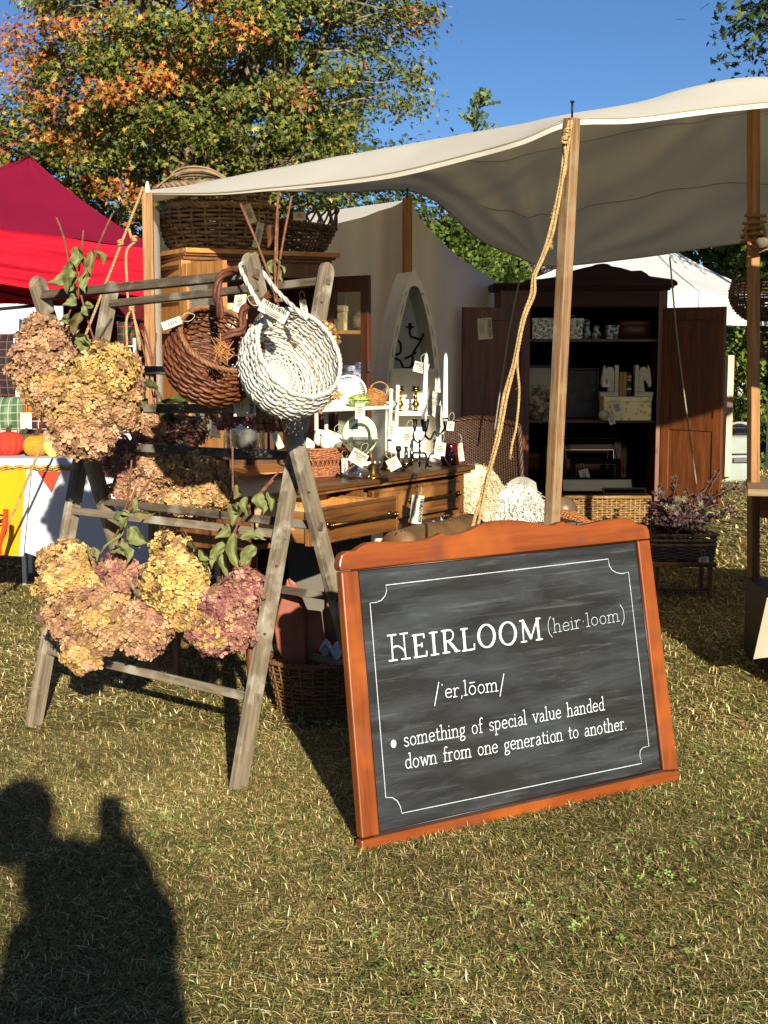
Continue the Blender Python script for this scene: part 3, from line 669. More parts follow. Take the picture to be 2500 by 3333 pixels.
crest = [(80, 289), (72, 268), (75, 240), (84, 214), (108, 198), (146, 197), (158, 186), (180, 172), (205, 160), (250, 155), (330, 157), (430, 153), (470, 145), (500, 132), (522, 124), (538, 114), (552, 124), (580, 126), (620, 120), (660, 105), (700, 84), (750, 67), (800, 59), (850, 59), (905, 63), (960, 72), (1010, 82), (1040, 81), (1062, 71), (1079, 64), (1095, 73), (1120, 81), (1165, 82), (1210, 72), (1260, 60), (1310, 53), (1360, 51), (1390, 57), (1404, 66), (1410, 76), (1440, 79), (1458, 89), (1466, 105), (1472, 143)]
cb_ = [bl(*p) for p in crest]
L0 = bl(80, 290); R0 = bl(1474, 145); iL = bl(160, 283); iR = bl(1417, 151); oBL = bl(177, 1490); oBR = bl(1600, 1178); iBL = bl(256, 1470); iBR = bl(1533, 1183)
th = .030
m = MB(); m.prism([(p[0], p[1]) for p in cb_][::-1], -th, .004); put('crest_rail', m, CHERRY, CB, BM, bevel=.004)
m = MB(); m.prism([(oBL[0], oBL[1]-.002), (iBL[0], iBL[1]-.002), (iL[0], iL[1]-.002), (L0[0]+.002, L0[1]-.002)], -th, .0015); put('side_stile', m, CHERRY_Y, CB, BM, bevel=.004)
m = MB(); m.prism([(iBR[0], iBR[1]-.002), (oBR[0], oBR[1]-.002), (R0[0]-.002, R0[1]-.002), (iR[0], iR[1]-.002)], -th, .0015); put('side_stile', m, CHERRY_Y, CB, BM, bevel=.004)
m = MB(); m.prism([(-.003, -.01), (oBR[0]-.01, -.01), (oBR[0]+.002, .02), (oBR[0]+.001, oBR[1]-.006), (iBR[0], iBR[1]-.006), (iBL[0], iBL[1]-.006), (oBL[0]-.004, oBL[1]-.006)], -th, .003); put('bottom_rail', m, CHERRY, CB, BM, bevel=.005)
def edge(a, b, z0, z1): return [a, b]
# black reveal along the inner edges and slate panel
inn = [iBL, iBR, iR, iL]; ctr = (sum(p[0] for p in inn)/4, sum(p[1] for p in inn)/4)
t = NT('slate'); v = t.co((1.0, 5, 1), rot=(0, 0, .05)); v2 = t.co((1, 1, 1), rot=(0, 0, .06))
base = t.ramp(t.noise(t.co(), 3, 4), [(.3, '#1a1b1c'), (.7, '#242320')])
s1 = t.ramp(t.noise(v, 2.6, 6, .62, .4), [(.42, '#000000'), (.95, '#7d8892')]); s2 = t.ramp(t.noise(t.co((1.1, 15, 1)), 3, 6, .75, .5), [(.54, '#000000'), (.88, '#a3acb5')])
c = t.mix(.24, base, s1, 'ADD'); c = t.mix(.20, c, s2, 'ADD'); c = t.mix(t.ramp(t.noise(v2, 5, 3), [(.62, '#000000'), (.72, '#333333')]), c, '#33291e')
t.col(c); t.b.inputs['Roughness'].default_value = .62; t.bump(t.noise(t.co((1, 30, 1)), 20, 4), .05); t.b.inputs['Specular IOR Level'].default_value = .2; SLATE = t.m
g = .012; m = MB(); m.prism([(iBL[0]-g, iBL[1]-g-.004), (iBR[0]+g, iBR[1]-g-.004), (iR[0]+g, iR[1]+g), (iL[0]-g, iL[1]+g)], -.018, -.0075); put('slate_panel', m, SLATE, CB, BM)
m = MB()
for a, b in zip(inn, inn[1:]+inn[:1]):
    a_ = (a[0]+(ctr[0]-a[0])*.004, a[1]+(ctr[1]-a[1])*.004); b_ = (b[0]+(ctr[0]-b[0])*.004, b[1]+(ctr[1]-b[1])*.004); m.tube([(a_[0], a_[1], -.006), (b_[0], b_[1], -.006)], .0028, 6)
put('inner_bead', m, plain('dark_bead', '#2c1408', rough=.4), CB, BM)
m = MB(); m.box((.5, .36, -.026), (.94, .64, .006)); put('back_panel', m, OAK_D, CB, BM)
bar('prop_leg', BM@Vector((.5, .62, -.035)), Vector((*(BM@Vector((.5, 0, -.035)))[:2], 0))+bn*.32, .04, .02, OAK_D, CB)
# lettering
SERIF = {
 'h': (.86, [[(.1, 0), (.1, 1.72)], [(-.1, 0), (.3, 0)], [(-.08, 1.62), (.1, 1.72)], ['c', (.1, .7), (.28, .95), (.5, 1.0), (.66, .82), (.68, .5), (.68, 0)], [(.5, 0), (.88, 0)]]),
 'n': (.86, [[(.1, 0), (.1, 1.0)], [(-.1, 0), (.3, 0)], [(-.08, .92), (.1, 1.0)], ['c', (.1, .7), (.28, .95), (.5, 1.0), (.66, .82), (.68, .5), (.68, 0)], [(.5, 0), (.88, 0)]]),
 'm': (1.36, [[(.1, 0), (.1, 1.0)], [(-.1, 0), (.3, 0)], [(-.08, .92), (.1, 1.0)], ['c', (.1, .7), (.25, .95), (.45, 1.0), (.6, .82), (.62, 0)], ['c', (.62, .7), (.78, .95), (.98, 1.0), (1.14, .82), (1.16, 0)], [(.98, 0), (1.36, 0)], [(.48, 0), (.76, 0)]]),
 'e': (.78, [[(.06, .52), (.7, .56)], ['c', (.7, .56), (.64, .88), (.38, 1), (.12, .84), (.04, .5), (.12, .14), (.4, 0), (.7, .16)]]),
 'i': (.34, [[(.12, 0), (.12, 1)], [(-.06, .92), (.12, 1)], [(-.08, 0), (.32, 0)], [(.12, 1.36), (.13, 1.46)]]),
 'r': (.6, [[(.12, 0), (.12, 1)], [(-.06, .92), (.12, 1)], [(-.08, 0), (.34, 0)], ['c', (.12, .68), (.28, .94), (.46, 1), (.58, .9)]]),
 'l': (.34, [[(.12, 0), (.12, 1.72)], [(-.06, 1.62), (.12, 1.72)], [(-.08, 0), (.32, 0)]]),
 'o': (.82, [['o', .39, .5, .35, .5]]),
 's': (.64, [['c', (.56, .82), (.36, 1), (.12, .9), (.1, .66), (.32, .52), (.55, .36), (.56, .1), (.3, 0), (.04, .16)]]),
 't': (.52, [['c', (.2, 1.42), (.2, .8), (.2, .22), (.32, .02), (.5, .12)], [(0, 1.0), (.48, 1.02)]]),
 'g': (.74, [['o', .33, .62, .27, .36], [(.5, .9), (.72, 1.0)], ['c', (.2, .28), (.1, .1), (.3, -.02), (.6, -.12), (.6, -.42), (.3, -.54), (.04, -.42), (.1, -.14), (.3, -.02)]]),
 'f': (.5, [['c', (.58, 1.6), (.42, 1.74), (.24, 1.6), (.2, 1.2), (.2, 0)], [(0, .98), (.46, 1.0)], [(.02, 0), (.42, 0)]]),
 'p': (.84, [[(.12, -.62), (.12, 1)], [(-.06, .92), (.12, 1)], [(-.06, -.62), (.34, -.62)], ['c', (.12, .78), (.36, 1), (.62, .88), (.72, .5), (.6, .1), (.36, 0), (.12, .16)]]),
 'c': (.7, [['c', (.62, .8), (.4, 1), (.14, .86), (.04, .5), (.14, .12), (.4, 0), (.64, .16)], [(.62, .7), (.62, .9)]]),
 'a': (.76, [['c', (.1, .84), (.34, 1), (.56, .84), (.58, .4), (.58, .1), (.76, .04)], ['c', (.58, .58), (.3, .56), (.06, .34), (.1, .06), (.34, 0), (.58, .26)]]),
 'v': (.82, [[(.06, 1), (.38, 0)], [(.38, 0), (.72, 1)], [(-.08, 1), (.22, 1)], [(.58, 1), (.86, 1)]]),
 'w': (1.14, [[(.06, 1), (.32, 0)], [(.32, 0), (.56, .9)], [(.56, .9), (.8, 0)], [(.8, 0), (1.06, 1)], [(-.08, 1), (.22, 1)], [(.92, 1), (1.2, 1)]]),
 'u': (.84, [['c', (.1, 1), (.1, .3), (.26, .02), (.48, .06), (.66, .3)], [(.66, 1), (.66, .06)], [(.66, .02), (.84, 0)], [(-.08, 1), (.12, 1)], [(.5, 1), (.66, 1)]]),
 'd': (.82, [[(.66, 1.7), (.66, 0)], [(.5, 1.62), (.66, 1.72)], [(.66, .02), (.84, 0)], ['c', (.66, .78), (.42, 1), (.16, .88), (.05, .5), (.16, .1), (.42, 0), (.66, .2)]]),
 '.': (.3, [[(.1, .0), (.1, .1)]]), '(': (.5, [['c', (.42, 2.0), (.14, 1.4), (.06, .7), (.14, 0), (.42, -.55)]]), ')': (.5, [['c', (.06, 2.0), (.34, 1.4), (.42, .7), (.34, 0), (.06, -.55)]]),
 '*': (.42, [[(.16, .66), (.16, .78)]]), "'": (.34, [[(.2, 1.5), (.16, 1.62)]]), ',': (.3, [[(.14, .05), (.06, -.28)]]), ' ': (.62, []), '/': (.62, [[(0, -.7), (.62, 1.9)]]),
 'O': (.86, [['o', .4, .5, .36, .5], [(.12, 1.36), (.7, 1.38)]]),
}
CAPS = {
 'H': (.86, [[(.1, 0), (.12, 1.14), 1.1], [(-.06, 0), (.3, 0)], [(-.06, 1.14), (.32, 1.14)], [(.68, 0), (.66, 1.14), .9], [(.5, 0), (.88, 0)], [(.5, 1.14), (.84, 1.14)], ['c', (.12, .56), (.34, .62), (.54, .5), (.67, .3)]]),
 'E': (.70, [[(.12, 0), (.12, 1), 2.0], [(0, 1), (.56, 1)], [(0, 0), (.62, 0)], [(.12, .52), (.44, .52)], [(.56, .84), (.56, 1)], [(.62, 0), (.64, .2)], [(.44, .44), (.44, .6)]]),
 'I': (.44, [[(.18, 0), (.18, 1), 2.0], [(0, 1), (.38, 1)], [(0, 0), (.38, 0)]]),
 'R': (.84, [[(.14, 0), (.14, 1), 2.0], [(0, 1), (.34, 1)], [(0, 0), (.34, 0)], ['c', (.14, 1), (.48, .98), (.6, .76), (.46, .54), (.14, .5)], [(.34, .5), (.72, 0), 2.0], [(.62, 0), (.86, 0)]]),
 'L': (.70, [[(.14, 0), (.14, 1), 2.0], [(0, 1), (.34, 1)], [(0, 0), (.62, 0)], [(.62, 0), (.64, .24)]]),
 'O': (.98, [['o2', .46, .5, .42, .53]]),
 'M': (1.2, [[(.14, 0), (.16, 1)], [(.16, 1), (.56, .12), 2.0], [(.56, .12), (.96, 1)], [(.96, 1), (1.0, 0), 2.0], [(0, 0), (.3, 0)], [(.84, 0), (1.18, 0)], [(0, 1), (.2, 1)], [(.92, 1), (1.14, 1)]]),
}
zc = [0]
def ribbon(m, pts, w, z0, closed=False):
    pts = [Vector((p[0], p[1], 0)) for p in pts]; n = len(pts); vs = []; zc[0] += 1; z = z0+.00015*(zc[0] % 7)
    for i in range(n):
        a = pts[(i-1) % n] if (closed or i) else pts[0]; b = pts[(i+1) % n] if (closed or i < n-1) else pts[-1]
        d = (b-a).normalized(); nn = Vector((-d.y, d.x, 0)); ww = (w(i/(n-1)) if callable(w) else w)*random.uniform(.86, 1.1)/2
        e = d*(ww*.6 if not closed and i == n-1 else -ww*.6 if not closed and i == 0 else 0)
        vs += [pts[i]-nn*ww+e+Vector((0, 0, z)), pts[i]+nn*ww+e+Vector((0, 0, z))]
    fs = [(2*i, 2*((i+1) % n), 2*((i+1) % n)+1, 2*i+1) for i in range(n if closed else n-1)]
    m.add(vs, fs)
def text_mb(s, p0, p1, xh, wfac=.12, font=None, z=-.0068, m=None, italic=0.0, wob=.012, sp=.16):
    font = font or SERIF; m = m or MB(); adv = sum(font[c][0]+sp for c in s); p0 = Vector((*p0, 0)); p1 = Vector((*p1, 0)); d = (p1-p0); L = d.length; d.normalize(); n = Vector((-d.y, d.x, 0)); sx = L/adv; x = 0
    for ch in s:
        w, st = font[ch]; jy = random.gauss(0, wob); sc = 1+random.gauss(0, wob)
        def tr(q): return p0+d*((x+q[0]+q[1]*italic*xh/sx)*sx)+n*((q[1]*sc+jy)*xh)
        for k in st:
            mul = 1
            if k[0] in ('o', 'o2'):
                _, cx, cy, rx, ry = k; pts = [tr((cx+rx*math.cos(a), cy+ry*math.sin(a))) for a in [i*math.pi/10 for i in range(20)]]
                if k[0] == 'o2':
                    def wf(t): return xh*wfac*(1+1.1*abs(math.cos(t*2*math.pi)))
                    ribbon(m, pts, wf, z, True)
                else: ribbon(m, pts, xh*wfac, z, True)
                continue
            if k[0] == 'c': pts = [tr((p.x, p.y)) for p in cat([(a, b, 0) for a, b in k[1:]], 4)]
            else:
                if isinstance(k[-1], (int, float)): mul = k[-1]; k = k[:-1]
                a, b = k[0], k[1]; pts = [tr((a[0]+(b[0]-a[0])*i/4, a[1]+(b[1]-a[1])*i/4)) for i in range(5)]
            ribbon(m, pts, xh*wfac*mul, z)
        x += w+sp
    return m
t = NT('chalk'); v = t.co(); t.col(t.ramp(t.noise(v, 420, 3, .7), [(.30, '#7d8284'), (.46, '#cdd3d6')])); t.b.inputs['Roughness'].default_value = .95; CHALK = t.m
t = NT('chalk_thin'); v = t.co(); t.col(t.ramp(t.noise(v, 300, 3, .7), [(.30, '#6a7072'), (.5, '#b4bcc0')])); t.b.inputs['Roughness'].default_value = .95; CHALK2 = t.m
pix = (Vector((*bl(400, 700), 0))-Vector((*bl(400, 800), 0))).length/100     # metres per zoom pixel
put('lettering', text_mb('H', bl(312, 693), bl(398, 681), pix*100, .072, CAPS, wob=0, sp=0), CHALK, CB, BM, kind='stuff')
put('lettering', text_mb('EIRLOOM', bl(418, 680), bl(1010, 591), pix*100, .072, CAPS, wob=.012), CHALK, CB, BM, kind='stuff')
put('lettering', text_mb('(heir*loom)', bl(1022, 570), bl(1374, 508), pix*40, .07), CHALK2, CB, BM, kind='stuff')
put('lettering', text_mb("/'er,lOom/", bl(508, 868), bl(832, 822), pix*40, .10), CHALK, CB, BM, kind='stuff')
put('lettering', text_mb('something of special value handed', bl(374, 1079), bl(1280, 913), pix*39, .10), CHALK, CB, BM, kind='stuff')
put('lettering', text_mb('down from one generation to another.', bl(380, 1179), bl(1382, 998), pix*39, .10), CHALK, CB, BM, kind='stuff')
m = MB(); o = bl(325, 1067); m.prism([(o[0]+.0085*math.cos(a), o[1]+.011*math.sin(a)) for a in [i*.5 for i in range(12)]], -.0072, -.0060); put('bullet_dot', m, CHALK, CB, BM)
bor = [(290, 352)]+[(290+1003*i/12, 352-118*i/12) for i in range(1, 12)]+[(1292, 234), (1296, 262), (1308, 283), (1328, 296), (1355, 300), (1383, 293)]+[(1383+92*i/12, 293+785*i/12) for i in range(1, 12)]+[(1475, 1078), (1450, 1083), (1436, 1097), (1434, 1120), (1443, 1155)]+[(1443-1081*i/12, 1155+225*i/12) for i in range(1, 12)]+[(362, 1380), (356, 1350), (342, 1325), (320, 1309), (290, 1309)]+[(290-71*i/12, 1309-877*i/12) for i in range(1, 12)]+[(219, 432), (246, 430), (270, 420), (287, 400), (294, 376)]
m = MB(); ribbon(m, [bl(*p) for p in bor], .0022, -.0066, True); put('chalk_border', m, CHALK2, CB, BM)
# ------------------------------------------------------------------ woven baskets
def weave(S, stakes, rows, r, amp, m=None, us=(0, 1), vs=(0, 1), per=4, mask=None, sides=5, stake_r=None, jit=.15, closed=True, v0=.5, seed=1, sm=None):
    """S(u,v)->(point, normal); weavers wind in and out of the stakes"""
    m = m or MB(); rd = random.Random(seed); N = stakes*per
    for j in range(rows):
        v = vs[0]+(vs[1]-vs[0])*(j+v0)/rows; run = []; runs = []; w = r*rd.uniform(1-jit, 1+jit); wv = rd.uniform(0, .25)/rows; ph = rd.uniform(-.15, .15)
        for i in range(N+(0 if closed else 1)):
            u = us[0]+(us[1]-us[0])*i/N
            if mask and mask(u, v): 
                if len(run) > 2: runs.append(run)
                run = []; continue
            p, n = S(u, v+rd.gauss(0, .0012)+wv*math.sin(u*19+j)); s = math.cos(math.pi*(i/per+j)+ph)
            run.append(p+n*amp*s)
        if len(run) > 2: runs.append(run)
        full = closed and len(runs) == 1 and len(runs[0]) == N
        for q in runs: m.tube(q, w, sides, closed=full)
    sm = sm or m
    for i in range(stakes+(0 if closed else 1)):
        u = us[0]+(us[1]-us[0])*i/stakes; pts = []
        for k in range(rows*1+1):
            v = vs[0]+(vs[1]-vs[0])*k/rows
            if mask and mask(u, v):
                if len(pts) > 2: sm.tube(pts, (stake_r or r), 4)
                pts = []; continue
            pts.append(S(u, v)[0])
        if len(pts) > 2: sm.tube(pts, (stake_r or r), 4)
    return m
def rev(profile, sx=1, sy=1, squash=None):
    """surface of revolution from (r,z) profile as S(u,v)"""
    pr = [Vector((a, 0, b)) for a, b in profile]; c = cat(pr, 8); L = [0]
    for a, b in zip(c, c[1:]): L.append(L[-1]+(b-a).length)
    def S(u, v):
        s = max(0, min(1, v))*L[-1]; j = 0
        while j < len(L)-2 and L[j+1] < s: j += 1
        f = (s-L[j])/max(1e-9, L[j+1]-L[j]); p = c[j].lerp(c[j+1], f); t = (c[j+1]-c[j]).normalized(); a = u*2*math.pi
        P_ = Vector((p.x*math.cos(a)*sx, p.x*math.sin(a)*sy, p.z)); n = Vector((t.z*math.cos(a), t.z*math.sin(a), -t.x)); 
        if squash: P_ = squash(P_)
        return P_, n
    return S
def braid(m, S, v, r, k=3, n=90, amp=None, turns=22, us=(0, 1)):
    amp = amp or r*.9
    for q in range(k):
        pts = []
        for i in range(n+1 if us != (0, 1) else n):
            u = us[0]+(us[1]-us[0])*i/n; p, nn = S(u, v); a = 2*math.pi*(turns*i/n+q/k); t = (S(u+.001, v)[0]-p).normalized(); b = t.cross(nn)
            pts.append(p+nn*math.cos(a)*amp+b*math.sin(a)*amp)
        m.tube(pts, r, 5, closed=us == (0, 1))
def twist(m, path, r, k=2, pitch=9): return rope_mb(path, r, k, pitch, m)
WHITEW = plain('white_painted_wicker', '#c0bdb3', '#a5a197', .55, scale=45, bump=.3); 
BROWNW = plain('reddish_wicker', '#74401f', '#47230f', .5, scale=30, bump=.4); BROWNH = plain('vine_handle', '#6a3820', '#44200f', .6, scale=90, bump=.8)
DARKW = plain('dark_willow', '#8f7452', '#5a4430', .6, scale=22, bump=.4); BLKW = plain('blackish_willow', '#5a4634', '#35281c', .6, scale=22, bump=.4)
def axisM(o, ax, roll=0):
    z = Vector(ax).normalized(); x = Vector((1, 0, 0)); x = (x-z*x.dot(z)).normalized(); y = z.cross(x); M = Matrix.Identity(4)
    for i in range(3): M[i][0] = x[i]; M[i][1] = y[i]; M[i][2] = z[i]; M[i][3] = o[i]
    return M@Matrix.Rotation(roll, 4, 'Z')
# white basket
oW = P(938, 1190, 3.93); axW = Vector((.52, -.66, .54)).normalized(); MW = axisM(oW-axW*.085, axW)
tW = thing('hanging_basket', 'round white-painted wicker basket hung by its handle from the rack post', 'basket', MW)
S = rev([(.004, .012), (.04, .008), (.085, 0), (.118, .02), (.14, .065), (.141, .11), (.132, .155)], sx=1., sy=1.12)
sm = MB(); put('weave', weave(S, 26, 32, .0039, .0042, seed=3, stake_r=.0036, sm=sm, jit=.4), WHITEW, tW, MW, kind='stuff'); put('stakes', sm, WHITEW, tW, MW, kind='stuff')
m = MB(); braid(m, S, 1, .0042, turns=20); put('rim', m, WHITEW, tW, MW)
MWi = MW
hp = [P(886, 1068, 3.83), P(862, 1020, 3.82), P(826, 960, 3.84), P(790, 890, 3.88), P(784, 862, 3.93), P(812, 850, 4.02), P(850, 880, 4.03), P(905, 950, 3.95), P(968, 1010, 3.86), P(1000, 1040, 3.84)]
m = MB()
for i in range(70):
    u_, v_ = random.random(), random.uniform(.25, .98); p_, n_ = S(u_, v_); t_ = (S(u_+.01, v_)[0]-p_).normalized(); m.tube([p_+n_*.002, p_+n_*.007+t_*.012, p_+n_*.011+t_*random.uniform(.018, .03)], .0020, 4)
put('loose_cane_end', m, WHITEW, tW, MW, kind='stuff')
m = MB(); twist(m, hp, .0068, 3, 16); put('handle', m, WHITEW, tW)
# brown basket
oB = P(692, 1170, 4.02); axB = Vector((.42, -.60, .74)).normalized(); MBb = axisM(oB-axB*.085, axB)
tB = thing('hanging_basket', 'old reddish-brown wicker basket with a torn hole, left of the white one', 'basket', MBb)
S = rev([(.004, .012), (.05, .006), (.095, 0), (.125, .03), (.138, .08), (.134, .13), (.124, .17)], sx=1.0, sy=1.05)
import cmath
holeuv = []
def mk(u, v):
    p = MBb@S(u, v)[0]; 
    if (p-Vector((0, 0, CH))).length > (oB-Vector((0, 0, CH))).length-.0: return False
    x, y = proj(p); return ((x-705)/42)**2+((y-1208)/27)**2 < 1+.35*math.sin(x*.3)
sm = MB(); put('weave', weave(S, 24, 26, .0049, .0042, mask=mk, seed=5, stake_r=.0034, sm=sm), BROWNW, tB, MBb, kind='stuff'); put('stakes', sm, BROWNW, tB, MBb, kind='stuff')
m = MB(); braid(m, S, 1, .0050, turns=18); put('rim', m, plain('tan_willow_rim', '#8a5c34', '#5e3a1e', .6, scale=40, bump=.3), tB, MBb)
def z4(x, y, Y): return P(500+x/2.552, 800+y/2.552, Y)
m = MB(); twist(m, [z4(560, 610, 3.95), z4(550, 520, 3.94), z4(528, 420, 3.93), z4(535, 300, 3.93), z4(600, 225, 3.96), z4(700, 200, 4.02), z4(820, 225, 4.06), z4(930, 300, 4.06), z4(965, 400, 4.03), z4(900, 470, 3.97), z4(800, 495, 3.93), z4(735, 560, 3.9), z4(742, 690, 3.88), z4(640, 735, 3.87), z4(560, 800, 3.88)], .0125, 3, 14); put('handle', m, BROWNH, tB)
m = MB()
for i in range(26):
    a = Vector(z4(random.uniform(480, 640), random.uniform(780, 960), 3.865)); d = Vector((random.uniform(-1, 1), -.2, random.uniform(-1, 1))).normalized()*random.uniform(.01, .03)
    m.tube([a-d, a+d], .0022, 4, flat=.4)
put('torn_cane', m, plain('split_cane', '#b07a44', '#7a4c24', .7, scale=60), tB, kind='stuff')
# ------------------------------------------------------------------ dried hydrangeas
C_TAN = ['#bf9a70', '#b38c62', '#c9a880', '#a57e5a', '#b58a6a']; C_GOLD = ['#c6a564', '#bc985a', '#d0b478', '#ae8c54', '#ba945e']; C_YEL = ['#cdb06a', '#c4a65e', '#d6bf84', '#b69654']; C_ROSE = ['#a36a62', '#935a58', '#b27c6c', '#86504e', '#b48a76']; C_PK = ['#b8906e', '#a87e62', '#c09c78', '#ae8266', '#9c7060']
FL_V = []; FL_F = []
for q in range(4):
    a = q*math.pi/2; b = len(FL_V); ca, sa = math.cos(a), math.sin(a)
    for x, y, z in [(0.06, 0, 0), (.5, .42, .12), (1.0, .22, .02), (1.05, -.2, .05), (.55, -.40, .14)]: FL_V.append((x*ca-y*sa, x*sa+y*ca, z))
    FL_F += [(b, b+1, b+2, b+3), (b, b+3, b+4, b+4)]
FL_F = [f for f in FL_F]
FLT = [(q*5, q*5+1, q*5+2) for q in range(4)]+[(q*5, q*5+2, q*5+3) for q in range(4)]+[(q*5, q*5+3, q*5+4) for q in range(4)]
def head(px, py, rx, ry, Y, cols, c2=None, parent=None, n=None, rd=.8, tip=0, lean=0):
    """one hydrangea head: florets over an ellipsoid"""
    s = Y/FPX*1.005; c = np.array(P(px, py, Y)); cols = list(cols)+['#8a6a4a']; R_ = np.array([rx*s*1.1, min(rx, ry)*s*rd*1.1, ry*s*1.08]); a_ = R_.mean(); n = n or int(700*(a_/.09)**2)
    d = NR.normal(size=(n, 3)); d /= np.linalg.norm(d, axis=1)[:, None]
    lump = 1+.10*np.sin(d[:, 0]*5+px)*np.cos(d[:, 2]*6+py)+.07*np.sin(d[:, 0]*11+d[:, 2]*9)
    k = (lump*(.74+.34*NR.random(n)))[:, None]; q = d*k
    if tip: q[:, :2] *= (1+tip*q[:, 2:3]*.45)
    q[:, 0] += lean*q[:, 2]
    pos = c+q*R_; nrm = d/R_*a_; nrm /= np.linalg.norm(nrm, axis=1)[:, None]
    t = d[:, 2]*.5+.5+NR.normal(0, .2, n); mixc = (np.clip(t, 0, 1))[:, None] if c2 else 1
    A = pal(cols, n, jit=.10); B = pal(c2 or cols, n, jit=.10); C = np.where(NR.random((n, 1)) < mixc, A, B) if c2 else A
    V, F, CC_ = scatter(FL_V, FLT, pos, rotmats(n, nrm, .75), .0160*(.6+.65*NR.random(n)), C)
    o = put('flower_head', npmesh('flower_head', V, F, CC_), PETAL, parent, kind='stuff')
    k = MB(); k.ball((0, 0, 0), .66, 10, T(*c)@Matrix.Diagonal((*R_, 1))); put('flower_core', k, CORE, parent)
    m = MB()
    for i in range(40):
        e = d[i]*R_*.9+c; m.tube([Vector(c), Vector(e)], .0009, 3)
    put('stalk', m, TWIG, parent, kind='stuff')
    return o
CORE = plain('dry_flower_core', '#5a4328', '#33261a', .9, scale=60, bump=.6)
LG = [tinted('x', .5, .3)]
def leafmat(i, c1, c2): return plain('hydrangea_leaf', c1, c2, .55, scale=25, bump=.5, bscale=90)
LM = [plain('green_leaf', '#7f8454', '#5d6236', .8, scale=30, bump=.7, bscale=110, spec=.2), plain('olive_leaf', '#7c7346', '#584f2e', .8, scale=30, bump=.7, bscale=110, spec=.2), plain('dark_leaf', '#4c5428', '#353c1c', .8, scale=30, bump=.5, bscale=110, spec=.2), plain('brown_leaf', '#6a4426', '#48301c', .8, scale=30, bump=.5, bscale=110, spec=.2)]
def leaf(a, b, w, Y, parent, mi=0, curl=.5, droop=.0, Z=None, dy=0):
    z = Z or (lambda x, y, Y: P(x, y, Y)); A, B = z(*a, Y), z(*b, Y+dy); d = B-A; L = d.length; d.normalize(); s = d.cross(Vector((0, 1, 0))).normalized(); n = s.cross(d)
    w = w*Y/FPX; ph = random.random()*6; cu = random.uniform(-1, 1)
    def f(u, v):
        prof = .82*math.sin(math.pi*min(1, u*1.02)**.72)**.9 if 0 < u < .98 else .02
        x = (v-.5)*2; off = s*(x*w*prof*(1-.55*abs(cu)*abs(x))*(1+.06*math.sin(u*23+ph+x*4))+math.sin(u*5+ph)*w*.26)
        bend = n*(abs(x)*w*prof*(1.3 if cu > 0 else -1.1)-abs(x)**1.5*w*prof*curl*(1+.6*math.sin(u*9+ph))-.22*L*math.sin(u*2.6)*cu*.4+.34*w*math.sin(u*15+ph+x*3)*abs(x)+.25*w*math.sin(u*8+ph*2))
        return A+d*(u*L)+off+bend
    m = MB(); m.grid(f, 14, 7); m.tube([f(i/8, .5)-n*.0005 for i in range(9)], .0009, 4)
    return put('leaf', m, LM[mi], parent)
def stem(pts, Y, parent, r=.0038, Z=None, Y2=None):
    z = Z or (lambda x, y, Y: P(x, y, Y)); k = len(pts); m = MB(); m.tube(cat([z(x, y, Y+((Y2 or Y)-Y)*i/(k-1)) for i, (x, y) in enumerate(pts)], 4), lambda t: r*(1-.2*t), 6)
    return put('stem', m, TWIG, parent)
def z1(x, y, Y): return P(x/2.37, 500+y/2.37, Y)
def z3(x, y, Y): return P(x/1.8433, 1150+y/1.8433, Y)
def z2(x, y, Y): return P(450+x/2.212, 550+y/2.212, Y)
HG = 'bunches of dried hydrangeas tied to the ladder rack'
b1 = thing('hydrangea_bunch', 'upper left bunch of dried tan hydrangeas hanging from the rack top', 'dried flowers', P(265, 900, 4.45), HG)
for a in [(140, 1140, 82, 92, 4.42, C_TAN, C_PK), (110, 1215, 68, 75, 4.46, C_TAN, None), (170, 1265, 88, 78, 4.42, C_GOLD, C_TAN), (215, 1150, 75, 65, 4.50, C_TAN, None), (340, 1215, 92, 92, 4.38, C_YEL, C_GOLD), (412, 1245, 48, 95, 4.44, C_PK, C_TAN), (375, 1330, 70, 70, 4.42, C_GOLD, C_TAN), (262, 1330, 100, 88, 4.36, C_GOLD, C_TAN), (250, 1405, 80, 76, 4.38, C_TAN, C_PK), (305, 1425, 62, 60, 4.36, C_PK, C_TAN), (128, 1070, 42, 42, 4.44, C_TAN, C_PK)]: head(*a[:7], parent=b1)
for p in [[(435, 490), (490, 640), (530, 830), (600, 1100)], [(643, 592), (630, 740), (610, 900), (605, 1120)], [(868, 460), (770, 680), (690, 880), (620, 1080)], [(625, 1090), (690, 1330), (770, 1560)], [(590, 1110), (530, 1240), (480, 1400)]]: stem(p, 4.40, b1, Z=z1)
for a, b, w, mi in [((545, 830), (540, 1085), 38, 0), ((600, 720), (590, 900), 26, 0), ((640, 760), (650, 960), 30, 1), ((660, 900), (640, 1080), 28, 0), ((700, 740), (710, 940), 18, 1), ((745, 740), (810, 860), 24, 1), ((570, 890), (365, 1005), 30, 0), ((600, 960), (530, 1060), 20, 0), ((580, 1090), (490, 1180), 22, 0), ((640, 1170), (690, 1250), 16, 0), ((605, 1215), (600, 1400), 40, 1), ((660, 1180), (720, 1160), 16, 0), ((560, 1270), (460, 1310), 16, 0), ((560, 1330), (500, 1300), 14, 0), ((590, 1410), (720, 1470), 26, 0), ((640, 1420), (650, 1560), 26, 0), ((700, 1500), (790, 1620), 18, 0), ((520, 1230), (510, 1330), 14, 0)]: leaf(a, b, w, 4.36, b1, mi, Z=z1)
b2 = thing('hydrangea_bunch', 'middle bunch of dried hydrangeas inside the rack, half in shade', 'dried flowers', P(560, 1330, 5.05), HG)
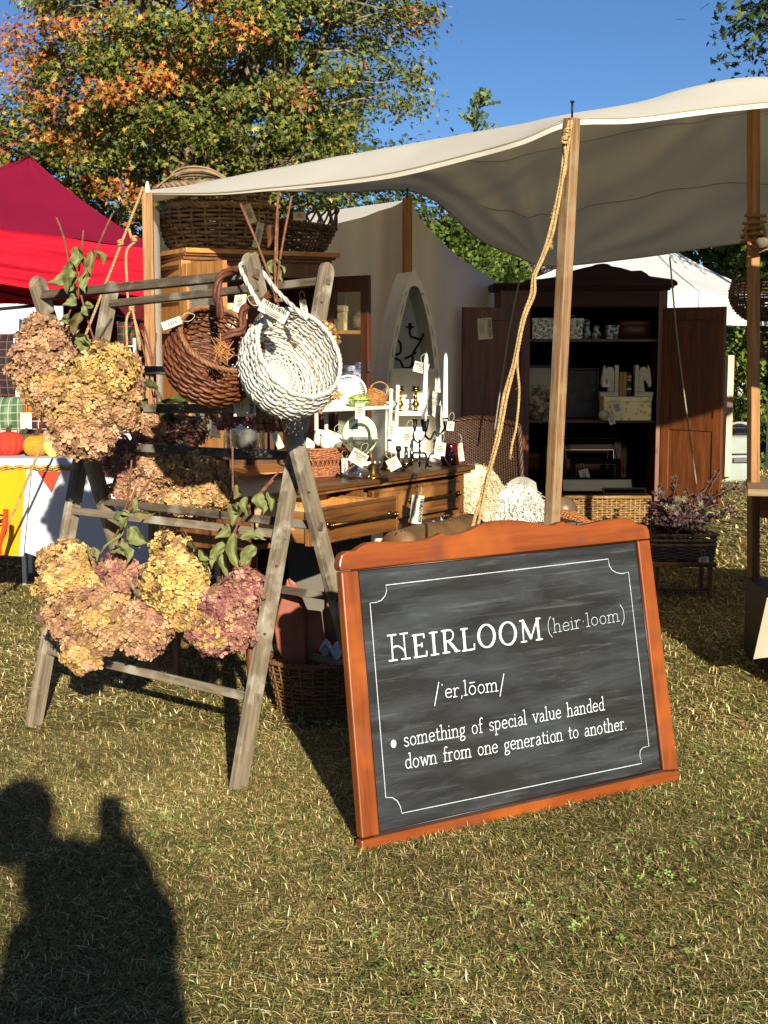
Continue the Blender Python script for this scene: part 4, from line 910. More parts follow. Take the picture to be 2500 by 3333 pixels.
for a in [(480, 1385, 58, 52, 5.0, C_TAN, C_PK), (590, 1400, 78, 52, 5.1, C_PK, C_ROSE), (410, 1500, 62, 70, 4.98, C_ROSE, C_PK), (440, 1590, 70, 55, 5.0, C_PK, C_TAN), (530, 1500, 92, 62, 4.98, C_PK, C_TAN), (600, 1520, 85, 52, 4.96, C_GOLD, C_TAN), (660, 1590, 95, 70, 5.0, C_TAN, C_GOLD), (590, 1625, 80, 45, 4.98, C_GOLD, C_TAN)]: head(*a[:7], parent=b2)
for a, b, w, mi in [((880, 150), (935, 230), 26, 2), ((830, 260), (890, 340), 28, 2), ((1000, 270), (1160, 325), 38, 2), ((960, 290), (1060, 400), 40, 2), ((850, 200), (870, 270), 20, 2), ((790, 470), (860, 540), 24, 0), ((820, 655), (840, 720), 16, 0), ((800, 300), (830, 380), 20, 2)]: leaf(a, b, w, 4.98, b2, mi, Z=z3)
for p in [[(10, 1190), (60, 1400), (120, 1700)], [(45, 1130), (110, 1400), (140, 1700)], [(130, 1180), (115, 1400), (120, 1650)], [(25, 1160), (100, 1410), (150, 1720)]]: stem(p, 5.1, b2, Z=z2, r=.004)
b3 = thing('hydrangea_bunch', 'big bottom bunch of gold and rose dried hydrangeas on the lower rungs', 'dried flowers', P(480, 1700, 4.3), HG)
for a in [(215, 1830, 85, 66, 4.28, C_GOLD, C_TAN), (235, 1890, 95, 60, 4.26, C_YEL, C_GOLD), (160, 1920, 38, 42, 4.3, C_GOLD, None), (385, 1868, 60, 66, 4.24, C_ROSE, C_PK), (310, 1965, 95, 62, 4.22, C_PK, C_GOLD), (220, 2010, 72, 75, 4.26, C_TAN, C_PK), (330, 2045, 80, 72, 4.22, C_GOLD, C_TAN), (270, 2120, 62, 62, 4.24, C_TAN, C_GOLD), (560, 1820, 62, 78, 4.2, C_YEL, C_GOLD), (570, 1900, 100, 85, 4.16, C_YEL, None), (610, 1980, 88, 62, 4.18, C_YEL, C_GOLD), (480, 2030, 72, 80, 4.2, C_PK, C_TAN), (470, 2100, 48, 40, 4.22, C_PK, None), (790, 1915, 62, 62, 4.14, C_ROSE, None), (745, 1975, 78, 62, 4.12, C_ROSE, C_PK), (690, 2050, 70, 72, 4.14, C_GOLD, C_ROSE), (770, 2045, 60, 62, 4.14, C_PK, C_ROSE)]: head(*a[:7], parent=b3)
for p in [[(790, 640), (770, 850), (735, 1010), (720, 1150)], [(908, 752), (780, 940), (700, 1080), (580, 1225)], [(820, 800), (750, 1000), (700, 1180)], [(1395, 560), (1398, 880), (1400, 1020)], [(1700, 680), (1540, 860), (1420, 1030), (1395, 1340)], [(1640, 760), (1480, 940), (1410, 1060), (1300, 1250)], [(760, 1000), (765, 1230), (740, 1330)]]: stem(p, 4.2, b3, Z=z3)
for a, b, w, mi in [((700, 1010), (790, 960), 40, 0), ((790, 960), (830, 860), 18, 0), ((800, 970), (935, 955), 18, 1), ((720, 960), (770, 1040), 30, 0), ((800, 1050), (890, 1150), 32, 0), ((740, 1060), (610, 1190), 18, 0), ((770, 1040), (840, 1170), 30, 0), ((680, 1170), (760, 1200), 30, 0), ((740, 1130), (770, 1260), 26, 0), ((560, 1160), (590, 1250), 14, 0), ((525, 1150), (555, 1250), 12, 0), ((1430, 790), (1410, 880), 20, 1), ((1480, 860), (1470, 980), 26, 0), ((1560, 840), (1570, 970), 30, 0), ((1610, 830), (1640, 950), 20, 0), ((1390, 900), (1410, 1040), 30, 0), ((1440, 900), (1380, 960), 22, 0), ((1380, 1030), (1295, 1120), 26, 0), ((1320, 1120), (1275, 1290), 34, 0), ((1440, 1100), (1600, 1105), 26, 0), ((1400, 1070), (1430, 1320), 34, 0), ((1500, 1140), (1470, 1300), 30, 0), ((1190, 1180), (1275, 1240), 24, 0), ((1340, 1200), (1355, 1375), 22, 0), ((1200, 1230), (1260, 1300), 22, 2), ((1120, 1130), (1190, 1170), 14, 2), ((780, 1380), (810, 1420), 12, 0)]: leaf(a, b, w, 4.14, b3, mi, Z=z3)
b4 = thing('hydrangea_bunch', 'golden dried hydrangeas behind the white basket, bare stems sticking up above', 'dried flowers', P(900, 800, 4.5), HG)
for a in [(1010, 1140, 78, 85, 4.4, C_GOLD, C_TAN), (1055, 1190, 40, 72, 4.38, C_GOLD, C_TAN), (1015, 1270, 70, 60, 4.42, C_TAN, C_GOLD), (740, 1340, 60, 48, 4.6, C_PK, C_ROSE), (860, 1350, 66, 42, 4.6, C_PK, C_ROSE)]: head(*a[:7], parent=b4)
for p in [[(735, 250), (850, 520), (935, 750), (990, 960)], [(1010, 158), (990, 500), (985, 780), (1000, 960)], [(1103, 205), (1050, 480), (1015, 700), (1000, 900)], [(1005, 300), (998, 600), (990, 900), (1060, 1150)]]: stem(p, 4.5, b4, Z=z2, r=.0046, Y2=4.4)
for a, b, w, mi in [((825, 600), (870, 695), 20, 0), ((955, 650), (970, 775), 22, 0), ((1010, 640), (1060, 760), 22, 0), ((1020, 700), (1050, 835), 20, 0), ((880, 765), (1010, 800), 24, 0), ((945, 840), (975, 925), 18, 0), ((960, 400), (935, 570), 14, 3), ((1010, 930), (1040, 960), 8, 1), ((990, 880), (1030, 900), 8, 3)]: leaf(a, b, w, 4.46, b4, mi, Z=z2)
# tags on the two baskets
TAGB = TAG
def ptag(label, px, py, Y, wpx, hpx, ang=0, yaw=0, swing=0, cat_='price tag', mat=None, name='price_tag', txt=None, rot=0):
    s = Y/FPX; return hang_tag(name, P(px, py, Y), wpx*s, hpx*s, label, ang=ang, yaw=yaw, swing=swing, mat=mat, txt=txt, rot=rot)
ptag('cream price tag tied with olive ribbon on the white basket', 848, 990, 3.78, 42, 96, ang=-62, txt='HEIRLOOM', rot=1)
ptag('small curled price tag on the left rim of the brown basket', 590, 1040, 3.9, 26, 66, ang=70)
ptag('grey shaded price tag hanging below the brown basket', 795, 1250, 4.1, 72, 105, txt='HEIRLOOM', rot=1)
# ------------------------------------------------------------------ pine cabinet with open glass doors
GLASS = glass('window_glass', '#f2f5f0', .03, .6); GLASS2 = glass('clear_glass', '#f6f8f6', .02, .7); GOLDW = wood('glass_door_pine', '#b98246', '#8a5626', scale=10, rough=.5, bump=.15)
DKP = wood('brown_cornice_wood', '#7a4a24', '#4e2c12', axis='X', scale=10, rough=.45, bump=.15)  # dark brown wood of the cornice mouldings and top rail
cA = P(505, 1000, 6.80); cB = P(597, 1000, 6.33); cC = P(1068, 1000, 6.70)
for q in (cA, cB, cC): q.z = 0
cM = frame((cB.x, cB.y, 0), cC-cB, Vector((0, 0, 1)).cross(cC-cB)); cw = (cC-cB).length
PC = thing('pine_cabinet', 'tall honey pine cabinet with both glazed doors open, big baskets on top', 'cabinet', cM)
HC = 1.72
m = MB(); m.box2((0, .48, 0), (cw, .50, HC)); put('back_panel', m, wood('cabinet_back', '#5e3b1e', '#3a2412', scale=9, rough=.6), PC, cM)
lm = frame(cA, cB-cA, Vector((0, 0, 1)).cross(cB-cA)); lw = (cB-cA).length
m = MB(); m.box2((0, .008, .0), (lw, .02, HC)); put('side_panel', m, PINE, PC, lm)
for x0, x1, z0, z1 in ((0, .045, 0, HC), (lw-.045, lw, 0, HC)): m = MB(); m.box2((x0, -.006, z0), (x1, .008, z1)); put('side_stile', m, PINE, PC, lm, bevel=.0015)
for z0, z1 in ((HC-.07, HC), (HC-.19, HC-.16), (.8, .86), (0, .1)): m = MB(); m.box2((.045, -.003, z0), (lw-.045, .008, z1)); put('side_rail', m, PINE_X, PC, lm, bevel=.0015)
m = MB(); m.box2((cw-.02, 0, 0), (cw, .48, HC)); put('side_panel', m, OAK_D, PC, cM)
for z in (HC-.02, 1.405, 1.06, .72, .1): m = MB(); m.box2((.0, .03, z-.02), (cw-.02, .48, z)); put('shelf', m, PINE_X if z < 1.6 else OAK_DX, PC, cM, bevel=.002)
bar('corner_post', cM@Vector((.02, .012, 0)), cM@Vector((.02, .012, HC)), .045, .03, PINE, PC, side=(cC-cB))
bar('corner_post', cM@Vector((cw-.02, .012, 0)), cM@Vector((cw-.02, .012, HC)), .045, .03, OAK_D, PC, side=(cC-cB))
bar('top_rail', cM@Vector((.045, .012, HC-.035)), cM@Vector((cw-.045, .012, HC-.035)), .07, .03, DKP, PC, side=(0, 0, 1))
for k, (ov, z0, z1) in enumerate(((.015, HC, HC+.018), (.03, HC+.018, HC+.03), (.045, HC+.03, HC+.052))):
    a, b, c_ = cM@Vector((-.0, -ov, 0)), cM@Vector((cw+ov, -ov, 0)), cM@Vector((cw+ov, .5, 0)); d_ = Vector(cA)+(cA-cB).normalized()*ov*0+Vector((-ov, -ov*.3, 0)); e_ = d_+Vector((.1, .5, 0))
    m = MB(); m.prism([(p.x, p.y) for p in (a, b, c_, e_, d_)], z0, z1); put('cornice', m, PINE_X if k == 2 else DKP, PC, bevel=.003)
def door(hinge, end, z0, z1, wd, sw, mat, rails, name='glass_door', pane=True, parent=PC, th=.022, panelmat=None):
    dM = frame((hinge.x, hinge.y, 0), end-hinge, Vector((0, 0, 1)).cross(end-hinge)); w = (Vector((end.x, end.y, 0))-Vector((hinge.x, hinge.y, 0))).length
    m = MB(); m.box2((0, 0, z0), (sw, th, z1)); m.box2((w-sw, 0, z0), (w, th, z1))
    d = put(name, m, mat, parent, dM, bevel=.002)
    for i, (a, b) in enumerate(rails): m = MB(); m.box2((sw, .001, a), (w-sw, th-.001, b)); put('rail', m, mat, d, dM, bevel=.0015)
    for (a, b), (a2, b2) in zip(rails, rails[1:]):
        m = MB(); m.box2((sw-.002, th*.4, b-.002), (w-sw+.002, th*.4+(.003 if pane else .008), a2+.002)); put('pane' if pane else 'panel', m, panelmat or GLASS, d, dM)
    return d, dM, w
hL = Vector(cB)+Vector((.0, -.03, 0)); eL = P(727, 1000, 6.02); eL.z = 0
door(hL, eL, .1, HC-.02, 0, .042, GOLDW, [(.1, .18), (.85, .92), (1.60, HC-.02)])
hR = P(1066, 1000, 6.62); eR = P(1197, 1000, 6.42); hR.z = eR.z = 0
door(hR, eR, .1, 1.655, 0, .05, OAK_D, [(.1, .18), (.80, .86), (1.58, 1.655)])
m = MB(); q = Vector(eR); m.box((q.x+.004, q.y-.012, 1.235), (.012, .02, .05)); put('door_latch', m, IRON, PC)
# goods inside the cabinet
def onshelf(px, z, Y): d = ray(px, 1000); return Vector((d.x/d.y*Y, Y, z))
DAM = NT('damask_paper'); v = DAM.co(); w_ = DAM.n('TexVoronoi'); w_.inputs['Scale'].default_value = 30; DAM.l(v, w_.inputs['Vector'])
DAM.col(DAM.ramp(w_.outputs['Distance'], [(.3, '#c7ab62'), (.42, '#e3d3a0')])); DAM.b.inputs['Roughness'].default_value = .7; DAM = DAM.m
def giftbox(label, c, w, d, h, yaw, mat, lidh=.03, name='gift_box', parent=None):
    M = T(*c)@RZ(yaw); t = thing(name, label, 'box', M)
    m = MB(); m.box2((-w/2, -d/2, 0), (w/2, d/2, h-lidh)); put('box_body', m, mat, t, M, bevel=.002)
    m = MB(); m.box2((-w/2-.004, -d/2-.004, h-lidh), (w/2+.004, d/2+.004, h)); put('lid', m, mat, t, M, bevel=.002); return t
giftbox('yellow damask paper box on the cabinet shelf between the two rack posts at left', onshelf(762, 1.405, 6.62), .125, .1, .125, 4, DAM)
giftbox('smaller yellow damask paper box on the cabinet shelf, right of the tall post', onshelf(945, 1.405, 6.72), .12, .1, .105, -8, DAM)
ptag('long cream tag propped on the left damask box in the cabinet', 785, 955, 6.45, 38, 62, ang=10); ptag('cream tag by the right damask box in the cabinet', 985, 975, 6.55, 22, 50, ang=-8)
def jar(name, label, c, prof, mat, catn, n=20, group=None, hob=None, lidp=None, lidm=None, M=None):
    M = M or T(*c); t = thing(name, label, catn, M, group); m = MB(); m.lathe(prof, n, capt=True)
    if hob:
        r0, z0, z1, k = hob
        for j in range(k):
            for i in range(16): a = (i+.5*(j % 2))*math.pi/8; m.ball((r0*math.cos(a), r0*math.sin(a), z0+(z1-z0)*j/(k-1)), .007, 6)
    put('body', m, mat, t, M)
    if lidp: m = MB(); m.lathe(lidp, n, capt=True); put('lid', m, lidm or mat, t, M)
    return t
jar('hobnail_jar', 'white hobnail milk glass lidded jar behind the open cabinet door glass', onshelf(662, 1.405, 6.48), [(.03, 0), (.052, .03), (.055, .06), (.045, .085)], CERAM, 'jar', hob=(.053, .02, .07, 4), lidp=[(.047, .085), (.035, .1), (.01, .108), (.008, .12), (.001, .125)])
BLUE = NT('blue_and_white_glaze'); BLUE.col(BLUE.ramp(BLUE.noise(BLUE.co(), 28, 4, .6, 1.), [(.44, '#e6e6e8'), (.52, '#3558a8')])); BLUE.b.inputs['Roughness'].default_value = .2; BLUE = BLUE.m
for i, (px, zz, Y, s, lb) in enumerate([(765, 1.06, 6.5, 1.3, 'blue and white pot behind the glass cloche in the cabinet'), (845, 1.06, 6.55, 1.2, 'blue and white ginger jar in the cabinet under the white basket'), (905, 1.06, 6.6, .9, 'small blue and white jar at the right of the cabinet shelf')]):
    jar('ginger_jar', lb, onshelf(px, zz, Y), [(.035*s, 0), (.065*s, .04*s), (.068*s, .09*s), (.03*s, .125*s), (.03*s, .14*s)], BLUE, 'jar')
# low side table with glass domes before the cabinet
st = thing('side_table', 'small dark table behind the rack holding the glass domes', 'table', (-.62, 5.85, 0))
m = MB(); m.box((-.50, 5.95, .86), (.62, .32, .022)); put('tabletop', m, DRES_T, st, bevel=.003)
for x in (-.78, -.22):
    for y in (5.82, 6.08): bar('leg', (x, y, 0), (x, y, .848), .03, .03, DRES_Z, st)
def cloche(label, px, Y, r, h, inner):
    c = onshelf(px, .872, Y); t = thing('glass_cloche', label, 'cloche', c); m = MB(); m.lathe([(r, .012), (r, h*.6)]+[(r*math.cos(a), h*.6+(h*.4)*math.sin(a)) for a in [i*.17 for i in range(1, 9)]]+[(.002, h)], 24, T(*c), capb=False); put('dome', m, GLASS2, t)
    m = MB(); m.lathe([(r+.012, 0), (r+.012, .01), (r, .012)], 24, T(*c), capt=True); put('wooden_base', m, DRES_T, t)
    m = MB(); m.ball((0, 0, r*.75), r*.6, 12, T(*c), sq=1.1); put('stone_egg', m, inner, t)
cloche('tall glass cloche behind the rack, below the brown basket', 800, 5.9, .075, .17, plain('grey_egg', '#6e6a60', '#4a4740', .6, scale=30))
cloche('small glass cloche half behind the tall one', 762, 6.0, .05, .12, plain('dark_moss', '#3a3f24', '#24281a', .9, scale=60, bump=1))
cs = onshelf(878, .872, 5.9); cst = thing('black_candlesticks', 'pair of slim black candlesticks by the glass cloche', 'candlestick', cs); 
for dx in (-.01, .018):
    m = MB(); m.lathe([(.02, 0), (.006, .01), (.005, .16), (.01, .17), (.01, .19)], 10, T(cs.x+dx, cs.y+dx, cs.z)); put('stick', m, IRON, cst)
ptag('grey slanted tag leaning right of the glass cloche', 890, 1405, 5.82, 24, 60, ang=-24)
# ------------------------------------------------------------------ willow baskets on the cabinet
def bigbasket(label, c, S, stakes, rows, r, amp, mat, sx=1, rimr=None, group=None, tilt=None, loops=None, sr=None):
    M = (T(*c)@(tilt or Matrix.Identity(4))); t = thing('willow_basket', label, 'basket', M, group)
    sm = MB(); put('weave', weave(S, stakes, rows, r, amp, seed=rows, sm=sm, stake_r=sr or r*.9), mat, t, M, kind='stuff'); put('stakes', sm, mat, t, M, kind='stuff')
    if rimr: m = MB(); braid(m, S, 1, rimr, turns=int(stakes*.7)); put('rim', m, mat, t, M)
    if loops:
        nl, hh = loops; m = MB()
        for i in range(nl):
            pts = [S((i+k/8*1.9)/nl, 1)[0]+Vector((0, 0, hh*math.sin(math.pi*k/8)))+S((i+k/8*1.9)/nl, 1)[1]*(.012 if k % 2 else .004)*math.sin(math.pi*k/8) for k in range(9)]; m.tube(cat(pts, 2), r*.8, 5)
        put('looped_border', m, mat, t, M, kind='stuff')
    return t
bc = P(712, 858, 6.62); bc.z = HC+.054
Sb = rev([(.005, 0), (.19, .0), (.235, .03), (.265, .10), (.275, .16), (.27, .20)], 1.0, .8)
bigbasket('large dark willow basket on the cabinet, bottom one of the stacked pair', bc, Sb, 26, 22, .0085, .0075, DARKW, rimr=.010)
bigbasket('large dark willow basket stacked upside tilted on top, touching the canvas', bc+Vector((-.02, .02, .175)), rev([(.005, 0), (.2, .0), (.24, .03), (.262, .08), (.265, .125)], 1.0, .8), 26, 16, .0080, .0075, DARKW, rimr=.011, tilt=RY(-2))
m = MB()
for i in range(9):
    a = random.random()*6.28; p = bc+Vector((-.08, 0, .33)); h_ = random.uniform(.0, .045); m.tube(cat([p+Vector((-.2+.03*i, -.12+.03*i, -.05)), p+Vector((-.09, -.12+.02*i, .0+h_)), p+Vector((.06, -.1+.02*i, .01+h_*.8)), p+Vector((.2, -.05, -.05))], 6), .005, 5)
put('twig_bundle', m, DARKW, label='bundle of bent willow twigs lying on the topmost basket under the canvas edge', cat='twigs')
bc2 = P(955, 862, 6.85); bc2.z = HC+.054
bigbasket('dark willow basket with open looped border, right end of the cabinet top', bc2, rev([(.005, 0), (.12, .0), (.15, .03), (.185, .10), (.20, .14)], 1., .85), 24, 14, .007, .006, BLKW, rimr=.007, loops=(16, .10), tilt=RY(4))
ptag('cream tag hanging inside the loop of the big stacked baskets', 800, 665, 6.3, 30, 62, ang=-20); ptag('narrow tag standing between the two dark baskets', 850, 725, 6.3, 24, 80, ang=14); ptag('small brown tag on the looped willow basket', 975, 690, 6.5, 40, 26)
# ------------------------------------------------------------------ dresser table with two drawers
zT = .785; dr = Gd(1549, 1514, zT); dl = Gd(980, 1592, zT); de = (dr-dl).normalized(); dL_ = 1.6
DM = frame(Vector((dr.x, dr.y, 0))-de*dL_, de, Vector((-de.y, de.x, 0)))
DT = thing('drawer_table', 'old walnut table with two pulled out drawers and brass bar handles', 'table', DM)
m = MB(); m.box2((0, 0, zT-.022), (dL_, .50, zT)); put('tabletop', m, DRES_T, DT, DM, bevel=.006)
m = MB(); m.box2((.015, .015, zT-.036), (dL_-.015, .49, zT-.022)); put('top_moulding', m, DRES, DT, DM, bevel=.004)
za, zb = zT-.036, zT-.215
for x0, x1, y0, y1, nm in ((.045, .085, .035, .47, 'end_panel'), (dL_-.085, dL_-.045, .035, .47, 'end_panel'), (dL_-.885, dL_-.815, .035, .47, 'divider'), (.085, dL_-.085, .46, .475, 'back_panel')): m = MB(); m.box2((x0, y0, zb), (x1, y1, za)); put(nm, m, DRES_Z, DT, DM, bevel=.002)
m = MB(); m.box2((.085, .04, zb), (dL_-.085, .06, zb+.02)); put('lower_rail', m, DRES, DT, DM)
for x in (.10, dL_-.065):
    for y in (.06, .45):
        m = MB(); m.lathe([(.018, 0), (.022, .03), (.014, .06), (.02, .25), (.026, .42), (.02, .48), (.03, .5), (.03, zb)], 14, T(x, y, 0)); put('turned_leg', m, DRES_Z, DT, DM)
def drawer(x0, x1, out, hz):
    y = .035-out; w = x1-x0; D = .40; h = .135; z0 = za-.012-h
    m = MB(); m.box2((x0, y, z0), (x1, y+.02, z0+h)); d = put('drawer', m, DRES, DT, DM, bevel=.0025)
    for a, b in (((x0+.0, y-.006, z0), (x0+.012, y, z0+h)), ((x1-.012, y-.006, z0), (x1, y, z0+h))): m = MB(); m.box2(a, b); put('edge_bead', m, DRES_Z, d, DM, bevel=.002)
    for a, b in (((x0+.012, y-.006, z0), (x1-.012, y, z0+.012)), ((x0+.012, y-.006, z0+h-.012), (x1-.012, y, z0+h))): m = MB(); m.box2(a, b); put('edge_bead', m, DRES, d, DM, bevel=.002)
    for a, b in (((x0+.012, y+.02, z0+.008), (x0+.024, y+D, z0+h-.012)), ((x1-.024, y+.02, z0+.008), (x1-.012, y+D, z0+h-.012)), ((x0+.024, y+D-.012, z0+.008), (x1-.024, y+D, z0+h-.03))): m = MB(); m.box2(a, b); put('drawer_side', m, wood('drawer_side_%d' % hash(a), '#9c6f3e', '#6b4522', axis='Y', scale=10), d, DM)
    m = MB(); m.box2((x0+.024, y+.02, z0+.012), (x1-.024, y+D-.012, z0+.018)); put('drawer_bottom', m, DRES, d, DM)
    zc_ = z0+h*.52; xa, xb = x0+w*hz[0], x0+w*hz[1]; m = MB(); m.tube([DMv(xa, y-.03, zc_), DMv(xb, y-.03, zc_)], .0065, 12)
    for q, sg in ((xa, -1), (xb, 1)):
        for k, rr in ((0, .011), (1, .008), (2, .0115), (3, .006)): m.ball(DMv(q+sg*k*.008-sg*.006, y-.03, zc_), rr, 8, sx=.5)
        m.tube([DMv(q, y, zc_), DMv(q, y-.03, zc_)], .005, 8); m.tube([DMv(q, y-.008, zc_), DMv(q, y-.004, zc_)], .012, 10)
    put('bar_handle', m, BRASS, d, DM, kind=None)
    return y, z0, h
DMv = lambda x, y, z: Vector((x, y, z))
xd = dL_-1.46; y1, z01, h1 = drawer(xd, dL_-.90, .23, (.20, .90)); drawer(dL_-.80, dL_-.12, .03, (.40, .90))
# slips and a wooden tray inside the open drawer
m = MB(); m.box2((xd+.20, y1+.05, z01+.02), (xd+.21, y1+.33, z01+.13)); m.box2((xd+.21, y1+.05, z01+.02), (xd+.50, y1+.33, z01+.03)); m.box2((xd+.21, y1+.30, z01+.03), (xd+.50, y1+.31, z01+.14)); m.box2((xd+.49, y1+.05, z01+.03), (xd+.50, y1+.30, z01+.12))
put('wooden_tray', m, PINE, label='plain pine tray sitting in the opened left drawer', cat='tray', M=DM)
m = MB()
for i in range(9): m.box((xd+.05+.013*i, y1+.15+.003*i, z01+.075), (.0015, .16, .09), T(0, 0, 0)@Matrix.Rotation(.12*(i % 3-1), 4, 'Y'))
put('card_file', m, plain('aged_card', '#c9b184', '#a88d5c', .8, scale=9), label='row of old cards filed upright in the opened left drawer', cat='cards', M=DM)
ptag('cream name tag hanging from the right drawer handle', 1362, 1612, 5.60, 40, 95, ang=6, txt='HEIRLOOM', rot=1)
def TOP(px, py, dz=0): v_ = Gd(px, py, zT); v_.z += dz; return v_
# woven lidless basket with plaster pots
TANW = plain('tan_fine_wicker', '#9c6038', '#6b3a1e', .55, scale=50, bump=.3)
c = TOP(1055, 1545); M = T(*c)@RZ(30); Sq = lambda r: rev(r)
def SS(u, v):
    a = u*2*math.pi; k = (abs(math.cos(a))**5+abs(math.sin(a))**5)**(-1/5); z = v*.115; rr = .088*(1+.14*v)*k
    return Vector((rr*math.cos(a)*1.05, rr*math.sin(a)*.8, z)), Vector((math.cos(a), math.sin(a), 0))
t = thing('wicker_box', 'open-work reddish wicker box at the left end of the table top', 'basket', M)
put('weave', weave(SS, 36, 7, .0042, .003, m=weave(SS, 36, 6, .0042, .003, vs=(.62, .97)), vs=(0, .34)), TANW, t, M, kind='stuff')
m = MB()
for i in range(36):
    for s_ in (1, -1): m.tube([SS((i+.5+s_*q)/36, .34+.28*(.5+.5*math.sin(math.pi*(q))))[0] for q in (-.5, -.25, 0, .25, .5)], .0028, 4)
put('open_band', m, TANW, t, M, kind='stuff')
m = MB(); braid(m, SS, 1.0, .004, turns=40, n=120); braid(m, SS, .0, .004, turns=40, n=120); braid(m, SS, .34, .003, turns=40, n=120); braid(m, SS, .62, .003, turns=40, n=120); put('rim', m, TANW, t, M)
m = MB(); m.box((0, 0, .06), (.17, .12, .09)); put('lining', m, plain('basket_lining', '#5a3018', rough=.9), t, M)
PL = plain('white_bisque', '#ded8c8', '#cfc8b4', .8, scale=30, bump=.8, bscale=120)
for i, (px, py, dy, ax, s, lb) in enumerate([(1015, 1492, .0, (-.7, -.6, .55), .9, 'white bisque pot lying on its side on the wicker box'), (1065, 1482, .0, (0.05, -.1, 1), .9, 'white bisque pot standing upright on the wicker box'), (1086, 1478, -.02, (.45, .2, 1), .75, 'small white bisque pot at the right rim of the wicker box'), (1040, 1450, .03, (.1, .0, 1), .8, 'white bisque pitcher at the back of the wicker box')]):
    q = P(px, py, c.y+dy); q.z = max(q.z, zT+.11); jar('bisque_pot', lb, q, [(.022*s, 0), (.034*s, .015), (.034*s, .045), (.030*s, .058), (.038*s, .066), (.034*s, .066), (.026*s, .05), (.02*s, .01)], PL, 'pot', group=None, M=axisM(q, ax))
ptag('cream tag lying over the bisque pots', 1092, 1408, c.y+.02, 52, 30, ang=24)
ptag('tag edge hanging beside the wicker box corner', 1122, 1492, c.y-.10, 20, 66)
# glass compote, bells
jar('glass_compote', 'clear glass compote vase with flared bowl, right of the wicker box', TOP(1168, 1556), [(.05, 0), (.055, .015), (.052, .035), (.02, .055), (.012, .075), (.022, .095), (.055, .13), (.085, .165), (.083, .166), (.052, .132), (.01, .1)], GLASS2, 'vase')
def bell(label, px, py, s, hm, hl):
    c = TOP(px, py); t = thing('hand_bell', label, 'bell', c); m = MB(); m.lathe([(.038*s, 0), (.034*s, .006*s), (.024*s, .025*s), (.019*s, .05*s), (.010*s, .058*s), (.001, .06*s)], 22, T(*c)); put('bell_cup', m, BRASS, t)
    m = MB(); m.tube([c+Vector((0, 0, .057*s)), c+Vector((-.012, 0, .057*s+hl))], lambda q: .006+.003*math.sin(q*3), 8); put('handle', m, hm, t)
bell('brass hand bell with brown wooden handle near the table edge', 1214, 1556, 1.05, DRES_Z, .055)
bell('squat brass bell behind the clear compote', 1262, 1524, .95, BRASS, .02)
ptag('square cream tag held up in front of the glass compote', 1178, 1470, 5.35, 56, 46, ang=30, txt='Heirloom'); ptag('diamond-hung cream tag in front of the squat bell', 1272, 1492, 5.45, 40, 40, ang=-28)
# green artichoke plate
c = TOP(1172, 1535)+Vector((.03, .2, .0)); c = P(1172, 1418, 5.75); t = thing('artichoke_plate', 'oval pale green plate painted with an artichoke, propped upright', 'plate', c); Mx = T(*c)@RX(78)@RZ(0)
PG = NT('pale_green_glaze'); PG.col('#c4d0a0'); PG.b.inputs['Roughness'].default_value = .15; PG = PG.m
m = MB(); m.lathe([(.001, 0), (.042, 0), (.050, .006), (.072, .012), (.073, .010), (.05, .0)], 36, Mx@Matrix.Diagonal((1, 1.18, 1, 1))); put('plate_body', m, PG, t)
m = MB(); m.lathe([(.033, .0015), (.046, .004)], 30, Mx@Matrix.Diagonal((1, 1.18, 1, 1)), capb=False); put('painted_ring', m, plain('painted_dark', '#33402a', rough=.2), t)
m = MB()
for r_ in range(5):
    for k in range(3+r_ % 2+1):
        x = (k-(3+r_ % 2)/2)*.012; m.prism([(x-.008, .022-r_*.010), (x+.008, .022-r_*.010), (x, .040-r_*.010)], .0022+.0006*r_, .0026+.0006*r_, Mx)
put('painted_artichoke', m, plain('painted_violet_green', '#8a8a78', '#5f5a60', .3, scale=90), t, kind='stuff')
m = MB()
for k in range(26):
    a = k/26*6.283; r_ = .061; q = (r_*math.cos(a), 1.18*r_*math.sin(a)); m.prism([(q[0]-.004, q[1]), (q[0], q[1]-.003), (q[0]+.005*math.cos(a*3), q[1]+.006)], .0105, .0125, Mx)
put('painted_leaves', m, plain('painted_leaf_green', '#3d4a20', rough=.3), t, kind='stuff')
ptag('cream tag hanging over the top edge of the artichoke plate', 1172, 1312, 5.6, 32, 52, ang=0)
# white rattan table-top rack
RW = plain('white_rattan', '#dcd6c4', '#c8c0aa', .5, scale=60, bump=.3)
ra, rb = 5.85, 5.95
def rz(px, py, Y): return P(px, py, Y)
t = thing('rattan_rack', 'white wrapped rattan shelf rack standing on the table', 'shelf rack', rz(1150, 1450, ra))
for px, y0, y1, Y in ((1030, 1250, 1430, ra), (1268, 1272, 1470, rb), (1062, 1240, 1400, ra+.22), (1290, 1260, 1400, rb+.22)):
    a, b = rz(px, y1, Y), rz(px-1 if px < 1100 else px+5, y0, Y); a.z = max(a.z, zT); m = MB(); m.tube([a.lerp(b, i/10) for i in range(11)], .0085, 8)
    for i in range(46): q = a.lerp(b, i/46); m.tube([q, q+Vector((0, 0, .0022))], .0098, 7)
    m.ball(b, .011, 8); put('post', m, RW, t)
for a, b in ((rz(1030, 1336, ra), rz(1268, 1326, rb)), (rz(1062, 1322, ra+.22), rz(1290, 1312, rb+.22)), (rz(1030, 1336, ra), rz(1062, 1322, ra+.22)), (rz(1268, 1326, rb), rz(1290, 1312, rb+.22))): m = MB(); m.tube([a, b], .009, 8); put('rail', m, RW, t)
sa = rz(1030, 1334, ra); sb2 = rz(1268, 1324, rb); m = MB()
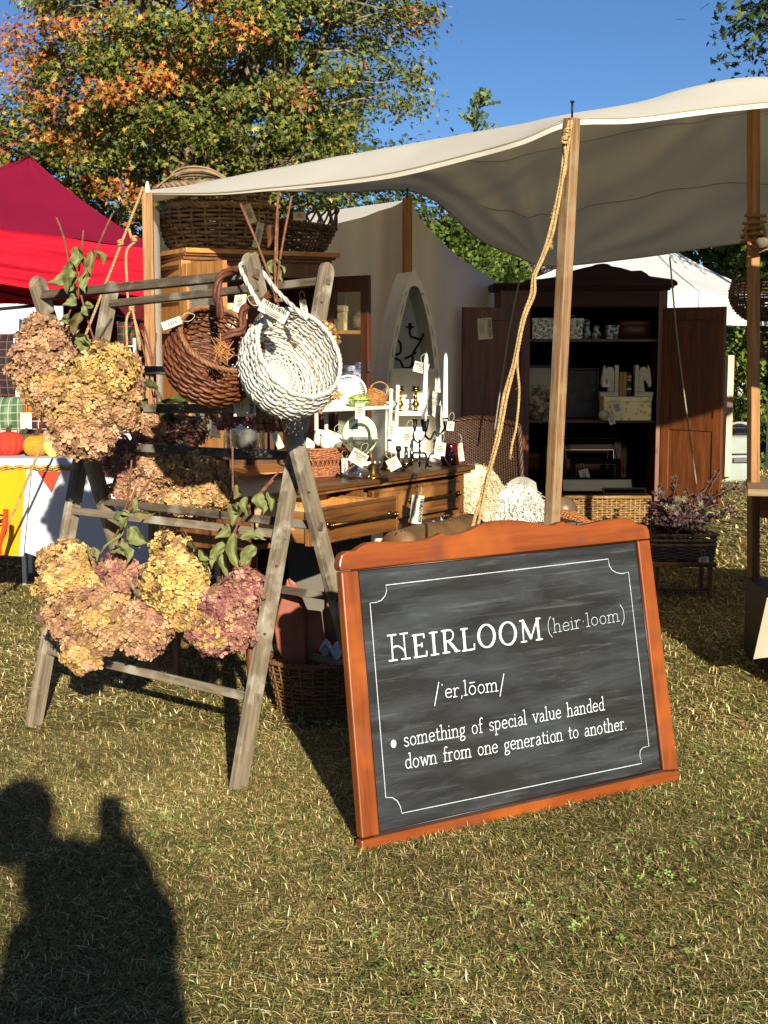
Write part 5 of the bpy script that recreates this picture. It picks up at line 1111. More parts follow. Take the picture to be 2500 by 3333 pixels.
for i in range(9): o = (rz(1062, 1320, ra+.22)-sa)*(i+.5)/9; m.tube([sa+o, sb2+o], .007, 5)
put('slat', m, RW, t, kind='stuff'); zs = sa.z+.009
def RS(px, Y): return onshelf(px, zs, Y)
jar('white_pitcher', 'large white ceramic canister on the rattan rack behind the white basket', RS(1088, 5.98), [(.05, 0), (.052, .01), (.046, .09), (.04, .10), (.04, .112), (.03, .12), (.008, .13), (.01, .14)], CERAM, 'canister')
GG = NT('green_melon_glaze'); GG.col(GG.ramp(GG.noise(GG.co(), 90, 2), [(.45, '#5f7a26'), (.6, '#a3b45a')])); GG.b.inputs['Roughness'].default_value = .3; GG = GG.m
q = RS(1168, 5.92); t2 = thing('melon_bowl', 'speckled green lidded melon bowl on the rattan rack', 'bowl', q)
m = MB(); m.grid(lambda u, v: ((.046*math.sin(.4+v*1.17*1.0)*(1+.05*abs(math.cos(u*6.283*5))))*math.cos(u*6.283), (.046*math.sin(.4+v*1.17)*(1+.05*abs(math.cos(u*6.283*5))))*math.sin(u*6.283), .03-.032*math.cos(.0+v*1.5)), 40, 8, T(*q), cu=True); put('bowl_body', m, GG, t2)
m = MB(); m.grid(lambda u, v: (.047*math.cos(v*1.5)*(1+.05*abs(math.cos(u*6.283*5)))*math.cos(u*6.283), .047*math.cos(v*1.5)*(1+.05*abs(math.cos(u*6.283*5)))*math.sin(u*6.283), .032+.024*math.sin(v*1.5)), 40, 7, T(*q), cu=True); m.tube([q+Vector((0, 0, .055)), q+Vector((.004, 0, .066))], .003, 6); put('lid', m, GG, t2)
q = RS(1222, 5.96); Mq = axisM(q+Vector((0, 0, .035)), (.5, -.3, 1)); t2 = thing('small_basket', 'small honey wicker basket with hoop handle tilted on the rattan rack', 'basket', Mq); Sm = rev([(.003, -.03), (.03, -.03), (.045, 0), (.042, .03)])
HON = plain('honey_wicker', '#b98240', '#875424', .5, scale=60, bump=.3); put('weave', weave(Sm, 16, 18, .0024, .002), HON, t2, Mq, kind='stuff'); m = MB(); m.tube([(.042*math.cos(a), 0, .03+.05*math.sin(a)) for a in [i*math.pi/14 for i in range(15)]], .003, 6, M=Mq); put('handle', m, HON, t2)
q = RS(1135, 6.08); Mq = T(*(q+Vector((-.0, 0, .055))))@RX(76); t2 = thing('pierced_plate', 'white pierced ceramic fan plate standing behind the melon bowl', 'plate', Mq); m = MB(); m.lathe([(.001, 0), (.052, 0), (.054, .004)], 36, Mq); put('plate_well', m, CERAM, t2)
m = MB()
for k in range(40): a = k/40*6.283; m.box((.064*math.cos(a), .064*math.sin(a), .004), (.006, .004, .003), Mq)
m.lathe([(.072, .004), (.080, .008), (.078, .004)], 36, Mq, capb=False); m.lathe([(.053, .003), (.059, .005)], 36, Mq, capb=False); put('pierced_border', m, CERAM, t2, kind='stuff')
# iron candelabra and candles
q = TOP(1385, 1530); cz = lambda px, py, dY=0: P(px, py, q.y+dY)
t = thing('iron_candelabra', 'black twisted iron candelabra with curled feet at the table front', 'candelabra', q)
m = MB()
for pts in ([(1366, 1445), (1366, 1520)], [(1366, 1475), (1345, 1475), (1338, 1500), (1325, 1520), (1313, 1518)], [(1366, 1475), (1385, 1478), (1392, 1515), (1405, 1518)], [(1414, 1478), (1400, 1480), (1390, 1510), (1385, 1522)], [(1414, 1480), (1440, 1475), (1452, 1500), (1465, 1518)], [(1414, 1430), (1414, 1480)], [(1346, 1405), (1348, 1430), (1366, 1440), (1385, 1415), (1380, 1395)], [(1382, 1415), (1400, 1430), (1415, 1405), (1425, 1420), (1448, 1395)], [(1366, 1450), (1366, 1430)]):
    p3 = cat([cz(x, y, .03*math.sin(x)) for x, y in pts], 5)
    if len(pts) == 2: twist(m, p3, .0055, 2, 9)
    else: m.tube(p3, .005, 6, flat=.6)
put('frame', m, IRON, t); m = MB()
for px, dY in ((1350, .0), (1378, -.02), (1388, .05), (1449, .02)):
    a = cz(px, 1405 if px != 1449 else 1400, dY); m.lathe([(.004, 0), (.006, .01), (.0135, .055), (.012, .055), (.005, .012)], 12, T(*a))
put('candle_cup', m, IRON, t, kind='stuff')
for px, dY, lb in ((1380, -.02, 'tall white taper candle left, in the iron candelabra'), (1449, .02, 'tall white taper candle right, in the iron candelabra')):
    a = cz(px, 1370, dY); b = cz(px+(8 if px < 1400 else 2), 1152, dY); m = MB(); m.tube([a.lerp(b, i/12) for i in range(13)], lambda u: .0125*(1-.30*u) if u < .93 else .005, 14); m.tube([b, b+Vector((.001, 0, .008))], .0008, 4); put('taper_candle', m, WAX, label=lb, cat='candle')
for k, (x0, y0, x1, y1_, lb) in enumerate([(1375, 1502, 1440, 1512, 'white candle lying flat behind the candelabra feet'), (1150, 1520, 1235, 1516, 'white candle lying between the bells and the compote')]):
    a, b = TOP(x0, y0), TOP(x1, y1_); a.z += .012; b.z += .012; m = MB(); m.tube([a, b], .011, 12); put('lying_candle', m, WAX, label=lb, cat='candle')
CST = [(.03, 0), (.032, .006), (.010, .014), (.006, .05), (.009, .055), (.006, .075), (.014, .085), (.014, .09), (.011, .10), (.008, .10)]
jar('iron_candlestick', 'short black iron candlestick left of the candelabra', TOP(1297, 1533), [(a*.95, b*1.1) for a, b in CST], IRON, 'candlestick')
SIL = metal('tarnished_silver', '#a8a294', .22, '#6e685c')
for i, (px, py, s, lb) in enumerate([(1322, 1512, 1.45, 'tall silver candlestick behind the tags'), (1340, 1500, 1.2, 'second silver candlestick, just right of the tall one')]): jar('silver_candlestick', lb, TOP(px, py), [(a*1.1, b*s) for a, b in CST], SIL, 'candlestick')
q = TOP(1466, 1512); t = jar('red_jug', 'glossy oxblood red jug at the right end of the table', q, [(.036, 0), (.044, .01), (.047, .04), (.044, .075), (.034, .09), (.036, .098), (.032, .097), (.03, .085)], plain('oxblood_glaze', '#4a0c08', '#2e0806', .08, scale=12), 'jug')
m = MB(); m.tube(cat([q+Vector((.032, 0, .088)), q+Vector((.058, 0, .09)), q+Vector((.062, 0, .065)), q+Vector((.045, 0, .045))], 5), .005, 8); put('handle', m, plain('oxblood_handle', '#4a0c08', rough=.1), t)
for a in [('cream tag tied before the silver candlestick', 1330, 1398, 5.55, 34, 56, 14), ('cream tag hung on the candelabra right arm', 1435, 1440, 5.7, 36, 44, 6), ('small cream tag at the right candle cup', 1468, 1372, 5.95, 24, 30, 6), ('folded white tag hanging from the red jug handle', 1496, 1442, 6.1, 18, 60, -8), ('large deckled tag behind the right candle', 1425, 1320, 6.15, 26, 95, -6), ('cream tag clipped near the left candle tip', 1375, 1180, 6.0, 48, 34, 14), ('big cream tag hung between the two candles', 1420, 1275, 6.3, 40, 80, 12), ('tag at the far left of the iron candlestick', 1277, 1370, 5.9, 22, 60, 4)]: ptag(*a[:6], ang=a[6], txt='Heirloom' if a[4] > 38 else None)
# ------------------------------------------------------------------ gothic (boat-shaped) shelf
gY = 7.4; GS = thing('boat_shelf', 'white pointed boat-shaped shelf standing behind the table', 'shelf', onshelf(1340, 0, gY))
def gp(px, py): p = P(px, py, gY); return p
Lp = [(1341, 884), (1322, 930), (1305, 990), (1288, 1060), (1274, 1130), (1264, 1200), (1257, 1290), (1254, 1400), (1254, 1560), (1256, 1700)]
Rp = [(1352, 884), (1376, 930), (1396, 990), (1412, 1060), (1423, 1130), (1430, 1200), (1434, 1290), (1436, 1400), (1436, 1560), (1434, 1700)]
gd = Vector((-.32, .95, 0)).normalized()*.24
Lc = cat([gp(*p) for p in Lp], 4); Rc = cat([gp(*p) for p in Rp], 4)
def board(c, inward, th_=.012):
    m = MB(); n = len(c); vs = []
    for p in c: vs += [p, p+inward*th_, p+inward*th_+gd, p+gd]
    fs = []
    for i in range(n-1):
        for k in range(4): fs.append((4*i+k, 4*i+(k+1) % 4, 4*i+4+(k+1) % 4, 4*i+4+k))
    m.add(vs, fs+[(0, 1, 2, 3), tuple(4*n-4+k for k in (3, 2, 1, 0))]); return m
put('side_board', board(Lc, Vector((1, 0, 0))), WHITEP, GS); put('side_board', board(Rc, Vector((-1, 0, 0))), WHITEP, GS)
m = MB(); n = len(Lc); vs = []
for a, b in zip(Lc, Rc): vs += [a+gd*.97, b+gd*.97]
m.add(vs, [(2*i, 2*i+1, 2*i+3, 2*i+2) for i in range(n-1)]); put('back_board', m, WHITEP, GS)
m = MB(); vs = []
for a, b in zip(Lc, Rc):
    for c_, s_ in ((a, 1), (b, -1)): vs += [c_+Vector((0, -.003, 0)), c_+Vector((s_*.026, -.003, 0))]
m.add(vs, [(4*i, 4*i+1, 4*i+5, 4*i+4) for i in range(n-1)]+[(4*i+2, 4*i+6, 4*i+7, 4*i+3) for i in range(n-1)]); put('face_frame', m, WHITEP, GS)
m = MB(); pk = [gp(1346, 872), gp(1310, 957), gp(1327, 950), gp(1330, 940), gp(1340, 933), gp(1352, 931), gp(1362, 936), gp(1368, 950), gp(1386, 957)]; o_ = pk[0]
MT = Matrix(((1, 0, 0, o_.x), (0, 0, -1, o_.y-.006), (0, 1, 0, o_.z), (0, 0, 0, 1))); m.prism([(p.x-o_.x, p.z-o_.z) for p in pk], 0, .006, MT); put('gable', m, WHITEP, GS)
for zpy in (1200, 1350, 1480, 1620):
    z = gp(1340, zpy).z; a = min(Lc, key=lambda p: abs(p.z-z)); b = min(Rc, key=lambda p: abs(p.z-z)); m = MB(); m.add([a+Vector((.012, .001, 0)), b+Vector((-.012, .001, 0)), b+gd*.96+Vector((-.012, 0, 0)), a+gd*.96+Vector((.012, 0, 0)), a+Vector((.012, .001, -.02)), b+Vector((-.012, .001, -.02)), b+gd*.96+Vector((-.012, 0, -.02)), a+gd*.96+Vector((.012, 0, -.02))], [(0, 1, 2, 3), (4, 7, 6, 5), (0, 4, 5, 1), (1, 5, 6, 2), (2, 6, 7, 3), (3, 7, 4, 0)])
    for v_ in range(len(m.v)): pass
    put('shelf_board', m, WHITEP, GS)
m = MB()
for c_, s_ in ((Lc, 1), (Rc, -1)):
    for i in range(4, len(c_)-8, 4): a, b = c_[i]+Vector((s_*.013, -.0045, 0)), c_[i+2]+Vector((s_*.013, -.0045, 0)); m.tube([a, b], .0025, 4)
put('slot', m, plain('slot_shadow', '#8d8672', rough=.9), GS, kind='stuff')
z1s = gp(1340, 1200).z; z2s = gp(1340, 1350).z
q = onshelf(1335, z1s, gY+.1); t = thing('iron_stand', 'curly black iron candle stand on the upper shelf of the white boat shelf', 'candle holder', q); m = MB()
def gq(x, y, d=0.1): return P(950+x/2.552, 850+y/2.552, gY+d)
for pts in ([(980, 570), (985, 620), (1030, 640), (1065, 650)], [(1095, 600), (1060, 680), (1010, 760), (1000, 850), (985, 885)], [(830, 830), (850, 770), (830, 780)], [(850, 640), (900, 680), (900, 760), (850, 780)], [(845, 800), (900, 830), (930, 885), (990, 880)], [(935, 810), (980, 790), (1035, 755)], [(1000, 850), (1025, 880)]): m.tube(cat([gq(*p) for p in pts], 5), .008, 6, flat=.7)
a = gq(982, 560); m.lathe([(.006, -.01), (.008, .0), (.035, .012), (.033, .012), (.01, .006), (.01, .03), (.009, .03)], 14, T(*a)); put('stand_body', m, IRON, t)
for px, lb in ((1302, 'brass candlestick on the middle shelf of the boat shelf, left one'), (1354, 'brass candlestick on the middle shelf of the boat shelf, right one')): jar('brass_candlestick', lb, onshelf(px, z2s, gY+.09), [(.032, 0), (.034, .006), (.014, .016), (.008, .03), (.018, .045), (.022, .055), (.012, .068), (.008, .08), (.012, .09), (.007, .10), (.008, .12), (.03, .128), (.018, .130), (.018, .15), (.02, .152), (.015, .15)], BRASS, 'candlestick')
# ------------------------------------------------------------------ dark armoire
aY = 9.0
def az(py, Y=aY): return P(1250, py, Y).z
def ax_(px, Y=aY): return P(px, 1300, Y).x
xL, xR = ax_(1625), ax_(2163); AR = thing('armoire', 'big dark oak armoire with crested top and both doors standing open', 'armoire', ((xL+xR)/2, aY, 0))
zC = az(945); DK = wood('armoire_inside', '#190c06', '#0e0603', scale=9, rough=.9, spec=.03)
def abox(nm, a, b, mat=ARM_X, bev=.003, **k): m = MB(); m.box2(a, b); return put(nm, m, mat, AR, bevel=bev, **k)
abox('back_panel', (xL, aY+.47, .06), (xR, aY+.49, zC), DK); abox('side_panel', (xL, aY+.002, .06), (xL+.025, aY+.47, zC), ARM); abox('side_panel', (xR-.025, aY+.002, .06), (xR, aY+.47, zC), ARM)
abox('face_stile', (xL, aY-.02, .06), (ax_(1722), aY, zC), ARM); abox('face_stile', (ax_(2135), aY-.02, .06), (xR, aY, zC), ARM); abox('frieze', (ax_(1722), aY-.02, az(1000)), (ax_(2135), aY, zC), ARM_X)
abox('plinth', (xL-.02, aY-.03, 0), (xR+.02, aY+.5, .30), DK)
zs1, zs2, zs3 = az(1103), az(1368), az(1600)
for z in (zs1, zs2, .32): abox('shelf', (xL+.026, aY+.02, z-.02), (xR-.026, aY+.46, z), OAK_DX)
for i, (ov, z0, z1) in enumerate(((.015, zC, zC+.015), (.035, zC+.015, zC+.028), (.05, zC+.028, zC+.045))): abox('cornice', (ax_(1608)-ov*.3, aY-.02-ov, z0), (xR+ov, aY+.5, z1), ARM_X)
z0 = zC+.046; cr = [(360, 215), (372, 200), (400, 190), (470, 186), (540, 176), (565, 160), (590, 143), (640, 140), (700, 124), (740, 116), (765, 106), (800, 101), (830, 104), (850, 116), (900, 124), (960, 142), (1012, 139), (1040, 154), (1060, 171), (1130, 181), (1195, 190), (1213, 203), (1216, 218)]
m = MB(); m.prism([(ax_(1480+x/1.71), az(800+y/1.71)) for x, y in cr][::-1], 0, .03, Matrix(((1, 0, 0, 0), (0, 0, -1, aY-.03), (0, 1, 0, 0), (0, 0, 0, 1)))); put('crest', m, ARM_X, AR, bevel=.003)
a_, b_ = P(1722, 1300, aY-.03), P(1507, 1300, 8.75); c_, d_ = P(2152, 1300, aY-.03), P(2350, 1300, 8.62)
zt = P(1250, 1000, 8.8).z; zb_ = .31
rr = [(zb_, zb_+.07), (.78, .86), (zt-.08, zt)]
door(Vector((b_.x, b_.y, 0)), Vector((a_.x, a_.y, 0)), zb_, zt, 0, .065, ARM, rr, 'armoire_door', False, AR, .025, ARM)
door(Vector((c_.x, c_.y, 0)), Vector((d_.x, d_.y, 0)), zb_, zt, 0, .065, ARM, rr, 'armoire_door', False, AR, .025, ARM)
ptag('cream tag hung high on the left armoire door', 1577, 1035, 8.6, 46, 68, ang=-4, txt='HEIRLOOM', rot=1); 
FLOR = NT('black_white_floral'); v = FLOR.n('TexVoronoi'); v.inputs['Scale'].default_value = 55; FLOR.l(FLOR.co(), v.inputs['Vector']); FLOR.col(FLOR.ramp(v.outputs['Distance'], [(.22, '#c8c6b8'), (.3, '#15140f'), (.42, '#15140f'), (.5, '#c8c6b8')])); FLOR = FLOR.m
yi = 9.12
giftbox('black and white floral box on the top armoire shelf', Vector((ax_(1805, yi), yi, zs1)), .33, .2, .135, 0, FLOR)
jar('glass_jar', 'clear bell jar just right of the floral box', Vector((ax_(1895, yi+.1), yi+.1, zs1)), [(.07, 0), (.07, .13), (.05, .18), (.001, .2)], GLASS2, 'jar')
BW = NT('dark_blue_white'); BW.col(BW.ramp(BW.noise(BW.co(), 40, 3), [(.45, '#b5b4aa'), (.55, '#2e3440')])); BW = BW.m
for px, h, r, lb in ((1907, .125, .022, 'slim blue and white bottle on the top armoire shelf'), (1937, .09, .028, 'short blue and white vase on the top armoire shelf')): jar('vase', lb, Vector((ax_(px, yi), yi, zs1)), [(r, 0), (r*1.15, h*.3), (r*.6, h*.7), (r*.8, h*.85), (r*.5, h)], BW, 'vase')
giftbox('small cream tin with dark print on the top armoire shelf', Vector((ax_(1987, yi), yi, zs1)), .075, .06, .09, 5, BW, .015)
q = Vector((ax_(2060, yi), yi, zs1)); t = thing('wooden_box', 'oval wooden pantry box at the right of the top armoire shelf', 'box', q); m = MB(); m.lathe([(.1, 0), (.1, .11)], 30, T(*q)@Matrix.Diagonal((1.05, .7, 1, 1)), capt=True); put('box_body', m, OAK_D, t); m = MB(); m.lathe([(.104, .085), (.104, .118)], 30, T(*q)@Matrix.Diagonal((1.05, .7, 1, 1)), capt=True); put('lid', m, OAK_DX, t)
# second shelf
def frm(label, c, w, h, yaw, tilt, fm, pm, fw=.02, extra=None, name='picture_frame'):
    M = T(*c)@RZ(yaw)@RX(-tilt); t = thing(name, label, 'picture', M)
    for x0, x1, z0, z1 in ((-w/2, w/2, 0, fw), (-w/2, w/2, h-fw, h), (-w/2, -w/2+fw, fw, h-fw), (w/2-fw, w/2, fw, h-fw)): m = MB(); m.box2((x0, -.012, z0), (x1, .012, z1)); put('frame_side', m, fm, t, M, bevel=.003)
    m = MB(); m.box2((-w/2+fw, 0, fw), (w/2-fw, .006, h-fw)); put('picture', m, pm, t, M)
    if extra: put('printed_motif', extra, INK, t, M)
    return t
CREAM = plain('cream_mat', '#b8b39a', '#a9a48a', .7, scale=5); m = MB(); m.prism([(-.012, .12), (.012, .12), (.004, .2), (-.004, .2)], 0, .002, Matrix(((1, 0, 0, 0), (0, 0, 1, -.003), (0, 1, 0, 0), (0, 0, 0, 1)))); 
for a, b in (((-.045, .06), (.045, .063)), ((-.045, .22), (.045, .223)), ((-.045, .06), (-.042, .22)), ((.042, .06), (.045, .22))): m.box2((a[0], -.003, a[1]), (b[0], -.001, b[1]))
frm('cream shell print behind the white flowers on the middle armoire shelf', Vector((ax_(1755, 9.3), 9.3, zs2)), .2, .36, 0, 8, BLACKW, CREAM, extra=m)
DKP_ = NT('dark_landscape'); DKP_.col(DKP_.ramp(DKP_.noise(DKP_.co(), 14, 5), [(.4, '#0d0e0a'), (.6, '#2b2a1c'), (.75, '#5a5640')])); DKP_ = DKP_.m
frm('dark landscape painting leaning mid shelf behind the pole', Vector((ax_(1890, 9.3), 9.3, zs2)), .26, .34, 0, 8, BLACKW, DKP_)
q = Vector((ax_(1758, 9.05), 9.05, zs2+.1)); t = thing('magnolia_bunch', 'bunch of cream magnolia blooms on the middle armoire shelf', 'dried flowers', q); n = 90; d = NR.normal(size=(n, 3)); d /= np.linalg.norm(d, axis=1)[:, None]
MG = []; 
for i in range(5):
    for j in range(3): u, v_ = i/4, j/2-.5; MG.append((u, v_*.9*math.sin(math.pi*min(1, u*.9+.1)), .35*u*u-.5*v_*v_))
MGF = [(i*3+j, i*3+3+j, i*3+4+j, i*3+1+j) for i in range(4) for j in range(2)]
V, F, C = scatter(MG, MGF, np.array(q)+d*np.array([.06, .05, .09]), rotmats(n, d, .7), .055*(.7+.5*NR.random(n)), pal(['#a89e88', '#8d8372', '#b8ae98', '#6a5c4a'], n)); put('petals', npmesh('petals', V, F, C), PETAL, t, kind='stuff')
bxc = Vector((ax_(2035, 9.08), 9.08, zs2)); giftbox('cream damask hat box under the horse bookends', bxc, .31, .2, .155, 0, DAM)
zh = zs2+.156
def bookend(label, px, flip):
    c = Vector((ax_(px, 9.03), 9.03, zh)); t = thing('horse_bookend', label, 'bookend', c, None); s = -1 if flip else 1
    Mh = Matrix(((s, 0, 0, c.x), (0, 0, 1, c.y), (0, 1, 0, c.z), (0, 0, 0, 1)))
    m = MB(); m.prism([(-.06, 0), (.06, 0), (.06, .03), (-.06, .03)], -.04, .04, Mh); put('base', m, CERAM2, t, bevel=.003)
    m = MB(); m.prism([(.035, .03), (.06, .03), (.06, .205), (.035, .205)], -.035, .035, Mh); put('upright', m, CERAM2, t, bevel=.003)
    hp_ = [(.034, .03), (.034, .17), (.02, .19), (-.005, .195), (-.025, .18), (-.028, .21), (-.04, .185), (-.042, .165), (-.048, .13), (-.052, .085), (-.045, .06), (-.035, .058), (-.028, .075), (-.012, .105), (.0, .105), (-.004, .07), (-.01, .03)]
    m = MB(); m.prism(hp_, -.026, .026, Mh); put('horse_head', m, CERAM2, t, bevel=.007)
CERAM2 = plain('cream_stoneware', '#b8b09a', '#a69d86', .5, scale=20)
bookend('cream horse head bookend left of the books', 1980, False); bookend('cream horse head bookend right of the books, facing right', 2092, True)
BK = [('#8a6a38', .024, .16), ('#8f7040', .024, .16), ('#111010', .03, .155)]; x = ax_(2012, 9.03)
for i, (c_, w_, h_) in enumerate(BK):
    m = MB(); m.box((x+w_/2, 9.05, zh+h_/2), (w_-.001, .11, h_)); put('book', m, plain('book_cover_%d' % i, c_, rough=.6), label=['left tan leather book between the horse bookends', 'middle tan leather book between the horse bookends', 'black book with gold bands between the horse bookends'][i], cat='book', bevel=.003); x += w_
m = MB()
for z in (.05, .11, .13): m.box((x-.015, 8.993, zh+z), (.03, .002, .012))
put('gold_bands', m, BRASS, [o for o in bpy.data.objects if o.name.startswith('book') and 'black book' in str(o.get('label', ''))][0])
m = MB(); m.ball((0, 0, 0), .038, 18, sq=.92); put('ceramic_egg', m, CERAM2, M=T(ax_(1968, 8.98), 8.99, zs2+.036), label='round cream ornament ball in front of the damask hat box', cat='ornament')
ptag('white tag tilted on the damask hat box front', 2000, 1303, 8.9, 34, 52, ang=-22); ptag('small tag hanging below the middle armoire shelf', 1990, 1358, 8.92, 20, 24, ang=-12); ptag('long cream tag on the left horse bookend', 1975, 1222, 8.93, 22, 38); ptag('cream tag on the floral box at its right end', 1862, 1045, 8.98, 22, 42, ang=6)
# lower compartment: empty frames
GOLDL = plain('gold_line', '#5a4520', rough=.7, metal=.2)
BF = plain('black_frame', '#15110d', '#0c0a08', .85, scale=30, spec=.1)
for i, (px, w, h, Y, lb) in enumerate([(1905, .52, .40, 9.3, 'largest black picture frame in the bottom of the armoire'), (1925, .40, .33, 9.2, 'mid-size black frame nested in the armoire bottom'), (1945, .34, .24, 9.1, 'small black frame with tag in the armoire bottom')]):
    M = T(ax_(px, Y), Y, .33)@RX(-10); t = thing('empty_frame', lb, 'picture frame', M)
    for x0, x1, z0, z1 in ((-w/2, w/2, 0, .035), (-w/2, w/2, h-.035, h), (-w/2, -w/2+.035, .035, h-.035), (w/2-.035, w/2, .035, h-.035)): m = MB(); m.box2((x0, -.012, z0), (x1, .012, z1)); put('frame_side', m, BF, t, M, bevel=.004)
    m = MB(); e = .036
    for x0, x1, z0, z1 in ((-w/2+e, w/2-e, e, e+.004), (-w/2+e, w/2-e, h-e-.004, h-e), (-w/2+e, -w/2+e+.004, e, h-e), (w/2-e-.004, w/2-e, e, h-e)): m.box2((x0, -.014, z0), (x1, -.01, z1))
    put('gilt_fillet', m, GOLDL, t, M)
ptag('white tag hanging on the small black frame', 1898, 1528, 8.9, 32, 52, ang=-16)
# ------------------------------------------------------------------ wicker armchair with throws
WK = plain('brown_wicker', '#4a2c15', '#2c180a', .5, scale=60, bump=.3); WKL = plain('honey_brown_wicker', '#a5652c', '#6e3e18', .5, scale=60, bump=.3)
wc = thing('wicker_armchair', 'brown wicker armchair with white throws between table and armoire', 'armchair', onshelf(1620, 0, 7.2))
def patch(f, stakes, rows, r, amp, mat, nm='weave', **k):
    def S(u, v):
        p = Vector(f(u, v)); a = Vector(f(min(1, u+.01), v))-Vector(f(max(0, u-.01), v)); b = Vector(f(u, min(1, v+.01)))-Vector(f(u, max(0, v-.01))); n = a.cross(b); return p, (n.normalized() if n.length > 1e-9 else Vector((0, -1, 0)))
    sm = MB(); m = weave(S, stakes, rows, r, amp, closed=False, sm=sm, per=3, sides=4, **k); put(nm, m, mat, wc, kind='stuff'); put('stakes', sm, mat, wc, kind='stuff'); return S
p00, p10, p01, p11 = P(1478, 1500, 7.5), P(1700, 1660, 7.1), P(1470, 1372, 7.5), P(1672, 1360, 7.2)
def backf(u, v):
    a = P(1440, 1620, 8.3).lerp(P(1702, 1620, 7.95), u); b = P(1455, 1372, 8.35).lerp(P(1690, 1385, 8.0), u); p = a.lerp(b, v); p.y += .08*math.sin(math.pi*u); p.z += .03*math.sin(math.pi*u)*v; return p
patch(backf, 34, 60, .0042, .0035, WK); m = MB(); m.grid(lambda u, v: backf(u, v)+Vector((0, .015, 0)), 14, 8); put('back_shadow_sheet', m, plain('chair_shadow_lining', '#3c2110', rough=.9), wc)  # dark sheet behind the weave, shadow between the canes put into its colour
m = MB(); twist(m, [backf(i/12, 1) for i in range(13)], .016, 3, 8); twist(m, [backf(1, 1-i/8) for i in range(9)], .016, 3, 8); put('rolled_edge', m, WK, wc)
def arm(a, b, c_, r): 
    pth = cat([a, b, c_], 10)
    def f(u, v):
        q = v*(len(pth)-1); i = min(len(pth)-2, int(q)); p = pth[i].lerp(pth[i+1], q-i); d = (pth[i+1]-pth[i]).normalized(); s = d.cross(Vector((0, 0, 1))).normalized(); w_ = s.cross(d); an = u*math.pi*1.5-math.pi*.25; return p+s*math.cos(an)*r-w_*-math.sin(an)*r
    patch(f, 16, 56, .0045, .003, WKL, 'arm'); m = MB(); m.tube(pth, r*.88, 10); put('arm_core', m, plain('arm_core', '#4a2a12', rough=.9), wc)
arm(P(1700, 1650, 7.8), P(1860, 1712, 7.35), P(1950, 1770, 6.95), .07)
arm(P(1455, 1650, 7.9), P(1490, 1690, 7.2), P(1560, 1735, 6.5), .055)
for px, Y in ((1500, 6.9), (1900, 7.0), (1700, 7.7), (1460, 7.9)): q = onshelf(px, 0, Y); bar('leg', q, q+Vector((0, 0, .42)), .035, .035, WK, wc)
m = MB(); s0, s1, s2, s3 = onshelf(1500, .36, 6.9), onshelf(1900, .36, 7.0), onshelf(1700, .36, 7.7), onshelf(1460, .36, 7.9); m.prism([(p.x, p.y) for p in (s0, s1, s2, s3)], .36, .42); put('seat', m, WK, wc)
SHG = plain('white_shag', '#d8d5cb', '#c4c0b4', .9, scale=40); SKN = plain('sheepskin', '#cfc5a6', '#b9ae8c', .95, scale=18, bump=1, bscale=60)
def shag(name, label, cat_, c, R_, n, L, r, mat, M=None, base=None):
    t = thing(name, label, cat_, c); m = MB(); c = Vector(c); m.grid(lambda u, v: tuple(c[k]+R_[k]*(math.cos(u*6.283)*math.sin(math.pi*v), math.sin(u*6.283)*math.sin(math.pi*v), math.cos(math.pi*v))[k]*(1+.08*math.sin(u*9+v*7)) for k in range(3)), 24, 14, cu=True); put('body', m, mat, t)
    m = MB()
    for i in range(n):
        d = Vector((random.gauss(0, 1), random.gauss(-.7, 1), random.gauss(.5, 1))).normalized(); p = c+Vector((d.x*R_[0], d.y*R_[1], d.z*R_[2])); q = Vector((random.gauss(0, 1), random.gauss(-.5, .6), random.gauss(-.6, 1))).normalized()*L*random.uniform(.5, 1.2); m.tube([p, p+d*.008+q*.5, p+q+Vector((0, 0, -L*.2))+d*.006], r, 3, cap=False)
    put('tassels', m, mat, t, kind='stuff'); return t
shag('shaggy_cushion', 'white shaggy rag cushion on the wicker armchair', 'cushion', P(1672, 1672, 7.1), (.165, .10, .145), 1500, .035, .0022, SHG)
shag('sheepskin', 'cream sheepskin draped over the left half of the armchair', 'sheepskin', P(1545, 1630, 7.1), (.15, .12, .18), 2600, .022, .0012, SKN)
m = MB(); m.grid(lambda u, v: (P(1700, 1640, 7.4)+Vector((.10*(u-.5)*2*(1-.3*v), .03*math.cos(u*3), .17*(v-.3)+.03*math.sin(u*3.1)))), 10, 10); put('grey_cushion', m, plain('grey_linen', '#a09c90', '#8b877a', .9), label='plain grey cushion corner peeking behind the shaggy one', cat='cushion')
# leather/wood drum roll under the drawers
t = thing('hide_roll', 'brown stitched hide roll lying under the drawers behind the chalkboard', 'leather roll', P(1400, 1740, 5.2)); m = MB(); a, b = P(1290, 1790, 5.05), P(1530, 1732, 5.6); HIDE = plain('brown_hide', '#7d5a34', '#4e361e', .55, scale=7, bump=.3)
m.tube([a.lerp(b, i/10) for i in range(11)], lambda u: .075-.01*math.cos(u*9)*.3, 22); put('roll', m, HIDE, t); m = MB(); d = (b-a)
for i in range(22): p = a+d*(i/22)+Vector((0, -.03, .066+.002*math.sin(i))); m.tube([p, p+Vector((.006, .0, .006))], .0022, 4)
put('stitching', m, BLACK, t, kind='stuff')
rc = a.lerp(b, .5); rd_ = (b-a); hr = rc.z-.078; Mr = frame((rc.x, rc.y, 0), (rd_.x, rd_.y, 0), (-rd_.y, rd_.x, 0)); cr_ = thing('wooden_crate', 'slatted wooden crate carrying the hide roll behind the chalkboard', 'crate', Mr)
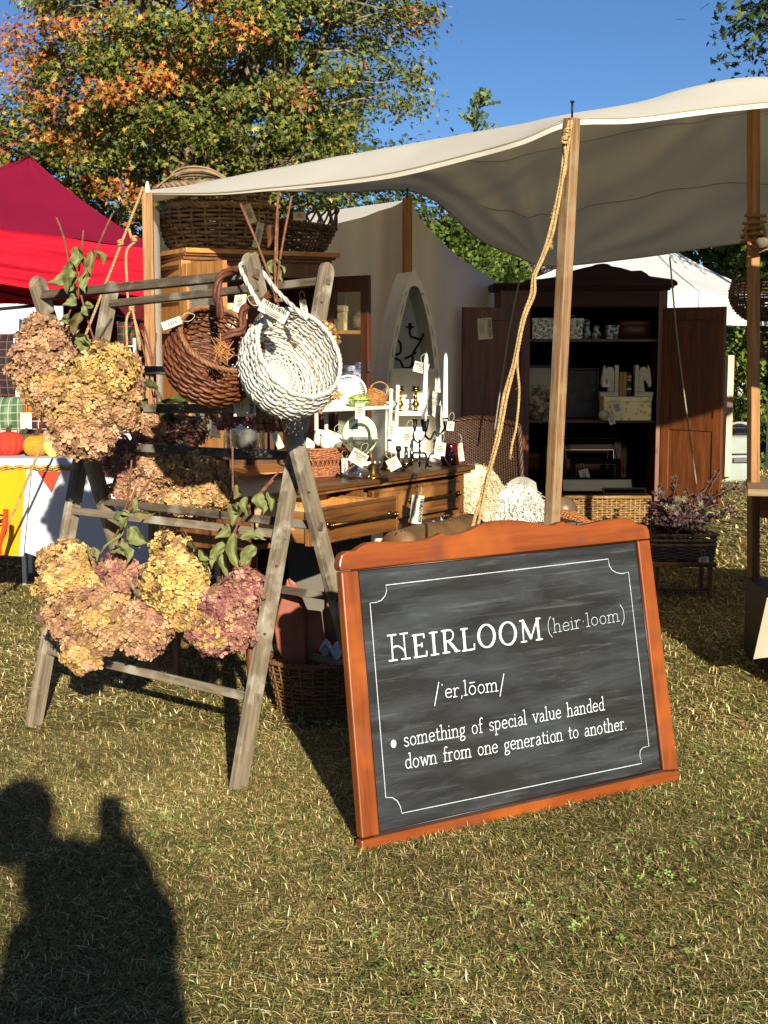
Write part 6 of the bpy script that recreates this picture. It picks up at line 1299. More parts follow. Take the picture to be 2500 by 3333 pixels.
for sy in (-.12, .12):
    for k in range(4): m = MB(); m.box2((-.27, sy-.007, .03+k*(hr-.03)/4), (.27, sy+.007, .03+k*(hr-.03)/4+(hr-.03)/4-.02)); put('slat', m, PINE_X, cr_, Mr, bevel=.002)
for sx in (-.255, .255):
    for k in range(4): m = MB(); m.box2((sx-.007, -.11, .03+k*(hr-.03)/4), (sx+.007, .11, .03+k*(hr-.03)/4+(hr-.03)/4-.02)); put('slat', m, PINE_X, cr_, Mr, bevel=.002)
    for sy in (-.135, .135): m = MB(); m.box2((sx-.02, sy-.008, 0), (sx+.02, sy+.008, hr-.01)); put('corner_post', m, PINE, cr_, Mr)
m = MB(); m.box2((-.27, -.12, hr-.012), (.27, .12, hr)); put('top_board', m, PINE_X, cr_, Mr)
# ------------------------------------------------------------------ wicker trunk and framed prints in front of the armoire
tY = 8.0; tc = P(1975, 1660, tY); W_ = thing('wicker_chest', 'long sunlit wicker trunk before the armoire', 'trunk', (tc.x, tY, 0)); wd = .50; ztp = P(1250, 1618, tY).z
LW = plain('light_wicker', '#93713f', '#5f441f', .5, scale=50, bump=.3)
sm = MB(); S_ = lambda u, v: (Vector((tc.x-wd/2+wd*u, tY, .02+(ztp-.02)*v)), Vector((0, -1, 0))); put('front_weave', weave(S_, 18, 30, .0065, .005, closed=False, sm=sm, per=3), LW, W_, kind='stuff')
S2 = lambda u, v: (Vector((tc.x+wd/2, tY+.35*u, .02+(ztp-.02)*v)), Vector((1, 0, 0))); put('end_weave', weave(S2, 10, 24, .0065, .005, closed=False, sm=sm, per=3), LW, W_, kind='stuff'); put('stakes', sm, LW, W_, kind='stuff')
m = MB(); m.box((tc.x, tY+.18, ztp/2), (wd-.02, .33, ztp-.02)); put('lining', m, plain('trunk_lining', '#5a3c1c', rough=.9), W_)
m = MB(); m.tube([(tc.x-wd/2, tY-.01, ztp), (tc.x+wd/2, tY-.01, ztp)], .011, 8); m.tube([(tc.x+wd/2, tY-.01, ztp), (tc.x+wd/2, tY+.35, ztp)], .011, 8); put('rim', m, LW, W_)
frm('cream matted print lying back on the wicker trunk', Vector((tc.x-.02, tY+.22, ztp)), .44, .10, 0, 30, BF, CREAM, fw=.01); frm('narrow gilt frame standing on the trunk, right end', Vector((tc.x+.12, tY+.10, ztp)), .26, .045, 0, 20, GOLDL, BF, fw=.012)
m = MB(); m.grid(lambda u, v: (.075*math.sin(v*1.57)*math.cos(u*6.283), .075*math.sin(v*1.57)*math.sin(u*6.283), .075*math.cos(v*1.57)), 24, 10, cu=True); put('wooden_bowl', m, plain('grey_brown_bowl', '#6b5440', '#4e3c2c', .4), M=T(P(1835, 1640, 7.5).x, 7.5, P(1835, 1660, 7.5).z), label='upturned brown bowl behind the pole beside the trunk', cat='bowl')
# ------------------------------------------------------------------ stool, flower basket
sY = 7.1; sx = P(2225, 1850, sY).x; st2 = thing('low_stool', 'low dark wooden stool under the eucalyptus basket', 'stool', (sx, sY, 0))
zst = P(1250, 1828, sY).z; m = MB(); m.box((sx, sY+.1, zst-.012), (.33, .28, .024)); put('seat', m, DRES, st2, bevel=.004)
for dx in (-.14, .14):
    for dy in (0, .2): bar('leg', (sx+dx, sY+dy, 0), (sx+dx, sY+dy, zst-.024), .022, .022, DRES_Z, st2)
m = MB(); m.tube([(sx-.14, sY, .05), (sx+.14, sY, .05)], .006, 6); put('stretcher', m, DRES, st2); ptag('pale tag lying on the stool edge', 2290, 1812, sY-.02, 34, 22, ang=-8)
fb = thing('flower_basket', 'dark willow basket full of plum eucalyptus and thistles on the low stool', 'basket', (sx, sY, zst))
def SB(u, v):
    a = u*2*math.pi; k = (abs(math.cos(a))**5+abs(math.sin(a))**5)**(-1/5); return Vector((sx+.165*math.cos(a)*k*(1+.1*v), sY+.1+.11*math.sin(a)*k, zst+.004+.135*v)), Vector((math.cos(a), math.sin(a), 0))
sm = MB(); put('weave', weave(SB, 26, 9, .006, .005, sm=sm, vs=(0, .55)), BLKW, fb, kind='stuff'); put('stakes', sm, BLKW, fb, kind='stuff'); m = MB()
for v_ in (.62, .8, 1.): braid(m, SB, v_, .006, turns=16)
put('rim', m, DARKW, fb, kind='stuff'); m = MB(); q = Vector((sx, sY-.01, zst+.12)); twist(m, [q+Vector((-.055, 0, 0)), q+Vector((-.04, -.01, .045)), q+Vector((0, -.015, .062)), q+Vector((.04, -.01, .04)), q+Vector((.05, 0, .0))], .006, 2, 9); put('handle', m, DARKW, fb)
EU = thing('eucalyptus_bunch', 'plum coloured eucalyptus sprays spilling out of the willow basket', 'dried flowers', (sx, sY+.1, zst+.1)); m = MB(); pos = []; nr = []; sz = []
def spray(px, py, dy=0, n=18, s=.016, x0=None):
    a = Vector((sx+(x0 or random.uniform(-.1, .1)), sY+.1+dy*.5, zst+.12)); b = P(px, py, sY+.1+dy); mid = a.lerp(b, .5)+Vector((0, 0, .05)); c_ = cat([a, mid, b], 12); m.tube(c_, .002, 4)
    for i in range(n):
        k = int(4+(len(c_)-5)*i/n); t_ = (c_[k+1]-c_[k]).normalized()
        for sg in (-1, 1): q = t_.cross(Vector((0, 1, 0)))*sg; pos.append(c_[k]+q*.008+Vector((0, random.gauss(0, .004), 0))); nr.append(q+Vector((0, -.6, .3))); sz.append(s*(1.15-.6*i/n)*random.uniform(.7, 1.2))
for a in [(2200, 1545, 0), (2205, 1560, -.05), (2240, 1585, 0), (2335, 1530, 0), (2350, 1525, .05), (2300, 1590, 0), (2410, 1572, 0), (2425, 1580, .05), (2400, 1660, -.05), (2430, 1680, 0), (2395, 1700, 0), (2120, 1600, 0), (2090, 1630, -.05), (2100, 1680, -.05), (2150, 1570, 0), (2180, 1620, -.08), (2130, 1740, -.12), (2180, 1750, -.12), (2200, 1700, -.1), (2260, 1650, -.08), (2280, 1700, -.1), (2340, 1640, 0), (2310, 1740, -.05), (2160, 1660, -.1), (2230, 1720, -.12), (2110, 1720, -.1)]: spray(*a)
for i in range(36): spray(random.uniform(2090, 2330), random.uniform(1600, 1740), random.uniform(-.1, .1), 12)
put('stem', m, TWIG, EU, kind='stuff'); nr = np.array([v_.normalized()[:] for v_ in nr]); pos = np.array([p[:] for p in pos]); N = len(pos); DISC = [(math.cos(a)*.5+.3, math.sin(a)*.5, .06*math.cos(a*2)) for a in [i*math.pi/3 for i in range(6)]]
V, F, C = scatter(DISC, [(0, 1, 2, 3), (0, 3, 4, 5)], pos, rotmats(N, nr, .9), np.array(sz)*1.7, pal(['#33242a', '#44303a', '#54403f', '#241a1e', '#6a5052', '#3a3a30'], N)); put('leaves', npmesh('leaves', V, F, C), FOL, EU, kind='stuff')
m = MB()
for px, py in ((2190, 1652), (2205, 1622), (2225, 1625), (2280, 1640), (2170, 1650)):
    c_ = P(px, py, sY-.05)
    for i in range(34): d = Vector((random.gauss(0, 1), random.gauss(-.5, 1), random.gauss(.3, 1))).normalized(); m.tube([c_, c_+d*.024], lambda u: .0022*(1-u)+.0002, 3, cap=False)
put('thistle_head', m, plain('pale_thistle', '#8f9268', '#6e7048', .8), EU, kind='stuff')
# ------------------------------------------------------------------ right edge: plank table, cloth, hanging baskets
pY = 5.7; a = P(2433, 1592, pY); zp = a.z; t = thing('plank_table', 'rough plank table cut by the right frame edge', 'table', (a.x, pY, 0)); Mt = T(a.x, pY, 0)@RZ(-14)
m = MB(); m.box2((0, 0, zp-.03), (1.0, .45, zp)); put('tabletop', m, WEATHER_D if False else wood('grey_plank', '#8a7350', '#5a4830', axis='X', scale=12, rough=.8), t, Mt, bevel=.004)
m = MB(); m.box2((.10, .02, zp-.17), (.95, .05, zp-.03)); put('apron', m, PINE_X, t, Mt); m = MB(); m.box2((.06, .4, zp-.17), (.95, .43, zp-.03)); put('apron', m, PINE_X, t, Mt)
for x, y in ((.2, .05), (.9, .05), (.2, .4), (.9, .4)): m = MB(); m.lathe([(.018, 0), (.03, .1), (.016, .16), (.034, .26), (.016, .34), (.03, .42), (.03, zp-.03)], 14, Mt@T(x, y, 0)); put('turned_leg', m, PINE, t)
c0 = P(2497, 1945, 5.25); c1 = P(2452, 2146, 5.2); m = MB(); m.grid(lambda u, v: (Vector((c0.x, c0.y, c0.z)).lerp(Vector((c1.x, c1.y, c1.z)), v)+Vector((.55*u*(1+.1*v), .05*math.sin(u*9), -.02*u))), 18, 10); put('cloth', m, cloth('grey_beige_cloth', '#a39c86', trans=.1), label='grey-beige cloth hanging at the bottom right edge', cat='cloth')
t = thing('dark_crate', 'dark crate under the cloth at the right frame edge', 'crate', P(2520, 2000, 5.6)); q = P(2560, 2000, 5.7); m = MB(); m.box((q.x, 5.6, .17), (.3, .4, .34)); put('crate_body', m, BLACKW, t)
def hb(label, px, py, Y, prof, stakes, rows, r, mat, handle):
    c_ = P(px, py, Y); M = T(*c_); t = thing('hanging_basket', label, 'basket', M); S = rev(prof); sm = MB(); put('weave', weave(S, stakes, rows, r, r*.8, sm=sm, seed=rows), mat, t, M, kind='stuff'); put('stakes', sm, mat, t, M, kind='stuff'); m = MB(); braid(m, S, 1, r, turns=stakes); put('rim', m, mat, t, M)
    m = MB(); rr_ = prof[-1][0]; twist(m, [Vector((rr_*math.cos(a_), 0, prof[-1][1]+handle*math.sin(a_))) for a_ in [i*math.pi/12 for i in range(13)]], r*2, 2, 9)
    m2 = MB(); m2.add(m.v, m.f, M, True); put('handle', m2, mat, t)
hb('brown wicker basket hanging from the log behind the right pole', 2505, 1038, 6.2, [(.005, 0), (.1, .0), (.16, .05), (.18, .11), (.165, .17)], 30, 22, .0045, WK, .16)
hb('lower open willow basket hanging behind the right pole', 2520, 1160, 6.35, [(.005, 0), (.08, .0), (.13, .04), (.14, .09), (.12, .13)], 22, 10, .005, BLKW, .14)
# ------------------------------------------------------------------ totes, easel, visitors
TOTE = plain('grey_tote', '#8f968c', '#7f867c', .6, scale=5); TDK = plain('dark_tote_latch', '#4a4a48', rough=.5)
tb = None
for k in range(2):
    c_ = P(2335, 1570, 13.1); M = T(c_.x+.02, 13.1, .272*k)@RZ(8); t = thing('storage_tote', ['bottom grey plastic tote of the stack behind the eucalyptus', 'top grey plastic tote of the stack, papers on its lid'][k], 'storage box', M)
    m = MB(); m.box((0, .2, .115), (.66, .4, .23), taper=1.05); put('tote_body', m, TOTE, t, M, bevel=.01)
    m = MB(); m.box((0, .2, .245), (.72, .44, .03)); put('lid', m, TOTE, t, M, bevel=.006)
    for x in (-.2, .2): m = MB(); m.box((x, -.03, .215), (.16, .03, .045)); put('latch', m, TDK, t, M, bevel=.006)
    for x in (-.31, -.05, .06, .31): m = MB(); m.box((x, -.008, .12), (.025, .02, .2)); put('rib', m, TOTE, t, M)
m = MB(); m.grid(lambda u, v: (P(2370, 1385, 13.2)+Vector((.42*(u-.5), .3*(v-.5), .03*abs(math.sin(u*7+v*5))))), 14, 10); put('paper_heap', m, SHG, label='crumpled white papers on top of the totes', cat='paper')
t = thing('wooden_easel', 'narrow orange pine board standing edge-on right of the armoire', 'board', P(2350, 1450, 12.4)); bar('board', P(2346, 1560, 12.2), P(2358, 1172, 12.4), .055, .5, PINE, t)
def skin(name, V, E, Rr, mat, parent, sub=2, M=None):
    me = bpy.data.meshes.new(name); me.from_pydata([tuple(v) for v in V], E, []); o = put(name, me, mat, parent, M); s = o.modifiers.new('skin', 'SKIN'); s.use_smooth_shade = True; s.use_x_symmetry = False
    for i, r in enumerate(Rr): r = r if isinstance(r, tuple) else (r, r); me.skin_vertices[0].data[i].radius = r
    me.skin_vertices[0].data[0].use_root = True
    b = o.modifiers.new('sub', 'SUBSURF'); b.levels = sub; b.render_levels = sub; return o
SKIN = plain('skin', '#b98060', '#a87052', .5, scale=8)
def hand(m_parent, wrist, d, up, s=1., grip=.5, mat=None):
    d = Vector(d).normalized(); up = Vector(up); side = d.cross(up).normalized(); up = side.cross(d); m = MB(); w = Vector(wrist)
    m.tube([w-d*.01, w+d*.03*s, w+d*.07*s, w+d*.088*s], [.026*s, .034*s, .038*s, .030*s], 10, flat=.45)
    for i, (o_, L) in enumerate(((-.030, .068), (-.010, .078), (.010, .074), (.029, .058))):
        p = w+d*.080*s+side*o_*s; g = grip; q = p+(d*math.cos(g*.7)-up*math.sin(g*.7))*L*.45*s; r_ = q+(d*math.cos(g*1.8)-up*math.sin(g*1.8))*L*.32*s; e = r_+(d*math.cos(g*2.8)-up*math.sin(g*2.8))*L*.25*s; m.tube([p, q, r_, e], [.0095*s, .009*s, .008*s, .006*s], 7)
    p = w+d*.02*s-side*.028*s; m.tube([p, p+(d*.8-side*.7).normalized()*.035*s, p+(d*.9-side*.5-up*.3).normalized()*.065*s], [.012*s, .011*s, .008*s], 7)
    return put('hand', m, SKIN, m_parent)
def person(label, base, yaw, jac, trou, hairc, arms, h=1.72, cap=None, lean=0, hair='short', glasses=False, legs=None, feet=True, headyaw=0, headpitch=0, scarf=None):
    """arms: list of (elbow, wrist) in body frame (x right, y forward, z up), metres for h=1.72"""
    s = h/1.72; M = T(*base)@RZ(yaw)@Matrix.Scale(s, 4); t = thing('person', label, 'person', T(*base)); lg_ = legs or [((.10, 0, .50), (.11, -.02, .09)), ((-.10, .02, .50), (-.11, 0, .09))]
    V = [(0, 0, .92)]; E = []; Rr = [(.155, .115)]
    for k, ((kx, ky, kz), (fx, fy, fz)) in enumerate(lg_): i = len(V); sx_ = 1 if k == 0 else -1; V += [(sx_*.09, 0, .86), (kx, ky, kz), (fx, fy, fz)]; E += [(0, i), (i, i+1), (i+1, i+2)]; Rr += [(.095, .095), .062, .046]
    skin('trousers', V, E, Rr, trou, t, M=M)
    L = Vector((0, lean, 0)); sh = Vector((0, 0, 1.40))+L
    V = [(0, 0, .90), tuple(Vector((0, 0, 1.12))+L*.4), tuple(Vector((0, 0, 1.30))+L*.8), tuple(sh+Vector((0, 0, .04)))]; E = [(0, 1), (1, 2), (2, 3)]; Rr = [(.165, .125), (.15, .115), (.165, .115), (.07, .07)]
    for k, (el, wr) in enumerate(arms):
        sx_ = 1 if k == 0 else -1; i = len(V); V += [tuple(sh+Vector((sx_*.17, 0, -.03))), tuple(el), tuple(Vector(el).lerp(Vector(wr), .95))]; E += [(2, i), (i, i+1), (i+1, i+2)]; Rr += [.062, .048, .037]
    skin('jacket', V, E, Rr, jac, t, M=M)
    Mh = M@T(*(sh+Vector((0, .01, .23))))@RZ(headyaw)@RX(headpitch)
    m = MB(); m.grid(lambda u, v: (.074*math.cos(u*6.283)*math.sin(math.pi*v)*(1-.22*max(0, v-.55)), .092*math.sin(u*6.283)*math.sin(math.pi*v)*(1-.12*max(0, v-.5))+.006, .118*math.cos(math.pi*v)), 24, 16, cu=True)
    m.tube([(0, -.01, -.20), (0, 0, -.08)], .052, 12); m.tube([(0, .094, .02), (0, .112, -.022), (0, .098, -.03)], [.008, .014, .01], 8)
    for x in (-.075, .075): m.ball((x, 0, -.005), .02, 8, sx=.4)
    m2 = MB(); m2.add(m.v, m.f, Mh, True); put('head', m2, SKIN, t)
    m = MB(); m.tube([(-.025, .094, -.055), (0, .1, -.052), (.025, .094, -.055)], .005, 6); m2 = MB(); m2.add(m.v, m.f, Mh, True); put('lips', m2, plain('lips', '#8a4038', rough=.5), t)
    m = MB()
    for x in (-.03, .03): m.ball((x, .086, .012), .0105, 8)
    m2 = MB(); m2.add(m.v, m.f, Mh, True); put('eyes', m2, plain('eye', '#2a1c14', rough=.2), t)
    if glasses:
        m = MB()
        for x in (-.034, .034): m.ball((x, .096, .012), .026, 12, sx=1., sq=.8); 
        m.tube([(-.075, .0, .015), (-.06, .09, .016), (.06, .09, .016), (.075, 0, .015)], .003, 5); m2 = MB(); m2.add([(x, y if abs(y-.096) > .03 or abs(x) > .07 else .094+(y-.096)*.35, z) for x, y, z in m.v], m.f, Mh, True); put('sunglasses', m2, BLACK, t)
    m = MB(); zt_ = -.0 if hair == 'short' else -.09
    m.grid(lambda u, v: (.083*math.cos(u*math.pi*1.2+math.pi-.1*math.pi)*math.sin(math.pi*(.02+.62*v)), .100*math.sin(u*math.pi*1.2+math.pi-.1*math.pi)*math.sin(math.pi*(.02+.62*v))-.004, .128*math.cos(math.pi*(.02+.62*v))+.003), 20, 10); m.grid(lambda u, v: (.084*math.cos(u*6.283)*math.sin(.75*v*1.57), .100*math.sin(u*6.283)*math.sin(.75*v*1.57), .04+.09*math.cos(.75*v*1.57)), 20, 6, cu=True)
    m2 = MB(); m2.add(m.v, m.f, Mh, True); put('hair', m2, plain('hair', hairc, rough=.8, scale=60, bump=.5), t)
    if cap:
        m = MB(); m.grid(lambda u, v: (.088*math.cos(u*6.283)*math.sin(1.45*v), .105*math.sin(u*6.283)*math.sin(1.45*v), .045+.092*math.cos(1.45*v)), 24, 8, cu=True); m.grid(lambda u, v: (.07*math.sin((u-.5)*2.6), .075+.09*v*math.cos((u-.5)*2.6), .052-.02*v), 10, 4); m2 = MB(); m2.add(m.v, m.f, Mh, True); put('cap', m2, cap, t)
    if scarf: m = MB(); m.tube([(math.cos(a_)*.085, .01+math.sin(a_)*.085+L.y, 1.455+.015*math.sin(a_*3)) for a_ in [i*.45 for i in range(14)]], .036, 8, closed=True); m.tube([(.02, .1+L.y, 1.44), (.04, .14+L.y, 1.3), (.05, .14+L.y, 1.18)], .04, 8, flat=.5); m2 = MB(); m2.add(m.v, m.f, M, True); put('scarf', m2, scarf, t)
    for k, (el, wr) in enumerate(arms): d_ = (M.to_3x3()@(Vector(wr)-Vector(el))).normalized(); hand(t, M@Vector(wr), d_, Vector((0, 0, 1)) if abs(d_.z) < .8 else Vector((0, -1, 0)), s)
    for k, (_, f) in enumerate(lg_):
        m = MB(); p = Vector(f); m.tube([p+Vector((0, -.06, -.035)), p+Vector((0, .02, -.035)), p+Vector((0, .12, -.05)), p+Vector((0, .19, -.055))], [.042, .05, .046, .03], 10, flat=.75); m2 = MB(); m2.add(m.v, m.f, M, True); put('shoe', m2, BLACK, t)
    return t, M
NAVY = plain('navy_knit', '#222c40', '#1a2232', .9, scale=60, bump=.3); JEAN = plain('jeans', '#2a3f66', '#20304e', .9, scale=40); BLKJ = plain('black_jacket', '#15161a', '#0e0f12', .8, scale=20); RED = plain('red_knit', '#9a1420', '#7a0e18', .8, scale=30)
gP = float(gz(20)); q = P(2378, 1400, 20.); person('person in navy sweater with grey hair and dark cap beside the totes', (q.x, 20., gP), 115, NAVY, JEAN, '#8f8f8c', [((.26, .08, 1.14), (.14, .30, 1.18)), ((-.26, .08, 1.14), (-.12, .30, 1.16))], h=1.52, cap=BLKJ, lean=.05, headpitch=-15)
q = P(2443, 1400, 19.8); pt, pM = person('person in black jacket and red scarf with cap and sunglasses holding white cloth', (q.x, 19.8, gP), 150, BLKJ, BLKJ, '#2a221c', [((.25, .06, 1.14), (.12, .30, 1.22)), ((-.25, .06, 1.14), (-.05, .30, 1.14))], h=1.74, cap=plain('grey_cap', '#33363e', rough=.9), glasses=True, scarf=RED, headpitch=-12)
q = P(2424, 1272, 19.35); shag('white_bundle', 'white cloth bundle held by the person in the red scarf', 'bundle', q, (.10, .07, .16), 60, .05, .004, SHG)
# ------------------------------------------------------------------ red marquee and the stall beneath it
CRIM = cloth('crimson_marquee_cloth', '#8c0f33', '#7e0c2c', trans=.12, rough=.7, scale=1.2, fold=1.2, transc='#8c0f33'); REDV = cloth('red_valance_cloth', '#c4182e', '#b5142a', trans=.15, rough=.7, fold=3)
e0, e1 = P(-420, 690, 8.7), P(520, 815, 10.4); eZ = (e0.z+e1.z)/2
E0, E1 = Vector((e0.x, e0.y, e0.z)), Vector((e1.x, e1.y, e1.z)); pk = P(95, 512, 11.3)
RT = thing('red_marquee', 'crimson pop-up marquee with bright red valance at the left edge', 'marquee', (E0.x, E0.y, 0))
back = Vector((-(E1-E0).y, (E1-E0).x, 0)).normalized()*2.6; E2, E3 = E1+back, E0+back
for i, (p, q) in enumerate(((E0, E1), (E1, E2), (E2, E3), (E3, E0))):
    def f(u, v):
        r = p.lerp(q, u).lerp(pk, v); r.z += -.07*math.sin(math.pi*v)*(1 if i else .6)+.012*noise.noise(Vector((u*5+v*3, v*2, i)))*math.sin(math.pi*u); return r
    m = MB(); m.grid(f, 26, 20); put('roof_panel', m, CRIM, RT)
    out = (p+q)/2-(E0+E2)/2; out.z = 0; out.normalize()
    def g(u, v):
        r = p.lerp(q, u)+out*(.012+.03*v); r.z -= .37*v-.01*math.sin(u*9)*v; r += out*(.035*noise.noise(Vector((u*2.2, v*9, i)))+.016*math.sin(v*19+u*5+3*noise.noise(Vector((u*4, v*2, 1))))*(.5+.5*noise.noise(Vector((u*3, v, 5))))); r.z += .006*math.sin(u*14+v*3); return r
    m = MB(); m.grid(g, 60, 26); put('valance', m, REDV, RT)
for c_ in (E0, E1, E2, E3): bar('frame_leg', (c_.x, c_.y, 0), (c_.x, c_.y, c_.z), .035, .035, STEEL, RT)
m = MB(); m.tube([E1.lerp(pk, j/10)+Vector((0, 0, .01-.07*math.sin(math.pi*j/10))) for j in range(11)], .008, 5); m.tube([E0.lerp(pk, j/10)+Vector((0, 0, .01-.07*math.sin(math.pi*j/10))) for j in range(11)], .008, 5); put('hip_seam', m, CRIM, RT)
m = MB(); m.tube([E0+Vector((.1, .3, -.35)), E1+Vector((-.1, .6, -.55))], .012, 6); m.tube([E0+Vector((.1, .3, -.65)), E1+Vector((-.1, .6, -.3))], .012, 6); put('scissor_strut', m, plain('dark_strut', '#20181a', rough=.5), RT)
m = MB(); m.grid(lambda u, v: (lambda a: (a.x, a.y+.03*math.sin(u*30), 1.95*(1-v)+.02))(P(205, 1000, 12.2).lerp(P(700, 1000, 12.6), u)), 30, 6); put('back_curtain', m, cloth('dark_red_curtain', '#5a0c18', '#40080f', trans=.05), RT)
# white marquees beyond
t = thing('white_marquee', 'white marquee wall glimpsed under the red tent at the far left', 'marquee', (-3.6, 14.6, 0)); a, b = P(-250, 975, 15.6), P(255, 1000, 15.9)
m = MB(); m.grid(lambda u, v: (a.lerp(b, u)+Vector((0, .03*math.sin(u*20+v*6), -v*.78))), 30, 14); put('wall_panel', m, WT, t)
bar('frame_leg', P(57, 1400, 15.3), P(57, 985, 15.3), .03, .03, STEEL, t)
jx = P(15, 1200, 12.0); m = MB(); m.tube([(jx.x+.5*math.cos(u), 12.0, jx.z-.62+.55*math.sin(u)) for u in [i*math.pi/14 for i in range(15)]], .05, 6); put('dark_arch_tent', m, BLKJ, label='dark arched tent end behind the stall at far left', cat='tent')
# display table
WC = cloth('white_tablecloth', '#c9ccd2', '#bfc3cb', trans=.2, fold=.6); ty = 6.75; zt7 = .775
TB = thing('stall_table', 'table with white cloth, yellow banner and orange pennant at the left edge', 'table', (-1.6, ty, 0)); xa, xb = -3.0, P(640, 1525, ty).x
m = MB(); m.box(((xa+xb)/2, ty+.4, zt7-.012), (xb-xa, .8, .02)); put('tabletop', m, WC, TB)
def cl(u, v):
    x = xa+(xb-xa)*u; px = proj((x, ty, .5))[0]; zb__ = P(1250, 1850-60*math.exp(-((px-40)/120)**2) if px < 330 else 1845, ty).z
    return (x, ty-.005-.02*v-.012*v*math.sin(x*9+1)-.02*v*math.exp(-((px-250)/30)**2), zt7-(zt7-zb__)*v)
m = MB(); m.grid(cl, 70, 14); put('cloth_front', m, WC, TB)
for x in (xa+.1, xb-.1): bar('leg', (x, ty+.1, 0), (x, ty+.1, zt7-.03), .03, .03, STEEL, TB)
YB = cloth('yellow_banner_cloth', '#d79a14', '#cf9010', trans=.12); a = P(-60, 1535, ty-.05); b = P(88, 1528, ty-.05); c_ = P(72, 1800, ty-.08)
def yb(u, v): top = a.lerp(b, u); bot = P(-60, 1800, ty-.08).lerp(P(62, 1810, ty-.08), u); p = top.lerp(bot, v); p.y -= .01*math.sin(u*5+v*4); return p
bn = thing('yellow_banner', 'yellow fabric banner with dark lettering pinned to the table front', 'banner', yb(0, 0)); m = MB(); m.grid(yb, 12, 14); put('banner_cloth', m, YB, bn)
m = MB(); m.grid(lambda u, v: (lambda p: Vector((p.x, p.y-.002, p.z)))(b.lerp(P(62, 1810, ty-.08), v)+Vector((.022*u, 0, 0))), 3, 12); put('white_binding', m, WC, bn)
m = MB(); 
def YW_(p2): u, v = p2; p = yb(u, v); return (p.x, p.z)
MY = Matrix(((1, 0, 0, 0), (0, 0, -1, ty-.075), (0, 1, 0, 0), (0, 0, 0, 1)))
FT = {'n': SERIF['n'], 'g': SERIF['g'], 'J': (.8, [['c', (.2, 1.5), (.6, 1.6), (.5, .6), (.3, 0), (0, .2)]])}
p_, q_ = P(-40, 1700, ty-.075), P(22, 1696, ty-.075); text_mb('ng', (p_.x, p_.z), (q_.x, q_.z), .035, .16, FT, z=.004, m=m, sp=.1); p_, q_ = P(-30, 1620, ty-.075), P(8, 1618, ty-.075); text_mb('J', (p_.x, p_.z), (q_.x, q_.z), .05, .16, FT, z=.004, m=m)
m2 = MB(); m2.add(m.v, m.f, MY); put('lettering', m2, BLACK, bn, kind='stuff')
PEN = cloth('orange_pennant', '#c9432a', trans=.2); a3, b3_, c3 = P(122, 1534, ty-.03), P(198, 1534, ty-.03), P(167, 1600, ty-.035); m = MB(); m.add([a3, b3_, c3, a3.lerp(b3_, .5)], [(0, 3, 2), (3, 1, 2)]); put('pennant', m, PEN, label='orange triangular pennant on the white tablecloth', cat='pennant')
m = MB()
for i in range(60): p = P(-10+6.2*i, 1523+3*math.sin(i*.9), ty-.02); m.ball(p, .012, 6, sx=1.5)
put('garland', m, plain('leaf_garland', '#5a7a3a', '#c9862c', .8, scale=60), label='knitted leaf garland along the front edge of the stall table', cat='garland')
# pumpkins
def pumpkin(label, px, py, Y, r, sq, c1, c2, ribs=10, bump_=.6, stemc=True):
    c_ = P(px, py, Y); c_.z = max(zt7+r*sq*.95, c_.z); t = thing('fabric_pumpkin', label, 'pumpkin', c_, 'cloth pumpkins on the stall table'); r *= 1.12; k = lambda u: 1-.12*abs(math.sin(u*math.pi*ribs))
    m = MB(); m.grid(lambda u, v: (c_.x+r*k(u)*math.cos(u*6.283)*math.sin(.05+v*3.04), c_.y+r*k(u)*math.sin(u*6.283)*math.sin(.05+v*3.04), c_.z+r*sq*math.cos(.05+v*3.04)*(1-.12*math.exp(-v*8))), ribs*6, 12, cu=True); put('body', m, plain('pumpkin_cloth', c1, c2, .9, scale=70, bump=bump_), t)
    m = MB(); m.tube([c_+Vector((0, 0, r*sq*.85)), c_+Vector((.006, 0, r*sq*1.15)), c_+Vector((.015, 0, r*sq*1.4))], [.014, .01, .008], 7); put('stem', m, plain('pumpkin_stem', '#3a3020', rough=.9), t)
for a in [('red-orange knitted pumpkin at the left frame edge of the stall table', 30, 1480, 6.95, .075, .8, '#d0341a', '#b52a14', 14), ('striped brown green pumpkin behind the ochre one', 82, 1478, 7.05, .06, .85, '#6a4a2a', '#3e4a22', 12), ('ochre pom-pom textured pumpkin on the stall table', 118, 1480, 6.9, .062, .85, '#c98a1e', '#a86e14', 5), ('dark green and orange pumpkin behind the ochre one', 125, 1440, 7.15, .06, .8, '#b8601e', '#2e4424', 9), ('flame patterned orange pumpkin at the back left', 20, 1440, 7.15, .06, .8, '#d8892e', '#a8401a', 9), ('patchwork pumpkin with knitted flowers behind', 68, 1450, 7.2, .055, .8, '#a86a3a', '#4a5a34', 8), ('tall yellow check gourd pumpkin on the stall table', 175, 1475, 6.9, .055, 1.35, '#d8c04a', '#e0cc74', 3), ('blue floral pumpkin partly behind the hydrangeas', 228, 1490, 6.95, .05, .9, '#8a94a0', '#c9c4b0', 7)]: pumpkin(*a)
